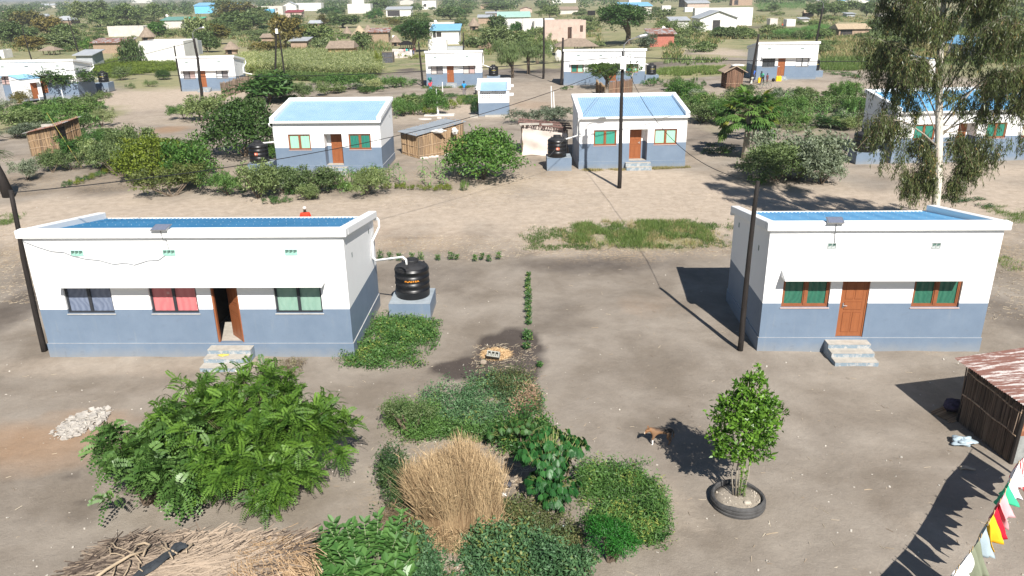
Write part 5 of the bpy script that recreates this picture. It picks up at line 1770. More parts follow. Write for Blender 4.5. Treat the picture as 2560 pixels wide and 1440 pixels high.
# bicycle leaning in the far yard
g = G(1910, 222)
root = empty('bicycle', g, .1, "thin bicycle standing in front of the far house's people", 'bicycle')
for x, nm in ((-.5, 'wheel'), (.5, 'wheel')):
 pts = [(x + .32 * math.cos(a), 0, .33 + .32 * math.sin(a)) for a in [i * 2 * math.pi / 20 for i in range(21)]]
 q = MB().tube(pts, .022, 5, cap=False)
 for i in range(0, 20, 2): q.tube([(x, 0, .33), pts[i]], .005, 3)
 q.build('wheel', plain('grey_tyre', (.12, .12, .12), .7), root)
q = MB()
for a_, b_ in (((-.5, .33), (-.15, .75)), ((-.15, .75), (.35, .72)), ((.35, .72), (.0, .32)), ((.0, .32), (-.15, .78)), ((-.5, .33), (.0, .32)), ((.5, .33), (.36, .85))): q.tube([(a_[0], 0, a_[1]), (b_[0], 0, b_[1])], .018, 6)
q.build('frame', plain('green_frame', (.15, .2, .15), .5), root)
MB().tube([(.30, -.25, .90), (.38, 0, .86), (.30, .25, .90)], .015, 6).build('handlebar', METAL, root)
MB().bev(-.28, -.06, .80, -.04, .06, .85, .015).build('saddle', DARK, root)

# motorcycle seen at the latrine's left edge
g = G(1190, 236)
root = empty('motorcycle', g, .1, "white and black motorcycle half hidden by the latrine's left edge", 'motorcycle')
for y in (-.62, .62):
 q = MB().tube([(0, y + .28 * math.cos(a), .30 + .28 * math.sin(a)) for a in [i * 2 * math.pi / 18 for i in range(19)]], .05, 7, cap=False)
 q.build('wheel', BLACKP, root)
MB().bev(-.14, -.45, .55, .14, .1, .85, .06).build('fuel_tank', PVC, root)
MB().bev(-.13, .1, .72, .13, .75, .84, .03).build('saddle', BLACKP, root)
MB().bev(-.12, -.25, .25, .12, .3, .54, .03).build('engine', METAL, root)
q = MB().tube([(0, -.62, .3), (0, -.42, .95)], .03, 7).tube([(-.35, -.36, 1.02), (0, -.45, .98), (.35, -.36, 1.02)], .016, 6)
q.build('fork', METAL, root)
MB().lathe([(.02, -.1), (.10, -.04), (.11, .04), (.02, .06)], 12, (0, -.60, .88)).build('headlight', PVC, root)

# dog standing at the edge of the young tree's shade, head low to the left
def make_dog():
 g = G(1652, 1110)
 root = empty('dog', g, 0, "brown and black dog with one white foreleg at the edge of the young tree's shadow", 'dog')
 v = [(.17, 0, .41), (.0, 0, .39), (-.19, 0, .40), (-.29, 0, .44), (-.36, -.02, .44), (-.425, -.045, .385), (-.46, -.06, .345),  # hips, belly, chest, neck, head, muzzle, nose
         (-.20, -.055, .28), (-.235, -.06, .17), (-.225, -.065, .035), (-.26, -.068, .02),
         (-.17, .06, .28), (-.20, .065, .17), (-.185, .07, .035), (-.22, .07, .02),
         (.19, -.06, .31), (.145, -.065, .215), (.215, -.065, .13), (.195, -.065, .03), (.165, -.065, .018),
         (.23, .055, .31), (.20, .06, .215), (.275, .06, .13), (.26, .06, .03), (.23, .06, .018),
         (.25, 0, .43), (.31, .0, .36), (.325, .01, .24), (.30, .01, .17)]
 e = [(0, 1), (1, 2), (2, 3), (3, 4), (4, 5), (5, 6), (2, 7), (7, 8), (8, 9), (9, 10), (2, 11), (11, 12), (12, 13), (13, 14), (0, 15), (15, 16), (16, 17), (17, 18), (18, 19), (0, 20), (20, 21), (21, 22), (22, 23), (23, 24), (0, 25), (25, 26), (26, 27), (27, 28)]
 r = [.082, .080, .100, .066, .060, .032, .022, .046, .026, .020, .020, .046, .026, .020, .020, .056, .034, .019, .017, .018, .056, .034, .019, .017, .018, .03, .017, .015, .009]
 m, n, b, o = _new('dog_coat')
 co = objco(n)
 sx = n.nodes.new('ShaderNodeSeparateXYZ'); n.links.new(co, sx.inputs[0])
 nz = noise(n, 9, 4, .6, co)
 back = math_(n, 'ADD', math_(n, 'ADD', sx.outputs['Z'], math_(n, 'MULTIPLY', sx.outputs['X'], .35)), math_(n, 'MULTIPLY', nz, .10))
 c = mixc(n, ramp(n, back, [(.43, 0.0), (.50, 1.0)]), (.22, .12, .06), (.025, .02, .016))
 head = ramp(n, math_(n, 'ADD', sx.outputs['X'], math_(n, 'MULTIPLY', nz, .05)), [(-.0, 0.0), (.0, 1.0)])
 fr = math_(n, 'LESS_THAN', sx.outputs['X'], -.27)
 c = mixc(n, math_(n, 'MULTIPLY', fr, .9), c, (.25, .125, .055))
 leg = math_(n, 'MULTIPLY', math_(n, 'LESS_THAN', sx.outputs['Z'], .17), math_(n, 'LESS_THAN', sx.outputs['X'], -.1))
 c = mixc(n, leg, c, (.75, .72, .68))
 muz = math_(n, 'LESS_THAN', sx.outputs['X'], -.44)
 c = mixc(n, muz, c, (.62, .50, .38))
 n.links.new(c, b.inputs['Base Color']); b.inputs['Roughness'].default_value = .8
 skin('body', v, e, r, m, root)
 for s in (-1, 1):
  MB().add([(-.335, s * .035 - .02, .485), (-.375, s * .055 - .02, .480), (-.35, s * .075 - .02, .545)], [(0, 1, 2)]).add([(-.335, s * .035 - .02, .485), (-.35, s * .075 - .02, .545), (-.325, s * .06 - .02, .47)], [(0, 1, 2)]).build('ear', plain('dog_ear', (.25, .12, .05), .8), root)
 MB().lathe([(.002, -.012), (.014, 0), (.002, .012)], 8, (-.478, -.065, .345)).build('nose', DARK, root)
 for s in (-1, 1): MB().lathe([(.001, -.007), (.008, 0), (.001, .007)], 6, (-.405, s * .03 - .04, .425)).build('eye', DARK, root)


make_dog()
# ------------------------------------------------------------------ leaf colours
LF = dict(
 feather=leaf('feathery_leaf', (.035, .095, .012), (.200, .330, .045), .22),
 broad=leaf('broad_leaflet', (.040, .10, .02), (.150, .260, .07), .22, .4),
 cassava=leaf('cassava_leaf', (.014, .072, .018), (.060, .190, .045), .25, .4),
 mat=leaf('mat_leaf', (.026, .080, .018), (.095, .205, .048), .22, cc=(.22, .26, .06)),
 matdark=leaf('dark_mat_leaf', (.028, .070, .022), (.11, .18, .06), .2, cc=(.20, .19, .06)),
 matblue=leaf('bluish_mat_leaf', (.035, .095, .038), (.13, .24, .10), .2, cc=(.22, .24, .06)),
 olive=leaf('olive_mat_leaf', (.055, .072, .026), (.14, .165, .06), .2, cc=(.26, .20, .09)),
 milk=leaf('milky_leaf', (.085, .19, .045), (.19, .34, .095), .3, .35),
 citrus=leaf('citrus_leaf', (.030, .095, .012), (.16, .32, .04), .28, .35),
 shrub=leaf('grey_green_leaf', (.075, .120, .042), (.255, .320, .125), .28),
 shrubg=leaf('green_shrub_leaf', (.050, .120, .030), (.175, .300, .075), .3),
 silver=leaf('silvery_leaf', (.10, .135, .085), (.27, .31, .21), .22),
 yellow=leaf('yellow_green_leaf', (.085, .125, .018), (.28, .33, .04), .3),
 mango=leaf('dark_mango_leaf', (.020, .055, .016), (.080, .150, .040), .2, .38, cc=(.14, .17, .05)),
 bushb=leaf('bright_bush_leaf', (.030, .095, .018), (.115, .235, .045), .25, cc=(.20, .22, .05)),
 euc=leaf('gum_leaf', (.030, .050, .018), (.125, .155, .055), .2, .4, cc=(.27, .20, .07)),
 maize=leaf('maize_leaf', (.085, .18, .05), (.22, .38, .12), .3),
 maizedry=leaf('drying_maize_leaf', (.17, .22, .09), (.52, .52, .27), .3),
 papaya=leaf('papaya_leaf', (.035, .095, .025), (.15, .26, .06), .25, cc=(.22, .24, .05)),
 grass=leaf('verge_grass', (.065, .115, .028), (.19, .27, .075), .3, cc=(.36, .30, .15)),
 tan=leaf('tan_grass', (.22, .19, .08), (.45, .38, .20), .3),
 pale=leaf('yellow_crop_leaf', (.16, .22, .03), (.32, .36, .07), .3),
 far=leaf('far_tree_leaf', (.065, .110, .040), (.190, .250, .085), .22),
 farg=leaf('far_bush_leaf', (.100, .140, .058), (.235, .285, .115), .22),
 faro=leaf('far_olive_leaf', (.085, .085, .022), (.21, .175, .045), .15),
)
SUNUP = np.array([0.2, -0.55, 0.8])


def stemtubes(m, base, tops, r0, r1, rg, k=4, wig=.1):
 base = Vector(base)
 for t in tops:
  t = Vector(t)
  L = (t - base).length
  pts = [base.lerp(t, i / k) + Vector((rg.normal(0, wig * L * .15), rg.normal(0, wig * L * .15), wig * L * math.sin(i / k * math.pi) * .6)) * (0 < i < k) for i in range(k + 1)]
  m.tube(pts, [r0 + (r1 - r0) * i / k for i in range(k + 1)], 6)


# ------------------------------------------------------------------ big feathery bush
def fronds(P, D, N, Lr, npair, ll, lw, rg, droop=.35, spread=.9, fwd=.45):
 n = len(P)
 D = nrm(D); S_ = nrm(np.cross(D, N)); U = np.cross(S_, D)
 Lr = np.broadcast_to(Lr, (n,))
 out, tn = [], []
 tint = rg.random(n)
 for i in range(npair):
  t = (i + .7) / npair
  C = P + D * (t * Lr)[:, None] + np.array([0, 0, -1]) * (droop * Lr * t * t)[:, None] + U * (.10 * Lr * math.sin(t * 3.1))[:, None]
  dd = nrm(D + np.array([0, 0, -1]) * (2 * droop * t))
  sz = ll * math.sin(.35 + 2.6 * (1 - t) ** .8 * .75 + .25) if False else ll * (.55 + .45 * math.sin(math.pi * min(1, .15 + t * .85)))
  for s in (-1, 1):
   d = S_ * s * spread + dd * fwd + U * rg.normal(.12, .12, (n, 1))
   out.append(leafverts(C, d, U, sz * rg.uniform(.85, 1.1, n), lw, .12, .05, .5).reshape(n, 4, 3))
   tn.append(np.clip(tint * .75 + .25 * rg.random(n), 0, 1))
 V = np.stack(out, 1).reshape(-1, 3)
 T = np.stack(tn, 1).reshape(-1)
 return V, T


def rosettes(rg, P, O, k):
 """k fronds spreading from every branch tip"""
 ax = nrm(O * [1, 1, .8] + [0, 0, .35] + rg.normal(size=P.shape) * .15)
 e1 = nrm(np.cross(ax, nrm(rg.normal(size=P.shape)))); e2 = np.cross(ax, e1)
 Ps, Ds, Ns = [], [], []
 for j in range(k):
  a = j * 2.4 + rg.uniform(-.3, .3, (len(P), 1))
  u = j / k
  Ds.append(nrm((e1 * np.cos(a) + e2 * np.sin(a)) * (1 - .45 * u) + ax * (.25 + .55 * u)))
  Ps.append(P + ax * (.05 * j - .25)); Ns.append(nrm(ax + [0, 0, .3]))
 P = np.concatenate(Ps); P[:, 2] = np.maximum(P[:, 2], .1)
 return P, np.concatenate(Ds), np.concatenate(Ns)


def big_bush():
 rg = np.random.default_rng(31)
 O = np.array([-6.4, 16.1, 0.0])
 root = empty('feathery_bush', O, 0, "large feathery leaved bush spreading in front of the open-door house's steps", 'bush')
 lobes = [((-1.35, .0, .95), (1.2, 1.0, .85)), ((.0, .2, 1.2), (1.3, 1.1, .85)), ((1.35, .0, 1.05), (1.15, 1.1, .85)), ((.1, -.85, .7), (1.6, .8, .65)), ((-1.45, .75, 1.65), (.38, .4, .5)), ((-.45, .75, 1.75), (.55, .45, .42)), ((.35, .85, 1.85), (.5, .45, .45)), ((1.2, .75, 1.65), (.55, .5, .45)), ((1.2, -1.0, .55), (.8, .6, .5)), ((2.2, .1, .9), (.55, .5, .4)), ((-2.1, .5, 1.1), (.5, .45, .4))]
 n = 3300
 P, Oo, tc = crownpts(rg, [(np.array(c) * [.9, .95, 1.12], np.array(r) * [.88, .95, 1.1]) for c, r in lobes], n, csize=9, sigma=.13, inner=.40, low=-.4)
 P[:, 2] = np.maximum(P[:, 2], .12)
 P, D, N = rosettes(rg, P[::10], Oo[::10], 10)
 n = len(P)
 V, T = fronds(P, D, N, rg.uniform(.30, .52, n), 13, .095, .030, rg, .30)
 V[:, 2] = np.maximum(V[:, 2], .015)
 link('foliage', polymesh('foliage', V, 4, T, LF['feather']), root)
 r2 = P[rg.choice(n, 700, False)]
 d2 = nrm(r2 - np.array([0, 0, .6]))
 sticks('leaf_stalks', r2 - d2 * .35, r2, .007, stalk('green_stalk', (.10, .11, .05), (.18, .16, .09)), root)
 m = MB()
 for _ in range(5): stemtubes(m, (rg.uniform(-.5, .5), rg.uniform(-.3, .3), -.05), [np.array(lobes[i][0]) * rg.uniform(.7, 1.15) for i in rg.choice(len(lobes), 4, False)], .045, .012, rg)
 m.build('stems', BARK, root, True)
 # broad-leafleted neighbour, lower left
 O = np.array([-8.3, 15.2, 0.0])
 root = empty('broad_leafed_bush', O, 0, "lower bush with broad rounded leaflets joined to the left side of the feathery bush", 'bush')
 lobes = [((-.35, .25, .85), (1.0, .85, .75)), ((.55, -.15, .7), (.9, .8, .65)), ((-.95, .6, 1.15), (.5, .5, .45)), ((.35, .75, 1.45), (.65, .6, .55))]
 n = 840
 P, Oo, tc = crownpts(rg, lobes, n, csize=5, sigma=.12, inner=.4, low=-.3)
 P[:, 2] = np.maximum(P[:, 2], .15)
 P, D, N = rosettes(rg, P[::7], Oo[::7], 7)
 n = len(P)
 V, T = fronds(P, D, N, rg.uniform(.30, .5, n), 8, .13, .062, rg, .5, .95, .35)
 V[:, 2] = np.maximum(V[:, 2], .015)
 link('foliage', polymesh('foliage', V, 4, T, LF['broad']), root)
 m = MB()
 for _ in range(3): stemtubes(m, (rg.uniform(-.3, .3), rg.uniform(-.2, .2), -.05), [np.array(l[0]) for l in lobes], .035, .01, rg)
 m.build('stems', BARK, root, True)


big_bush()

# ------------------------------------------------------------------ sheaf of dry reeds
def sheaf():
 rg = np.random.default_rng(8)
 g = G(1150, 1322)
 root = empty('dry_reed_sheaf', g, 0, "tall sheaf of golden dry grass standing in the middle of the garden", 'sheaf')
 n = 15000
 a = rg.uniform(0, 6.28, n)
 r = np.sqrt(rg.random(n))
 bx, by = .88 * r * np.cos(a), .50 * r * np.sin(a)
 h = rg.uniform(1.15, 1.95, n) * (1 - .10 * r) * (1 + .10 * np.sin(bx * 5 + 1) + .06 * np.sin(bx * 11))
 fl = rg.uniform(-.15, .22, n) + .16 * (bx < -.15) - .08 * (bx > .3)
 mid = np.stack([bx * 1.0 + rg.normal(0, .06, n), by * .98 + .04, h * .42], 1)
 top = np.stack([bx * (1.0 + fl) + rg.normal(-.04, .15, n), by * (1 + fl * .9) + .12 + rg.normal(0, .15, n), h], 1)
 bot = np.stack([bx, by, np.full(n, .0)], 1)
 q = (mid + top) / 2 + rg.normal(0, .02, (n, 3))
 P0 = np.concatenate([bot, mid, q]); P1 = np.concatenate([mid, q, top])
 t = rg.random(n)
 R = np.concatenate([np.full(n, .0042), np.full(n, .004), np.full(n, .0035)])
 R1 = np.concatenate([np.full(n, .004), np.full(n, .0035), np.full(n, .0015)])
 t = np.clip(t + .25 * np.sin(bx * 9) * np.sin(by * 7 + 1), 0, 1)
 tt = np.concatenate([t * .6, t * .85, np.clip(t + .15, 0, 1)])  # tint shades the sun-facing foot of the stalks and lightens their tops
 V = prism(P0, P1, R, R1)
 link('stalks', polymesh('stalks', V, 4, np.repeat(tt, 3), DRYM), root)
 # drooping dry blades and feathery heads
 k = rg.choice(n, 3800)
 P = q[k] + (top[k] - q[k]) * rg.random((3800, 1))
 D = nrm((top - mid)[k] + rg.normal(size=(3800, 3)) * .45)
 V = leafverts(P, D, rg.normal(size=(3800, 3)), rg.uniform(.12, .34, 3800), .014, .1, .25, .3)
 link('dry_blades', polymesh('dry_blades', V, 4, np.clip(rg.random(3800) + .2, 0, 1), DRYM), root)
 # broken straw skirt at its foot
 n = 2600
 a = rg.uniform(0, 6.28, n); rr = rg.uniform(.8, 1.25, n)
 c = np.stack([rr * np.cos(a), rr * np.sin(a) * .6 - .05, rg.uniform(.02, .5, n) * (1.25 - rr) * 2], 1)
 d = nrm(rg.normal(size=(n, 3)) * [1, 1, .8] + [0, 0, .5]) * rg.uniform(.08, .25, (n, 1))
 sticks('fallen_straw', c - d, c + d, .004, DRYM, root)


sheaf()


# ------------------------------------------------------------------ cassava clump, drooping palmate leaves
def cassava(g, lobes, n, label, seed, mat=None, name='cassava_plant', L=.185, W=.048, cat='cassava', stems=5):
 rg = np.random.default_rng(seed)
 root = empty(name, g, 0, label, cat)
 P, O, tc = crownpts(rg, lobes, n, csize=3, sigma=.10, inner=.5, low=-.25)
 P[:, 2] = np.maximum(P[:, 2], .15)
 out, tn = [], []
 ax = nrm(np.stack([O[:, 0], O[:, 1], np.full(n, -.25)], 1) + rg.normal(size=(n, 3)) * .15)
 ti = np.clip(.5 * tc + .5 * rg.random(n), 0, 1)
 for j in range(7):
  f = (j - 3) / 3
  sd = nrm(np.cross(ax, [[0, 0, 1.0]]))
  d = nrm(ax * (1.0 - .55 * abs(f)) + sd * f * .95 + np.array([0, 0, -.75 - .1 * abs(f)]))
  out.append(leafverts(P, d, nrm(ax + [0, 0, .8]), L * (1 - .3 * abs(f)) * rg.uniform(.85, 1.15, n), W, .18, .12, .5).reshape(n, 4, 3)); tn.append(ti)
 V = np.stack(out, 1).reshape(-1, 3); V[:, 2] = np.maximum(V[:, 2], .01)
 link('foliage', polymesh('foliage', V, 4, np.stack(tn, 1).ravel(), mat or LF['cassava']), root)
 d = nrm(P - np.array([0, 0, P[:, 2].mean() * .5]))
 sticks('leaf_stalks', P - d * .22, P, .004, stalk('cassava_stalk', (.16, .20, .06), (.30, .32, .12)), root)
 m = MB()
 for _ in range(stems): stemtubes(m, (rg.uniform(-.25, .25), rg.uniform(-.2, .2), -.05), [np.array(lobes[i % len(lobes)][0]) * rg.uniform(.9, 1.2) for i in range(2)], .022, .012, rg)
 m.build('stems', TWIG, root, True)
 return root


g = G(1375, 1265)
cassava(g, [((.05, .55, 1.35), (.45, .4, .35)), ((.55, .55, 1.2), (.35, .3, .3)), ((.0, .2, .95), (.5, .45, .4)), ((.25, -.1, .6), (.4, .35, .35)), ((-.3, .5, 1.1), (.35, .3, .3)), ((-.45, .35, 1.25), (.25, .3, .3)), ((.1, -.2, .35), (.35, .3, .25)), ((-.15, .1, .6), (.4, .35, .3))], 1050,
  "dark cassava clump with drooping fingered leaves right of the dry sheaf", 41)


# ------------------------------------------------------------------ milky broad-leafed shrub along the bottom edge
def milk():
 rg = np.random.default_rng(51)
 g = Vector((-2.95, 12.75, 0))
 root = empty('milkweed_shrub', g, 0, "light green shrub with large upright oval leaves at the bottom edge left of the sheaf", 'shrub')
 tips = []
 for i in range(58):
  x, y = rg.uniform(-1.15, .95), rg.uniform(-1.0, .45)
  z = .95 - .16 * abs(x) + rg.uniform(-.25, .18) - .15 * max(0, -y)
  tips.append((x, y, z))
 tips += [(.62, .55, 1.05), (.45, .35, .95), (-.75, .35, 1.0), (-.35, .3, 1.0)]
 Ps, Ds, Ns = [], [], []
 m = MB()
 for x, y, z in tips:
  b = np.array([x * .55, y * .5 - .05, .0]); t = np.array([x, y, z])
  m.tube([tuple(b), tuple((b + t) / 2 + [0, 0, .08]), tuple(t)], [.016, .012, .007], 6)
  for k in range(9):
   u = .38 + .62 * k / 8
   p = b + (t - b) * u + np.array([0, 0, .08 * math.sin(u * 3.14)])
   a0 = k * 1.57 + x * 5
   for s in (0, math.pi):
    a = a0 + s
    d = np.array([math.cos(a), math.sin(a), .55 + .9 * max(0, u - .75)])
    Ps.append(p); Ds.append(d); Ns.append(np.array([0, 0, 1.0]) - d * .2)
 Ps, Ds, Ns = map(np.array, (Ps, Ds, Ns))
 n = len(Ps)
 L = rg.uniform(.17, .25, n); W = L * .55
 # oval leaves from two quads, creased at the midrib
 Ds = nrm(Ds + rg.normal(size=(n, 3)) * .12); Sd = nrm(np.cross(Ds, Ns)); U = np.cross(Sd, Ds)
 def pt(a, b, c): return Ps + Ds * (L * a)[:, None] + Sd * (W * b)[:, None] + U * (W * c)[:, None]
 q1 = np.stack([pt(0, 0, 0), pt(.3, .46, .12), pt(.72, .40, .10), pt(1, 0, -.15)], 1)
 q2 = np.stack([pt(0, 0, 0), pt(1, 0, -.15), pt(.72, -.40, .10), pt(.3, -.46, .12)], 1)
 V = np.stack([q1, q2], 1).reshape(-1, 3)
 link('foliage', polymesh('foliage', V, 4, np.repeat(rg.random(n), 2), LF['milk']), root)
 m.build('stems', plain('pale_green_stem', (.20, .24, .13), .8, .15, 6), root, True)


milk()


# ------------------------------------------------------------------ the young tree in the tyre
def young_tree():
 rg = np.random.default_rng(61)
 root = empty('young_tree', PL + Vector((.0, .02, .16)), 0, "slender young tree with glossy green leaves growing in the tyre", 'tree')
 m = MB()
 for (x, y, tx, ty, h, r) in ((-.05, 0, .0, .1, 2.9, .022), (.04, .02, .25, .15, 3.0, .024), (.0, -.03, -.2, .05, 2.6, .02), (.09, -.02, .4, .1, 2.4, .018), (-.09, .03, -.3, .15, 2.2, .016), (.02, .05, .12, .3, 3.25, .02)):
  m.tube([(x, y, -.05), (x * 1.6 + tx * .1, y + ty * .1, h * .25), (tx * .5, ty * .5, h * .55), (tx, ty, h)], [r, r * .9, r * .7, .005], 7)
  for k in range(9):
   u = .42 + .06 * k
   p = Vector((tx * u, ty * u, h * u)); a = rg.uniform(0, 6.28)
   m.tube([p, p + Vector((math.cos(a) * .3, math.sin(a) * .3, .16))], [.008, .003], 5)
 m.build('trunk', PALEBARK, root, True)
 lobes = [((.05, .1, 1.65), (.62, .55, .50)), ((.15, .1, 2.2), (.55, .50, .50)), ((-.25, .1, 2.1), (.45, .45, .40)), ((.45, .1, 2.0), (.40, .40, .42)), ((.15, .15, 2.8), (.20, .2, .35)), ((-.12, .1, 2.65), (.2, .2, .28)), ((-.55, .1, 1.5), (.28, .25, .22)), ((.25, .2, 3.05), (.07, .07, .22)), ((-.3, .0, 1.2), (.3, .3, .25)), ((.4, 0, 1.25), (.3, .3, .3)), ((.0, .0, 1.05), (.32, .28, .28)), ((.1, -.05, .85), (.15, .15, .22))]
 crownm = crownmesh('crown', 62, [(np.array(c) * [1.02, 1.0, 1.0], np.array(r) * 1.0) for c, r in lobes[:-1]], 5000, .125, .055, LF['citrus'], droop=-.25, tang=.8, csize=9, sigma=.13, inner=.55, low=-.6)
 link('crown', crownm, root)
 n = 150                                                # leafy water shoots up the trunk
 z = rg.uniform(.05, .75, n); a = rg.uniform(0, 6.28, n)
 P = np.stack([.07 + .04 * np.cos(a), -.03 + .04 * np.sin(a), z], 1)
 D = np.stack([np.cos(a), np.sin(a), np.full(n, .6)], 1)
 link('trunk_shoots', polymesh('trunk_shoots', leafverts(P, D, np.tile([0, 0, 1.0], (n, 1)), .075, .035), 4, rg.uniform(.5, 1, n), LF['citrus']), root)


young_tree()


# ------------------------------------------------------------------ low mats of creeping plants
def leafmat(name, label, pxpoly, n, h, L, W, mat, seed=1, bumps=.5, wpoly=None, cat='ground cover', sprig=6, kind='stuff', up=.7):
 rg = np.random.default_rng(seed)
 poly = wpoly or gpoly(pxpoly)
 n = int(n * 1.35)
 m_ = max(8, n // sprig)
 c = np.concatenate([scatter(poly, m_ - m_ // 4, seed, .16), scatter(poly, m_ // 4, seed + 1, .42)])
 q = np.random.default_rng(seed + 5)
 hh = np.full(m_, h)
 w_ = np.zeros(m_)
 for i in range(6):
  a, k, p = q.uniform(0, 6.28), q.uniform(1.5, 6.0), q.uniform(0, 6.28)
  w_ += np.sin((c[:, 0] * math.cos(a) + c[:, 1] * math.sin(a)) * k + p)
 hh = h * (1 + bumps * w_ / 2).clip(.15, 2.4) * q.uniform(.3, 1.9, m_)
 g_ = np.argsort(w_ + q.normal(0, 1.2, m_))[m_ // 6:]
 i = rg.choice(g_, n)
 P = np.stack([c[i, 0], c[i, 1], hh[i] * rg.uniform(.1, 1.0, n) ** .7], 1) + rg.normal(size=(n, 3)) * [.055, .055, .03] * (L / .07)
 P[:, 2] = np.maximum(P[:, 2], .015)
 P[:, 2] += terrain(P[:, 0], P[:, 1])
 D = rg.normal(size=(n, 3)) * [1, 1, .6] + [0, 0, .5]
 N = rg.normal(size=(n, 3)) * .8 + SUNUP * up + [0, 0, .3]
 k_ = rg.choice([.75, .95, 1.15, 1.45], m_)[i]
 V = leafverts(P, D, N, k_ * L * rg.uniform(.6, 1.3, n), k_ * W * rg.uniform(.7, 1.2, n), .15, .1)
 tn = np.clip(.45 * rg.random(m_)[i] + .3 * rg.random(n) + .2 * np.sin(w_ * 1.5)[i] + .2, 0, 1)
 o = link(name, polymesh(name, V, 4, tn, mat))
 return tag(o, label, cat, None, kind)


leafmat('creeping_plant', "dark green creeper spreading from the corner of the open-door house past the lettered tank's plinth", [(1000, 800), (1075, 800), (1090, 830), (1100, 845), (1080, 860), (1075, 890), (1060, 900), (1045, 915), (1010, 908), (960, 920), (925, 928), (880, 915), (840, 896), (890, 893), (905, 850), (925, 815), (960, 800)], 14000, .15, .075, .028, LF['mat'], 71)
leafmat('creeping_plant', "bluish green low plants along the garden's back edge", [(1075, 990), (1150, 975), (1230, 950), (1300, 965), (1345, 985), (1360, 1020), (1345, 1060), (1290, 1080), (1200, 1075), (1110, 1080), (1060, 1040), (1040, 1010)], 12000, .20, .065, .025, LF['matblue'], 72)
leafmat('creeping_plant', "bright loose green mat right of the cassava clump", [(1470, 1185), (1530, 1170), (1590, 1180), (1630, 1215), (1660, 1260), (1672, 1300), (1665, 1345), (1620, 1370), (1590, 1375), (1540, 1330), (1480, 1320), (1450, 1270), (1440, 1220)], 17000, .20, .07, .022, LF['mat'], 73, bumps=.8)
leafmat('creeping_plant', "bluish green weeds along the bottom edge below the dry sheaf", [(1010, 1370), (1080, 1330), (1180, 1325), (1280, 1345), (1330, 1375), (1400, 1400), (1430, 1470), (990, 1470), (985, 1410)], 14000, .26, .08, .035, LF['matblue'], 74)
leafmat('creeping_plant', "olive brown weeds between the sheaf and the cassava", [(1240, 1240), (1310, 1270), (1380, 1310), (1440, 1340), (1460, 1380), (1420, 1410), (1330, 1385), (1260, 1340)], 8000, .16, .06, .022, LF['olive'], 75)
leafmat('creeping_plant', "dark weeds left of the dry sheaf", [(950, 1175), (985, 1150), (1000, 1200), (1030, 1260), (1040, 1300), (1000, 1260), (965, 1220)], 3600, .35, .07, .025, LF['matdark'], 76)
leafmat('creeping_plant', "grey green weeds left of the garden's back edge", [(965, 1035), (1010, 1020), (1070, 1030), (1110, 1080), (1060, 1100), (1000, 1085), (960, 1060)], 4200, .22, .06, .022, LF['shrubg'], 77)
leafmat('creeping_plant', "tangled weeds behind the cassava clump", [(1230, 1080), (1310, 1070), (1370, 1080), (1390, 1120), (1340, 1150), (1260, 1130)], 5200, .28, .08, .03, LF['mat'], 78)
leafmat('creeping_plant', "olive weeds with brown tips behind the garden", [(1220, 950), (1290, 940), (1335, 960), (1350, 1000), (1340, 1040), (1300, 1010), (1250, 985)], 5000, .22, .06, .02, LF['olive'], 79)
leafmat('creeping_plant', "mixed weeds between the dry sheaf and the garden's back edge", [(1010, 1075), (1100, 1065), (1250, 1060), (1260, 1110), (1150, 1100), (1010, 1110)], 5000, .22, .065, .025, LF['shrubg'], 90)
leafmat('creeping_plant', "purplish weeds at the foot of the steps behind the feathery bush", [(660, 920), (720, 900), (760, 905), (755, 930), (700, 945)], 1800, .07, .04, .018, leaf('purple_leaf', (.12, .07, .06), (.20, .20, .10), .1), 80)


def bushy(name, g, lobes, n, L, W, mat, label, seed, cat='bush', stems=4, group=None, **k):
 rg = np.random.default_rng(seed)
 root = empty(name, g, 0, label, cat, group)
 link('crown', crownmesh('crown', seed, lobes, n, L, W, mat, **k), root)
 m = MB()
 for _ in range(stems): stemtubes(m, (rg.uniform(-.1, .1), rg.uniform(-.1, .1), -.05), [np.array(lobes[i % len(lobes)][0]) for i in range(3)], .03, .01, rg)
 m.build('stems', BARK, root, True)
 return root


bushy('young_acacia', G(1525, 1400), [((0, 0, .55), (.5, .42, .35)), ((.25, -.1, .4), (.35, .3, .25)), ((-.2, .1, .75), (.3, .28, .22))], 5200, .07, .016, leaf('fern_green_leaf', (.03, .13, .02), (.09, .30, .04), .3), "small bright ferny bush at the bottom edge right of the bluish weeds", 81, csize=14, sigma=.12)
bushy('leafy_weed', G(1440, 1440), [((0, 0, .3), (.38, .3, .28))], 1400, .085, .04, LF['matblue'], "bluish leafy weed at the bottom edge left of the bright ferny bush", 82, stems=2)
bushy('thorn_shrub', G(1030, 1090), [((-.25, .1, .65), (.45, .3, .3)), ((.3, .2, .55), (.35, .3, .28)), ((-.65, .2, .75), (.22, .2, .14))], 2000, .06, .022, LF['shrub'], "wispy grey green shrub at the garden's left edge", 83, csize=8)
bushy('thorn_shrub', G(985, 1270), [((-.1, .2, .55), (.22, .3, .4)), ((-.2, .4, .8), (.16, .15, .2)), ((.15, -.1, .35), (.25, .25, .25))], 1700, .06, .022, LF['matdark'], "dark thorny shrub squeezed against the sheaf's left side", 84, csize=8)
bushy('leafy_weed', G(1665, 1355), [((0, 0, .10), (.14, .12, .10))], 160, .06, .026, LF['mat'], "small lone weed by the right tip of the bright mat", 85, stems=1)
cassava(G(1290, 1130), [((0, 0, .75), (.45, .35, .25)), ((.5, .1, .65), (.3, .25, .2)), ((-.45, .1, .6), (.3, .25, .2))], 150, "pale long-leaved weed patch behind the cassava clump", 86, LF['mat'], 'leafy_weed', .16, .03, 'weed', 3)
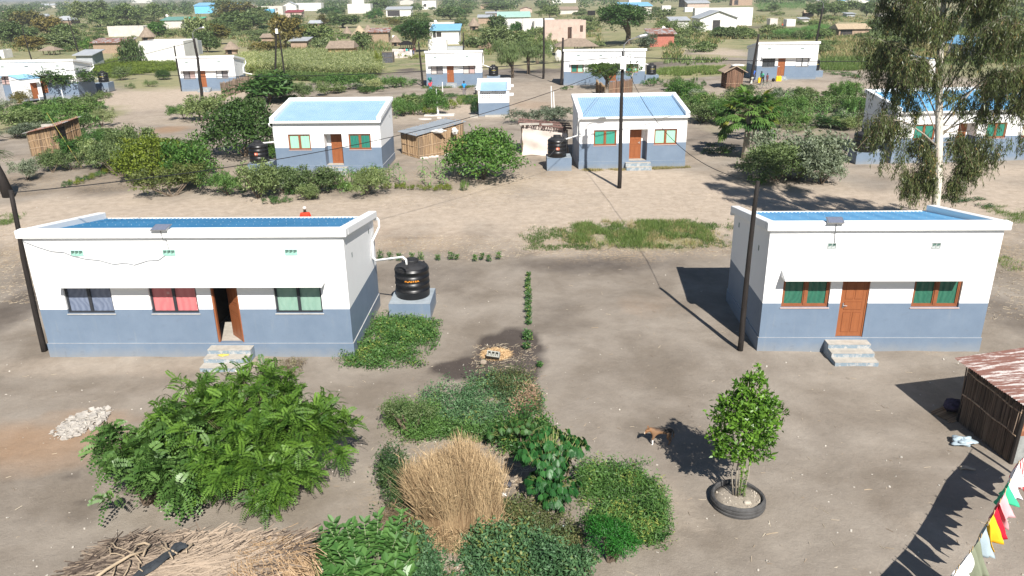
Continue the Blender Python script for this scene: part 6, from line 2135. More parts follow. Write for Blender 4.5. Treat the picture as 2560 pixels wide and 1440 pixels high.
leafmat('dry_weed', "brown dead weeds at the foot of the sheaf's left side", [(950, 1300), (1000, 1270), (1050, 1300), (1080, 1350), (1020, 1380), (950, 1350)], 3200, .22, .09, .008, leaf('dead_leaf', (.14, .085, .05), (.38, .27, .17), .1), 87, cat='dead weeds')
leafmat('dry_weed', "curled dry creeper right of the garden's back edge", [(1275, 980), (1310, 970), (1340, 1000), (1330, 1060), (1290, 1050)], 1500, .25, .12, .014, leaf('dead_leaf', (.14, .085, .05), (.38, .27, .17), .1), 88, cat='dead weeds')
for i, (px, py, s, lab, c) in enumerate(((1300, 1262, .10, "pinkish scrap of litter below the cassava", (.5, .25, .28)), (1015, 1078, .13, "white torn plastic in the grey green weeds", (.7, .7, .72)), (1410, 1320, .08, "pale blue scrap in the olive weeds", (.45, .52, .55)), (1255, 1240, .1, "white scrap right of the dry sheaf", (.65, .63, .6)), (1268, 1215, .14, "dark bag right of the dry sheaf", (.06, .06, .07)))):
 o = lumpy('litter_scrap', G(px, py), s, s * .7, s * .4, plain('scrap_%d' % i, c, .6, .3, 14), 90 + i, 16, .5)
 tag(o, lab, 'litter')


# row of seedlings dividing the yards, plants along the lane
def tufty(label, pts, n, h, L, W, mat, seed, name='row_plant', cat='plant', group=None):
 for i, (px, py, s) in enumerate(pts):
  rg = np.random.default_rng(seed + i)
  g = G(px, py)
  k = int(n * s)
  P = rg.normal(size=(k, 3)).clip(-1.6, 1.6) * [.06 * s, .06 * s, 0]
  P[:, 2] = rg.uniform(.03, h * s, k)
  D = rg.normal(size=(k, 3)) * [1, 1, .3] + [0, 0, .7]
  V = leafverts(P, D, rg.normal(size=(k, 3)) * .4 + SUNUP, L * rg.uniform(.7, 1.2, k), W)
  V[:, 2] = np.maximum(V[:, 2], .005)
  o = link(name, polymesh(name, V, 4, rg.random(k), mat), None, g)
  tag(o, label[i] if isinstance(label, list) else label, cat, group)


tufty("small green seedling in the straight row dividing the bare yards", [(1321, y, s) for y, s in ((692, .7), (706, .8), (722, 1.0), (735, 1.0), (750, 1.1), (765, 1.0), (783, 1.1), (800, .9), (812, .8))], 130, .26, .09, .035, LF['mat'], 100, group='seedlings in the straight row')
tufty(["bushy seedling nearest the burnt patch", "lowest pale seedling beside the burnt patch", "small weed above the garden's back corner"], [(1319, 850, 1.5), (1316, 873, 1.0), (1350, 918, .7)], 150, .22, .085, .04, LF['mat'], 120)
tufty("low weed in the line along the lane behind the lettered tank", [(x, 652 + (x % 7) - 3, s) for x, s in ((952, 1.3), (975, 1.2), (998, 1.1), (1030, 1.0), (1052, 1.2), (1095, .9), (1128, 1.2), (1142, .8), (1188, 1.0), (1205, 1.0), (1223, .9), (1246, 1.1))], 110, .30, .09, .03, LF['mat'], 130, group='weeds in the line along the lane')


# tall verge grass and other rough grass
def grassy(label, pxpoly, n, h, mat, seed, blades=7, w_=.012, name='grass', z=0, edge=.4):
 rg = np.random.default_rng(seed)
 c = scatter(gpoly(pxpoly), n * 2, seed, edge)
 w_n = sum(np.sin((c[:, 0] * math.cos(a) + c[:, 1] * math.sin(a)) * k + p) for a, k, p in np.random.default_rng(seed + 9).uniform([0, .8, 0], [6.28, 4.5, 6.28], (7, 3)))
 c = c[np.argsort(-w_n + rg.normal(0, .8, len(c)))[:n]]
 i = np.repeat(np.arange(n), blades)
 N_ = len(i)
 hs = (h * rg.uniform(.5, 1.2, n))[i]
 P = np.stack([c[i, 0], c[i, 1], terrain(c[i, 0], c[i, 1])], 1) + rg.normal(size=(N_, 3)) * [.06, .06, 0]
 D = rg.normal(size=(N_, 3)) * [.45, .45, 0] + [0, 0, 1]
 V = leafverts(P, D, rg.normal(size=(N_, 3)), hs, w_, .1, .18, .35)
 o = link(name, polymesh(name, V, 4, np.clip(.6 * rg.random(n)[i] + .4 * rg.random(N_), 0, 1), mat))
 return tag(o, label, 'grass', None, 'stuff')


grassy("tall pale green grass on the verge left of the nearest right house", [(1530, 590), (1600, 565), (1700, 555), (1760, 570), (1765, 600), (1700, 620), (1600, 622), (1540, 615)], 950, .32, LF['grass'], 201, 8, .018, edge=1.1)
grassy("dry tan grass mixed into the verge", [(1400, 600), (1480, 560), (1700, 552), (1800, 570), (1780, 610), (1560, 625)], 900, .22, LF['tan'], 207, 7, .016, edge=.9)
grassy("thinner grass at the left end of the verge", [(1420, 575), (1480, 555), (1520, 565), (1520, 600), (1470, 615), (1440, 600)], 620, .26, LF['grass'], 202, 8, .018, edge=.9)
grassy("low weedy grass at the far ends of the verge", [(1300, 600), (1360, 580), (1440, 575), (1560, 560), (1700, 550), (1830, 555), (1835, 590), (1780, 610), (1560, 625), (1330, 625)], 2300, .15, LF['grass'], 203, 7, .018, edge=.8)
grassy("weedy grass on the lane right of the nearest right house", [(2480, 520), (2560, 515), (2600, 560), (2560, 560), (2500, 545)], 300, .2, LF['grass'], 204, edge=.9)
grassy("weeds between the bare yards at the right edge", [(2490, 650), (2560, 640), (2600, 700), (2540, 690)], 150, .15, LF['grass'], 205, edge=.6)
grassy("sparse weeds at the left edge behind the nearest left house", [(0, 540), (30, 535), (30, 560), (0, 570)], 200, .2, LF['grass'], 206)

# gum tree ---------------------------------------------------------------------------
def gum_tree():
 rg = np.random.default_rng(301)
 base = Vector((18.7, 33.0, 0))
 root = empty('gum_tree', base, 0, "tall gum tree with a smooth white trunk and weeping leaves at the right", 'tree')
 TX = lambda z: -.143 * (z - 1.4)
 tr = [(.20, 0, -.2), (-.06, 0, 1.5), (-.22, 0, 3.2), (TX(5.5), 0, 5.5), (TX(7.6) - .05, .05, 7.6), (TX(9.5), .1, 9.5), (TX(11.5) + .1, .1, 11.5), (TX(13.5) + .2, .1, 13.5)]
 m = MB().tube(tr, [.21, .18, .17, .155, .135, .11, .08, .04], 14)
 tm = plain('white_gum_bark', (.62, .57, .49), .75, .22, 1.4, stretch=(3, 3, .8), bmp=.01)
 nt_ = tm.node_tree
 b_ = nt_.nodes['Principled BSDF']
 src = b_.inputs['Base Color'].links[0].from_socket
 f = ramp(nt_, noise(nt_, 1.3, 5, .7, objco(nt_, (2.5, 2.5, .6)), .5), [(.60, 0.0), (.68, .75)])
 sx = nt_.nodes.new('ShaderNodeSeparateXYZ'); nt_.links.new(objco(nt_), sx.inputs[0])
 f = math_(nt_, 'MULTIPLY', f, math_(nt_, 'GREATER_THAN', sx.outputs['Z'], 4.0))
 nt_.links.new(mixc(nt_, f, src, (.30, .16, .09)), b_.inputs['Base Color'])
 m.build('trunk', tm, root, True)
 br = MB()
 ends = []
 def limb(z0, a, L, rise, r=.06, sub=4):
  r *= .6
  p0 = Vector((TX(z0), 0, z0))
  d = Vector((math.cos(a), math.sin(a), 0))
  pts = [p0 + d * (L * t) + Vector((0, 0, rise * math.sin(t * 1.9) / math.sin(1.9) if True else 0)) for t in (0, .25, .5, .75, 1)]
  br.tube(pts, [r, r * .8, r * .6, r * .4, r * .2], 7)
  for k in range(sub):
   t = .35 + .65 * (k + rg.random()) / sub
   q = pts[0].lerp(pts[-1], t); q.z = p0.z + rise * math.sin(t * 1.9) / math.sin(1.9)
   a2 = a + rg.uniform(-1.3, 1.3)
   e = q + Vector((math.cos(a2), math.sin(a2), rg.uniform(-.1, .5))) * rg.uniform(.5, 1.1)
   br.tube([q, (q + e) / 2 + Vector((0, 0, .1)), e], [r * .35, r * .25, r * .1], 5)
   ends.append(e); ends.append((q + e) / 2)
  ends.append(pts[-1]); ends.append(pts[3])
 pi = math.pi
 for z0, a, L, rise, r, s in ((4.6, pi * 1.04, 3.0, 1.2, .075, 6), (4.9, pi * .96, 2.2, 2.2, .06, 5), (5.0, -.12, 2.8, 1.7, .075, 6), (5.3, .35, 3.2, 2.0, .07, 6), (5.6, pi * .85, 2.4, 2.4, .06, 6),
                                  (5.6, -.6, 2.6, 2.2, .06, 6), (6.2, pi * 1.2, 2.4, 2.0, .06, 6), (6.5, pi * 1.0, 2.6, 2.2, .06, 7), (6.6, .1, 2.6, 2.5, .06, 6), (7.2, -.9, 2.0, 2.4, .05, 6), (7.4, pi * .8, 2.1, 2.6, .05, 6),
                                  (7.8, pi * 1.15, 2.0, 2.2, .05, 6), (7.9, .5, 2.0, 2.6, .05, 6), (8.6, -.2, 1.8, 2.4, .05, 7), (8.8, pi, 1.8, 2.4, .05, 7), (9.6, 1.4, 1.6, 2.2, .04, 6), (9.8, -1.4, 1.6, 2.2, .04, 6), (10.8, .0, 1.4, 1.8, .035, 6), (11.0, pi, 1.4, 1.8, .035, 6), (12.2, 1.6, 1.0, 1.4, .03, 5), (5.2, .05, 4.6, 1.1, .06, 7), (6.2, -.25, 4.6, 1.8, .06, 7)):
  limb(z0, a, L, rise, r, s)
 # low weeping sprays beside the trunk
 for dx, dy, z in ((-.9, -.1, 3.0), (-1.1, .2, 3.7), (-.6, .1, 2.2), (.9, -.1, 3.2), (1.1, .1, 2.6), (.7, .1, 2.0), (1.5, 0, 3.6), (-1.5, 0, 2.4), (.45, .0, 3.9), (1.9, .1, 3.0), (-1.2, .1, 1.9)):
  e = Vector((dx, dy, z + 1.2))
  br.tube([(TX(z + 1.6), 0, z + 1.6), (dx * .6, dy, z + 1.7), e], [.022, .015, .008], 5)
  for _ in range(3): ends.append(e + Vector((rg.normal(0, .15), rg.normal(0, .15), rg.normal(0, .2)))); ends.append(Vector((dx * .75, dy, z + 1.2)))
 for dx, z in ((-3.0, 6.3), (-2.6, 5.9), (-3.2, 5.2), (-2.3, 5.0), (-2.0, 4.4), (-2.8, 4.6), (3.6, 6.2), (4.4, 6.0), (4.2, 5.4), (3.2, 5.2), (2.4, 4.9)):
  ends.append(Vector((dx, rg.uniform(-.4, .4), z)))
 for z in np.linspace(6.5, 12.5, 22): ends.append(Vector((TX(z) + rg.normal(0, .5), -rg.uniform(.1, .6), z)))
 br.build('branches', PALEBARK, root, True)
 E = np.array([tuple(e) for e in ends])
 # strands hanging from the twigs, leaves drooping along them
 ns = 3500
 k = rg.integers(0, len(E), ns)
 S0 = E[k] + rg.normal(size=(ns, 3)) * [.15, .15, .16]
 Ls = rg.uniform(.35, 1.05, ns)
 lean = rg.normal(size=(ns, 3)) * [.20, .20, 0]
 nl = 26
 tt = rg.random((ns, nl))
 P = S0[:, None] + (lean * Ls[:, None])[:, None] * tt[..., None] ** .8 + np.array([0, 0, -1.0]) * (Ls[:, None] * tt)[..., None]
 P = (P + rg.normal(size=P.shape) * .05).reshape(-1, 3)
 N_ = len(P)
 D = rg.normal(size=(N_, 3)) * [.45, .45, .25] + [0.05, 0, -1]
 V = leafverts(P, D, rg.normal(size=(N_, 3)) + [0, -.5, .2], rg.uniform(.12, .23, N_), .034, .12, .08, .4)
 tn = np.clip(.55 * np.repeat(rg.random(ns), nl) + .45 * rg.random(N_), 0, 1)
 link('crown', polymesh('crown', V, 4, tn, LF['euc']), root)
 sticks('weeping_twigs', S0, S0 + lean * Ls[:, None] + np.stack([0 * Ls, 0 * Ls, -Ls], 1), .006, stalk('gum_twig', (.16, .12, .08), (.30, .22, .14)), root)


gum_tree()
# ------------------------------------------------------------------ shrub and tree prototypes (meshes shared by copies)
PROTO = {}


def proto(kind, seed):
 key = (kind, seed)
 if key in PROTO: return PROTO[key]
 rg = np.random.default_rng(1000 + seed * 7 + len(kind))
 def lob(n, R, zc, rz, sp, r0=.45, r1=.7):
  return [((sp * R * rg.normal() * .6, sp * R * rg.normal() * .6, zc + rg.uniform(-.35, .35) * rz), (R * rg.uniform(r0, r1), R * rg.uniform(r0, r1), rz * rg.uniform(.5, .8))) for _ in range(n)]
 if kind == 'shrub':       # airy, fine leaved, nominal 2.4 m wide, 1.8 m high
  L = lob(9, 1.2, .78, .8, .95, .28, .5); me = crownmesh('crown', 1000 + seed, L, 4000, .13, .055, LF['shrub'], csize=11, sigma=.16, inner=.7, low=-.7)
 elif kind == 'dense':     # close rounded bush to the ground, 3 m wide 2 m high
  L = [((0, 0, .85), (1.35, 1.2, .95)), ((.5, -.2, .6), (1.0, .9, .7)), ((-.6, .1, .55), (.9, .9, .65)), ((.1, .2, 1.35), (.8, .8, .6))]; me = crownmesh('crown', 1000 + seed, L, 6500, .13, .06, LF['bushb'], csize=14, sigma=.13, inner=.25, low=-.2)
 elif kind == 'round':     # crown on a short trunk, 3 m wide, 3 m high
  L = lob(9, 1.35, 1.75, 1.1, .5, .5, .66); me = crownmesh('crown', 1000 + seed, L, 5600, .17, .055, LF['mango'], csize=16, sigma=.15, inner=.35, low=-.5)
 elif kind == 'weep':      # drooping grey crown
  L = lob(8, 1.4, 1.8, 1.0, .7, .4, .6); me = crownmesh('crown', 1000 + seed, L, 4500, .22, .035, LF['shrub'], csize=12, sigma=.18, inner=.5, droop=1.6, tang=.4)
 elif kind == 'fern':      # long leaved (cassava seen from afar)
  L = lob(6, 1.0, 1.0, .7, .8, .35, .55); me = crownmesh('crown', 1000 + seed, L, 1500, .26, .085, LF['papaya'], csize=8, sigma=.2, inner=.6, droop=.35)
 elif kind == 'low':
  L = lob(5, .9, .22, .3, .9, .35, .6); me = crownmesh('crown', 1000 + seed, L, 1000, .11, .05, LF['shrubg'], csize=9, sigma=.2, inner=.6)
 elif kind == 'farbush':   # 4 m wide 2.4 m high, big leaf faces
  L = lob(8, 2.0, .9, 1.0, .8, .4, .65); me = crownmesh('crown', 1000 + seed, L, 2000, .32, .19, LF['farg'], csize=10, sigma=.16, inner=.5, low=-.7)
 elif kind == 'fartree':   # 6 m wide, 5 m high
  L = lob(11, 2.6, 2.5, 2.0, .6, .4, .58); me = crownmesh('crown', 1000 + seed, L, 3000, .42, .25, LF['far'], csize=11, sigma=.15, inner=.5, low=-.8)
 elif kind == 'tallfar':
  L = lob(10, 1.9, 3.8, 2.9, .6, .4, .55); me = crownmesh('crown', 1000 + seed, L, 2400, .42, .21, LF['farg'], csize=10, sigma=.15, inner=.6, droop=.4, low=-.8)
 m = MB()
 if kind in ('round', 'fartree', 'tallfar', 'weep'):
  h = {'round': 1.9, 'fartree': 2.2, 'tallfar': 3.6, 'weep': 1.8}[kind]
  r = {'round': .10, 'fartree': .14, 'tallfar': .13, 'weep': .13}[kind]
  m.tube([(0, 0, -.2), (.05, .02, h * .35), (0, .05, h)], [r * 1.2, r, r * .7], 7)
  for l in L[:5]: m.tube([(0, 0, h * .35), ((l[0][0]) * .5, l[0][1] * .5, h * .75), l[0]], [r * .6, r * .45, r * .2], 5)
  tn = 'trunk'
 else:
  for l in L[:5]: m.tube([(rg.uniform(-.1, .1), rg.uniform(-.1, .1), -.1), (l[0][0] * .5, l[0][1] * .5, l[0][2] * .4), l[0]], [.035, .025, .01], 5)
  tn = 'stems'
 tr = m.build(tn, BARK)
 tm = tr.data
 bpy.data.objects.remove(tr)
 V = np.empty(len(me.vertices) * 3, np.float32); me.vertices.foreach_get('co', V); V = V.reshape(-1, 3)
 wd = float(np.percentile(V[:, 0], 97) - np.percentile(V[:, 0], 3)); ht = float(np.percentile(V[:, 2], 99))
 PROTO[key] = (me, tm, tn, wd, ht)
 return PROTO[key]


LAND = [("the nearest left house", 480, 700), ("the nearest right house", 2200, 690), ("the left pale roofed house", 830, 340), ("the right pale roofed house", 1580, 330), ("the half hidden house", 2350, 330), ("the latrine", 1237, 240), ("the tarpaulin shed", 1360, 345), ("the reed shed", 1100, 345),
  ("the left edge's reed shed", 140, 345), ("the bent pole's house", 530, 180), ("the left edge's long house", 120, 190), ("the far house by the latrine", 1135, 170), ("the long far house", 1515, 165), ("the far house with yellow cans", 1955, 150), ("the brown reed hut", 1840, 205), ("the gum tree", 2350, 300),
  ("the ochre mud house", 850, 125), ("the white shell of block walls", 410, 130), ("the unfinished pink house", 1415, 78), ("the big round dark tree", 1570, 60), ("the white gabled hall", 1795, 55), ("the lone mud hut", 2130, 75), ("the two-storey white house", 1112, 85), ("the thatched cones", 905, 80),
  ("the bright blue building", 542, 22), ("the green roofed house", 460, 55), ("the maroon roofed house", 735, 35), ("the grey roofed house with a verandah", 998, 28), ("the white block house", 898, 22), ("the blue roofed building", 1590, 22), ("the red brick shack", 1655, 95), ("the thatched open shelter", 1442, 118),
  ("the reed shack", 280, 112), ("the grey hip roofed house", 158, 50), ("the green tin roofed house", 1280, 52), ("the lamp pole behind the far house", 2040, 70), ("the pole in the far left scrub", 75, 110), ("the pale boxes", 1975, 55), ("the dark dead cage", 966, 142), ("the maize field", 800, 165), ("the bare far lane", 1800, 130)]
USED = {}


def auto_label(desc, px, py):
 d = sorted(LAND, key=lambda l: (l[1] - px) ** 2 + ((l[2] - py) * 2.2) ** 2)
 cands = []
 for nm, lx, ly in d[:6]:
  dx, dy = px - lx, py - ly
  if abs(dx) > abs(dy) * 2: rel = 'right of' if dx > 0 else 'left of'
  elif abs(dx) < abs(dy) * .5: rel = 'in front of' if dy > 0 else 'behind'
  else: rel = ('in front and ' if dy > 0 else 'behind and ') + ('right of' if dx > 0 else 'left of')
  cands.append(f"{desc} {rel} {nm}")
 for i, (n1, lx, ly) in enumerate(d[:4]):
  for n2, ax, ay in d[i + 1:5]:
   if (lx - px) * (ax - px) < 0: cands.append(f"{desc} between {n1} and {n2}")
 for c in cands:
  if c not in USED and len(c.split()) <= 16:
   USED[c] = 1
   return c, None
 return None, None


EXT = {'shrub': '', 'dense': '', 'round': ''}
DESC = {'shrub': 'airy grey green shrub', 'dense': 'dense green bush', 'round': 'round dark leaved tree', 'weep': 'drooping grey green tree', 'fern': 'long leaved green plant', 'low': 'low green plant', 'farbush': 'rough grey green bush', 'fartree': 'dark spreading tree', 'tallfar': 'tall thin crowned tree'}
CATN = {'shrub': 'shrub', 'dense': 'bush', 'round': 'tree', 'weep': 'tree', 'fern': 'plant', 'low': 'plant', 'farbush': 'bush', 'fartree': 'tree', 'tallfar': 'tree'}
NM = {'shrub': 'shrub', 'dense': 'bush', 'round': 'leafy_tree', 'weep': 'drooping_tree', 'fern': 'leafy_plant', 'low': 'low_plant', 'farbush': 'distant_bush', 'fartree': 'distant_tree', 'tallfar': 'tall_distant_tree'}
TONE = {'shrub': '', 'shrubg': 'green', 'silver': 'silvery', 'yellow': 'yellow green', 'mango': 'dark', 'bushb': 'bright green'}
cnt = [0]


def plant(kind, px, py, wpx, hpx, mat=None, label=None, desc=None, seed=None, group=None):
 cnt[0] += 1
 rg = np.random.default_rng(5000 + cnt[0])
 seed = seed if seed is not None else cnt[0] % (4 if kind in ('shrub', 'farbush', 'fartree') else 2)
 me, tm, tn, wd, ht = proto(kind, seed)
 g = G(px, py)
 k = ppm(g.y)
 e = math.atan2(CAM_H, g.y)
 sx = wpx / k / wd
 Hh = hpx / k
 dep = wd * sx * .5
 hh = max((Hh - dep * math.sin(e) * .8) / math.cos(e), .35 * Hh)
 sz = hh / ht
 g = g + Vector((0, dep * .45, 0))
 if label is None:
  label, _ = auto_label(desc or DESC[kind], px, py - hpx * .4)
  if label is None:
   label, group = f"{desc or DESC[kind]} lost in the crowded scrub", f"scrub, {desc or DESC[kind]}"
 root = empty(NM[kind], g, rg.uniform(0, 6.28), label, CATN[kind], group or 'shrubs and trees around the settlement')
 root.scale = (sx, sx, sz)
 for nm, me_, mt_ in (('crown', me, mat), (tn, tm, None)):
  o = bpy.data.objects.new(nm, me_)
  COL.objects.link(o)
  o.parent = root
  if mt_:
   o.material_slots[0].link = 'OBJECT'
   o.material_slots[0].material = LF[mt_]
 return root


# mid ground, one by one (spot on the photograph, width, height)
MID = [('shrub', 640, 500, 105, 100, 'shrub'), ('shrub', 565, 492, 90, 66, 'shrubg'), ('shrub', 785, 486, 120, 78, 'shrub'), ('shrub', 735, 480, 80, 60, 'shrub'), ('shrub', 765, 502, 60, 44, 'shrub'), ('shrub', 912, 492, 92, 76, 'shrub'), ('low', 845, 474, 70, 26, 'mat'), ('low', 672, 512, 40, 22, 'mat'),
       ('low', 1160, 478, 24, 30, 'shrubg'), ('low', 700, 508, 44, 18, 'mat'), ('low', 610, 480, 60, 30, 'shrubg'), ('shrub', 425, 496, 100, 84, 'yellow2'), ('shrub', 480, 470, 130, 122, 'bushb'), ('shrub', 330, 400, 110, 90, 'shrub'), ('shrub', 245, 425, 90, 80, 'shrub'), ('shrub', 290, 445, 80, 90, 'shrub'), ('shrub', 190, 405, 70, 66, 'bushb'),
       ('shrub', 262, 380, 80, 60, 'shrubg'), ('shrub', 125, 434, 54, 58, 'shrub'), ('shrub', 62, 452, 46, 54, 'silver'), ('shrub', 500, 306, 100, 68, 'shrub'), ('shrub', 455, 300, 60, 40, 'shrubg'), ('dense', 600, 400, 190, 150, 'mango2'), ('dense', 670, 400, 60, 40, 'bushb'),
       ('dense', 1205, 458, 190, 136, 'bushb'), ('shrub', 1365, 312, 134, 50, 'silver'), ('dense', 1090, 288, 60, 66, 'bushb'), ('low', 1075, 290, 40, 24, 'yellow'), ('low', 1130, 272, 50, 26, 'yellow'), ('shrub', 1010, 292, 50, 42, 'shrubg'), ('shrub', 990, 270, 60, 30, 'shrub'), ('shrub', 1045, 268, 50, 30, 'shrub'), ('low', 1180, 262, 60, 26, 'mat'), ('dense', 1188, 288, 24, 34, 'mango'),
       ('dense', 1950, 460, 165, 104, 'shrub'), ('shrub', 1985, 456, 130, 130, 'silver'), ('shrub', 2062, 464, 100, 92, 'silver'), ('shrub', 1950, 440, 110, 90, 'bushb'), ('low', 1800, 388, 90, 30, 'mango'), ('low', 1905, 462, 60, 30, 'mat'), ('shrub', 1760, 310, 90, 60, 'shrub'), ('shrub', 1815, 316, 80, 66, 'shrubg'), ('shrub', 1730, 282, 80, 50, 'shrubg'), ('shrub', 1790, 275, 70, 44, 'shrub'), ('shrub', 1690, 262, 60, 60, 'bushb'), ('shrub', 1700, 230, 50, 36, 'shrub'),
       ('shrub', 2095, 322, 106, 36, 'mango'), ('shrub', 2060, 282, 80, 50, 'shrub'), ('shrub', 1990, 290, 70, 50, 'shrubg'), ('shrub', 2120, 262, 60, 60, 'shrubg'), ('shrub', 2020, 250, 50, 34, 'shrub'), ('shrub', 1955, 262, 46, 40, 'silver'), ('shrub', 1935, 300, 60, 50, 'shrub'), ('shrub', 2150, 300, 60, 60, 'shrubg'), ('low', 2000, 330, 80, 20, 'shrub'),
       ('fern', 665, 262, 110, 74, 'papaya'), ('shrub', 700, 250, 50, 44, 'shrub'), ('shrub', 760, 252, 60, 46, 'shrub'), ('shrub', 815, 240, 50, 36, 'shrub'), ('shrub', 865, 225, 60, 42, 'shrubg'), ('shrub', 930, 226, 50, 30, 'maize2'), ('shrub', 980, 220, 60, 28, 'shrubg'), ('low', 1020, 214, 60, 20, 'mat'), ('shrub', 620, 275, 40, 30, 'shrub'),
       ('round', 160, 248, 130, 82, 'mango2'), ('low', 235, 250, 46, 22, 'shrub'), ('low', 265, 245, 30, 16, 'shrub'), ('dense', 405, 200, 40, 24, 'mango2'), ('shrub', 302, 202, 40, 36, 'shrub'), ('shrub', 44, 268, 44, 40, 'faro2'), ('shrub', 110, 285, 80, 40, 'shrubg'), ('shrub', 170, 285, 80, 42, 'shrub'), ('shrub', 30, 330, 110, 60, 'shrub'), ('shrub', 90, 315, 90, 54, 'shrubg'),
       ('shrub', 20, 350, 90, 40, 'silver'), ('shrub', 150, 310, 90, 50, 'shrubg'), ('shrub', 215, 305, 80, 52, 'shrub'), ('shrub', 250, 318, 50, 44, 'maize2'), ('shrub', 40, 295, 70, 40, 'mango'), ('shrub', 190, 275, 40, 30, 'shrubg'), ('low', 325, 222, 26, 14, 'shrub'), ('low', 375, 218, 36, 18, 'shrub'), ('shrub', 60, 305, 60, 40, 'bushb'),
       ('round', 1520, 224, 72, 66, 'mango2'), ('weep', 1282, 196, 76, 92, 'shrub'), ('weep', 1322, 186, 62, 84, 'shrub'), ('round', 1035, 132, 76, 76, 'mango'), ('round', 1572, 112, 112, 96, 'mango'), ('round', 1640, 205, 0, 0, 'x'), ('shrub', 1612, 128, 50, 44, 'silver'), ('shrub', 1345, 160, 56, 70, 'shrub'), ('low', 1685, 120, 26, 18, 'bushb'), ('shrub', 1700, 95, 70, 42, 'shrub'), ('dense', 1800, 90, 40, 22, 'mango'), ('dense', 1825, 92, 36, 24, 'mango2'),
       ('low', 1640, 204, 20, 12, 'mat'), ('low', 1130, 246, 60, 12, 'mat'), ('low', 985, 146, 40, 14, 'yellow'), ('low', 1030, 148, 46, 12, 'yellow'), ('shrub', 948, 170, 20, 40, 'yellow'), ('low', 2440, 515, 120, 20, 'mat'), ('shrub', 2530, 330, 0, 0, 'x'), ('low', 1630, 215, 60, 20, 'mat'), ('low', 1420, 226, 30, 12, 'mat'), ('low', 2100, 187, 60, 10, 'mat'), ('low', 2130, 196, 50, 12, 'mat'), ('low', 1760, 215, 16, 14, 'mat'), ('low', 1737, 212, 14, 20, 'mat')]
LF['yellow2'] = leaf('yellowing_shrub_leaf', (.075, .105, .03), (.24, .26, .075), .25)
LF['mango2'] = leaf('mid_green_leaf', (.030, .070, .016), (.10, .165, .040), .2)
LF['maize2'] = LF['maizedry']
LF['faro2'] = LF['faro']
TN = {'shrub': 'grey green', 'shrubg': 'green', 'silver': 'pale silvery', 'yellow': 'yellow green', 'yellow2': 'yellowing', 'mango': 'dark green', 'mango2': 'deep green', 'bushb': 'bright green', 'mat': 'fresh green', 'maize2': 'straw tinted', 'faro2': 'olive', 'papaya': 'large leaved'}
KN = {'shrub': 'shrub', 'dense': 'rounded bush', 'round': 'tree', 'weep': 'drooping tree', 'fern': 'plant clump', 'low': 'low plant'}
for k_, px, py, w_, h_, mt_ in MID:
 if mt_ == 'x': continue
 plant(k_, px, py, w_, h_, mt_, desc=f"{TN[mt_]} {KN[k_]}")
rfill = random.Random(12)
for x0, x1, y0, y1, k_ in ((1665, 2165, 225, 328, 34), (5, 262, 268, 345, 16), (160, 560, 345, 440, 14), (2060, 2170, 225, 300, 8), (620, 780, 235, 262, 6), (700, 960, 205, 238, 8), (980, 1075, 255, 290, 8), (590, 960, 462, 500, 7)):
 for i in range(k_):
  px, py = rfill.uniform(x0, x1), rfill.uniform(y0, y1)
  s_ = ppm(G(px, py).y)
  mt_ = rfill.choice(['shrub', 'shrubg', 'shrubg', 'bushb', 'silver', 'mango2', 'shrub'])
  plant(rfill.choice(['shrub', 'shrub', 'low', 'fern']) if y0 < 400 else 'low', px, py, s_ * rfill.uniform(1.3, 2.6), s_ * rfill.uniform(.7, 1.5), mt_, desc=f"{'small ' if i % 2 else ''}{TN[mt_]} shrub")
plant('dense', 368, 462, 160, 120, 'yellow', label="bright yellow green bush, the brightest one, left of the second row")
plant('shrub', 345, 410, 100, 70, 'yellow', label="smaller yellow green bush behind the brightest one")
plant('dense', 300, 425, 70, 36, 'yellow', desc='yellow green sprawling bush')
for i, (px, py) in enumerate(((165, 468), (185, 463), (205, 455), (225, 449), (245, 443), (268, 434))):
 plant('low', px, py, 30, 17, 'yellow' if i % 2 else 'mat', label="bright low plant in the slanting row left of the brightest bush", group='low plants in the slanting row')
for i, (px, py) in enumerate(((965, 474), (985, 472), (1005, 473), (1035, 476), (1062, 477), (1085, 478), (1108, 474), (1120, 476))):
 plant('low', px, py, 26, 16, 'yellow', label="yellow green low plant in the strip before the dense bush", group='low plants in the strip')


# papaya trees: bare trunk, radiating long-stalked leaves
def papaya(px, py, h, R, label, seed, n=46, lean=(0, 0)):
 rg = np.random.default_rng(seed)
 g = G(px, py)
 root = empty('papaya_tree', g, 0, label, 'papaya tree', 'papaya trees')
 top = Vector((lean[0], lean[1], h))
 MB().tube([(0, 0, -.2), (lean[0] * .2, 0, h * .4), top], [.15 * R, .11 * R, .07 * R], 8).build('trunk', PALEBARK, root, True)
 a = rg.uniform(0, 6.28, n)
 el = rg.uniform(-.5, 1.1, n)
 L = R * rg.uniform(.55, 1.0, n)
 d = np.stack([np.cos(a) * np.cos(el), np.sin(a) * np.cos(el), np.sin(el)], 1)
 P0 = np.array(top)[None] + rg.normal(0, .06, (n, 3)) - [0, 0, .1]
 P1 = P0 + d * L[:, None]; P1[:, 2] -= .12 * R
 sticks('leaf_stalks', P0, P1, .014, stalk('green_stalk', (.10, .11, .05), (.18, .16, .09)), root)
 out = []
 for j in range(9):
  f = (j - 4) / 4
  sd = nrm(np.cross(d, [[0, 0, 1.0]]))
  dd = nrm(d * (1 - .7 * abs(f)) + sd * f + [0, 0, -.35])
  out.append(leafverts(P1, dd, np.tile([0, 0, 1.0], (n, 1)), .42 * R * (1 - .25 * abs(f)), .12 * R, .1, .25).reshape(n, 4, 3))
 V = np.stack(out, 1).reshape(-1, 3)
 link('crown', polymesh('crown', V, 4, np.repeat(rg.random(n), 9), LF['papaya']), root)


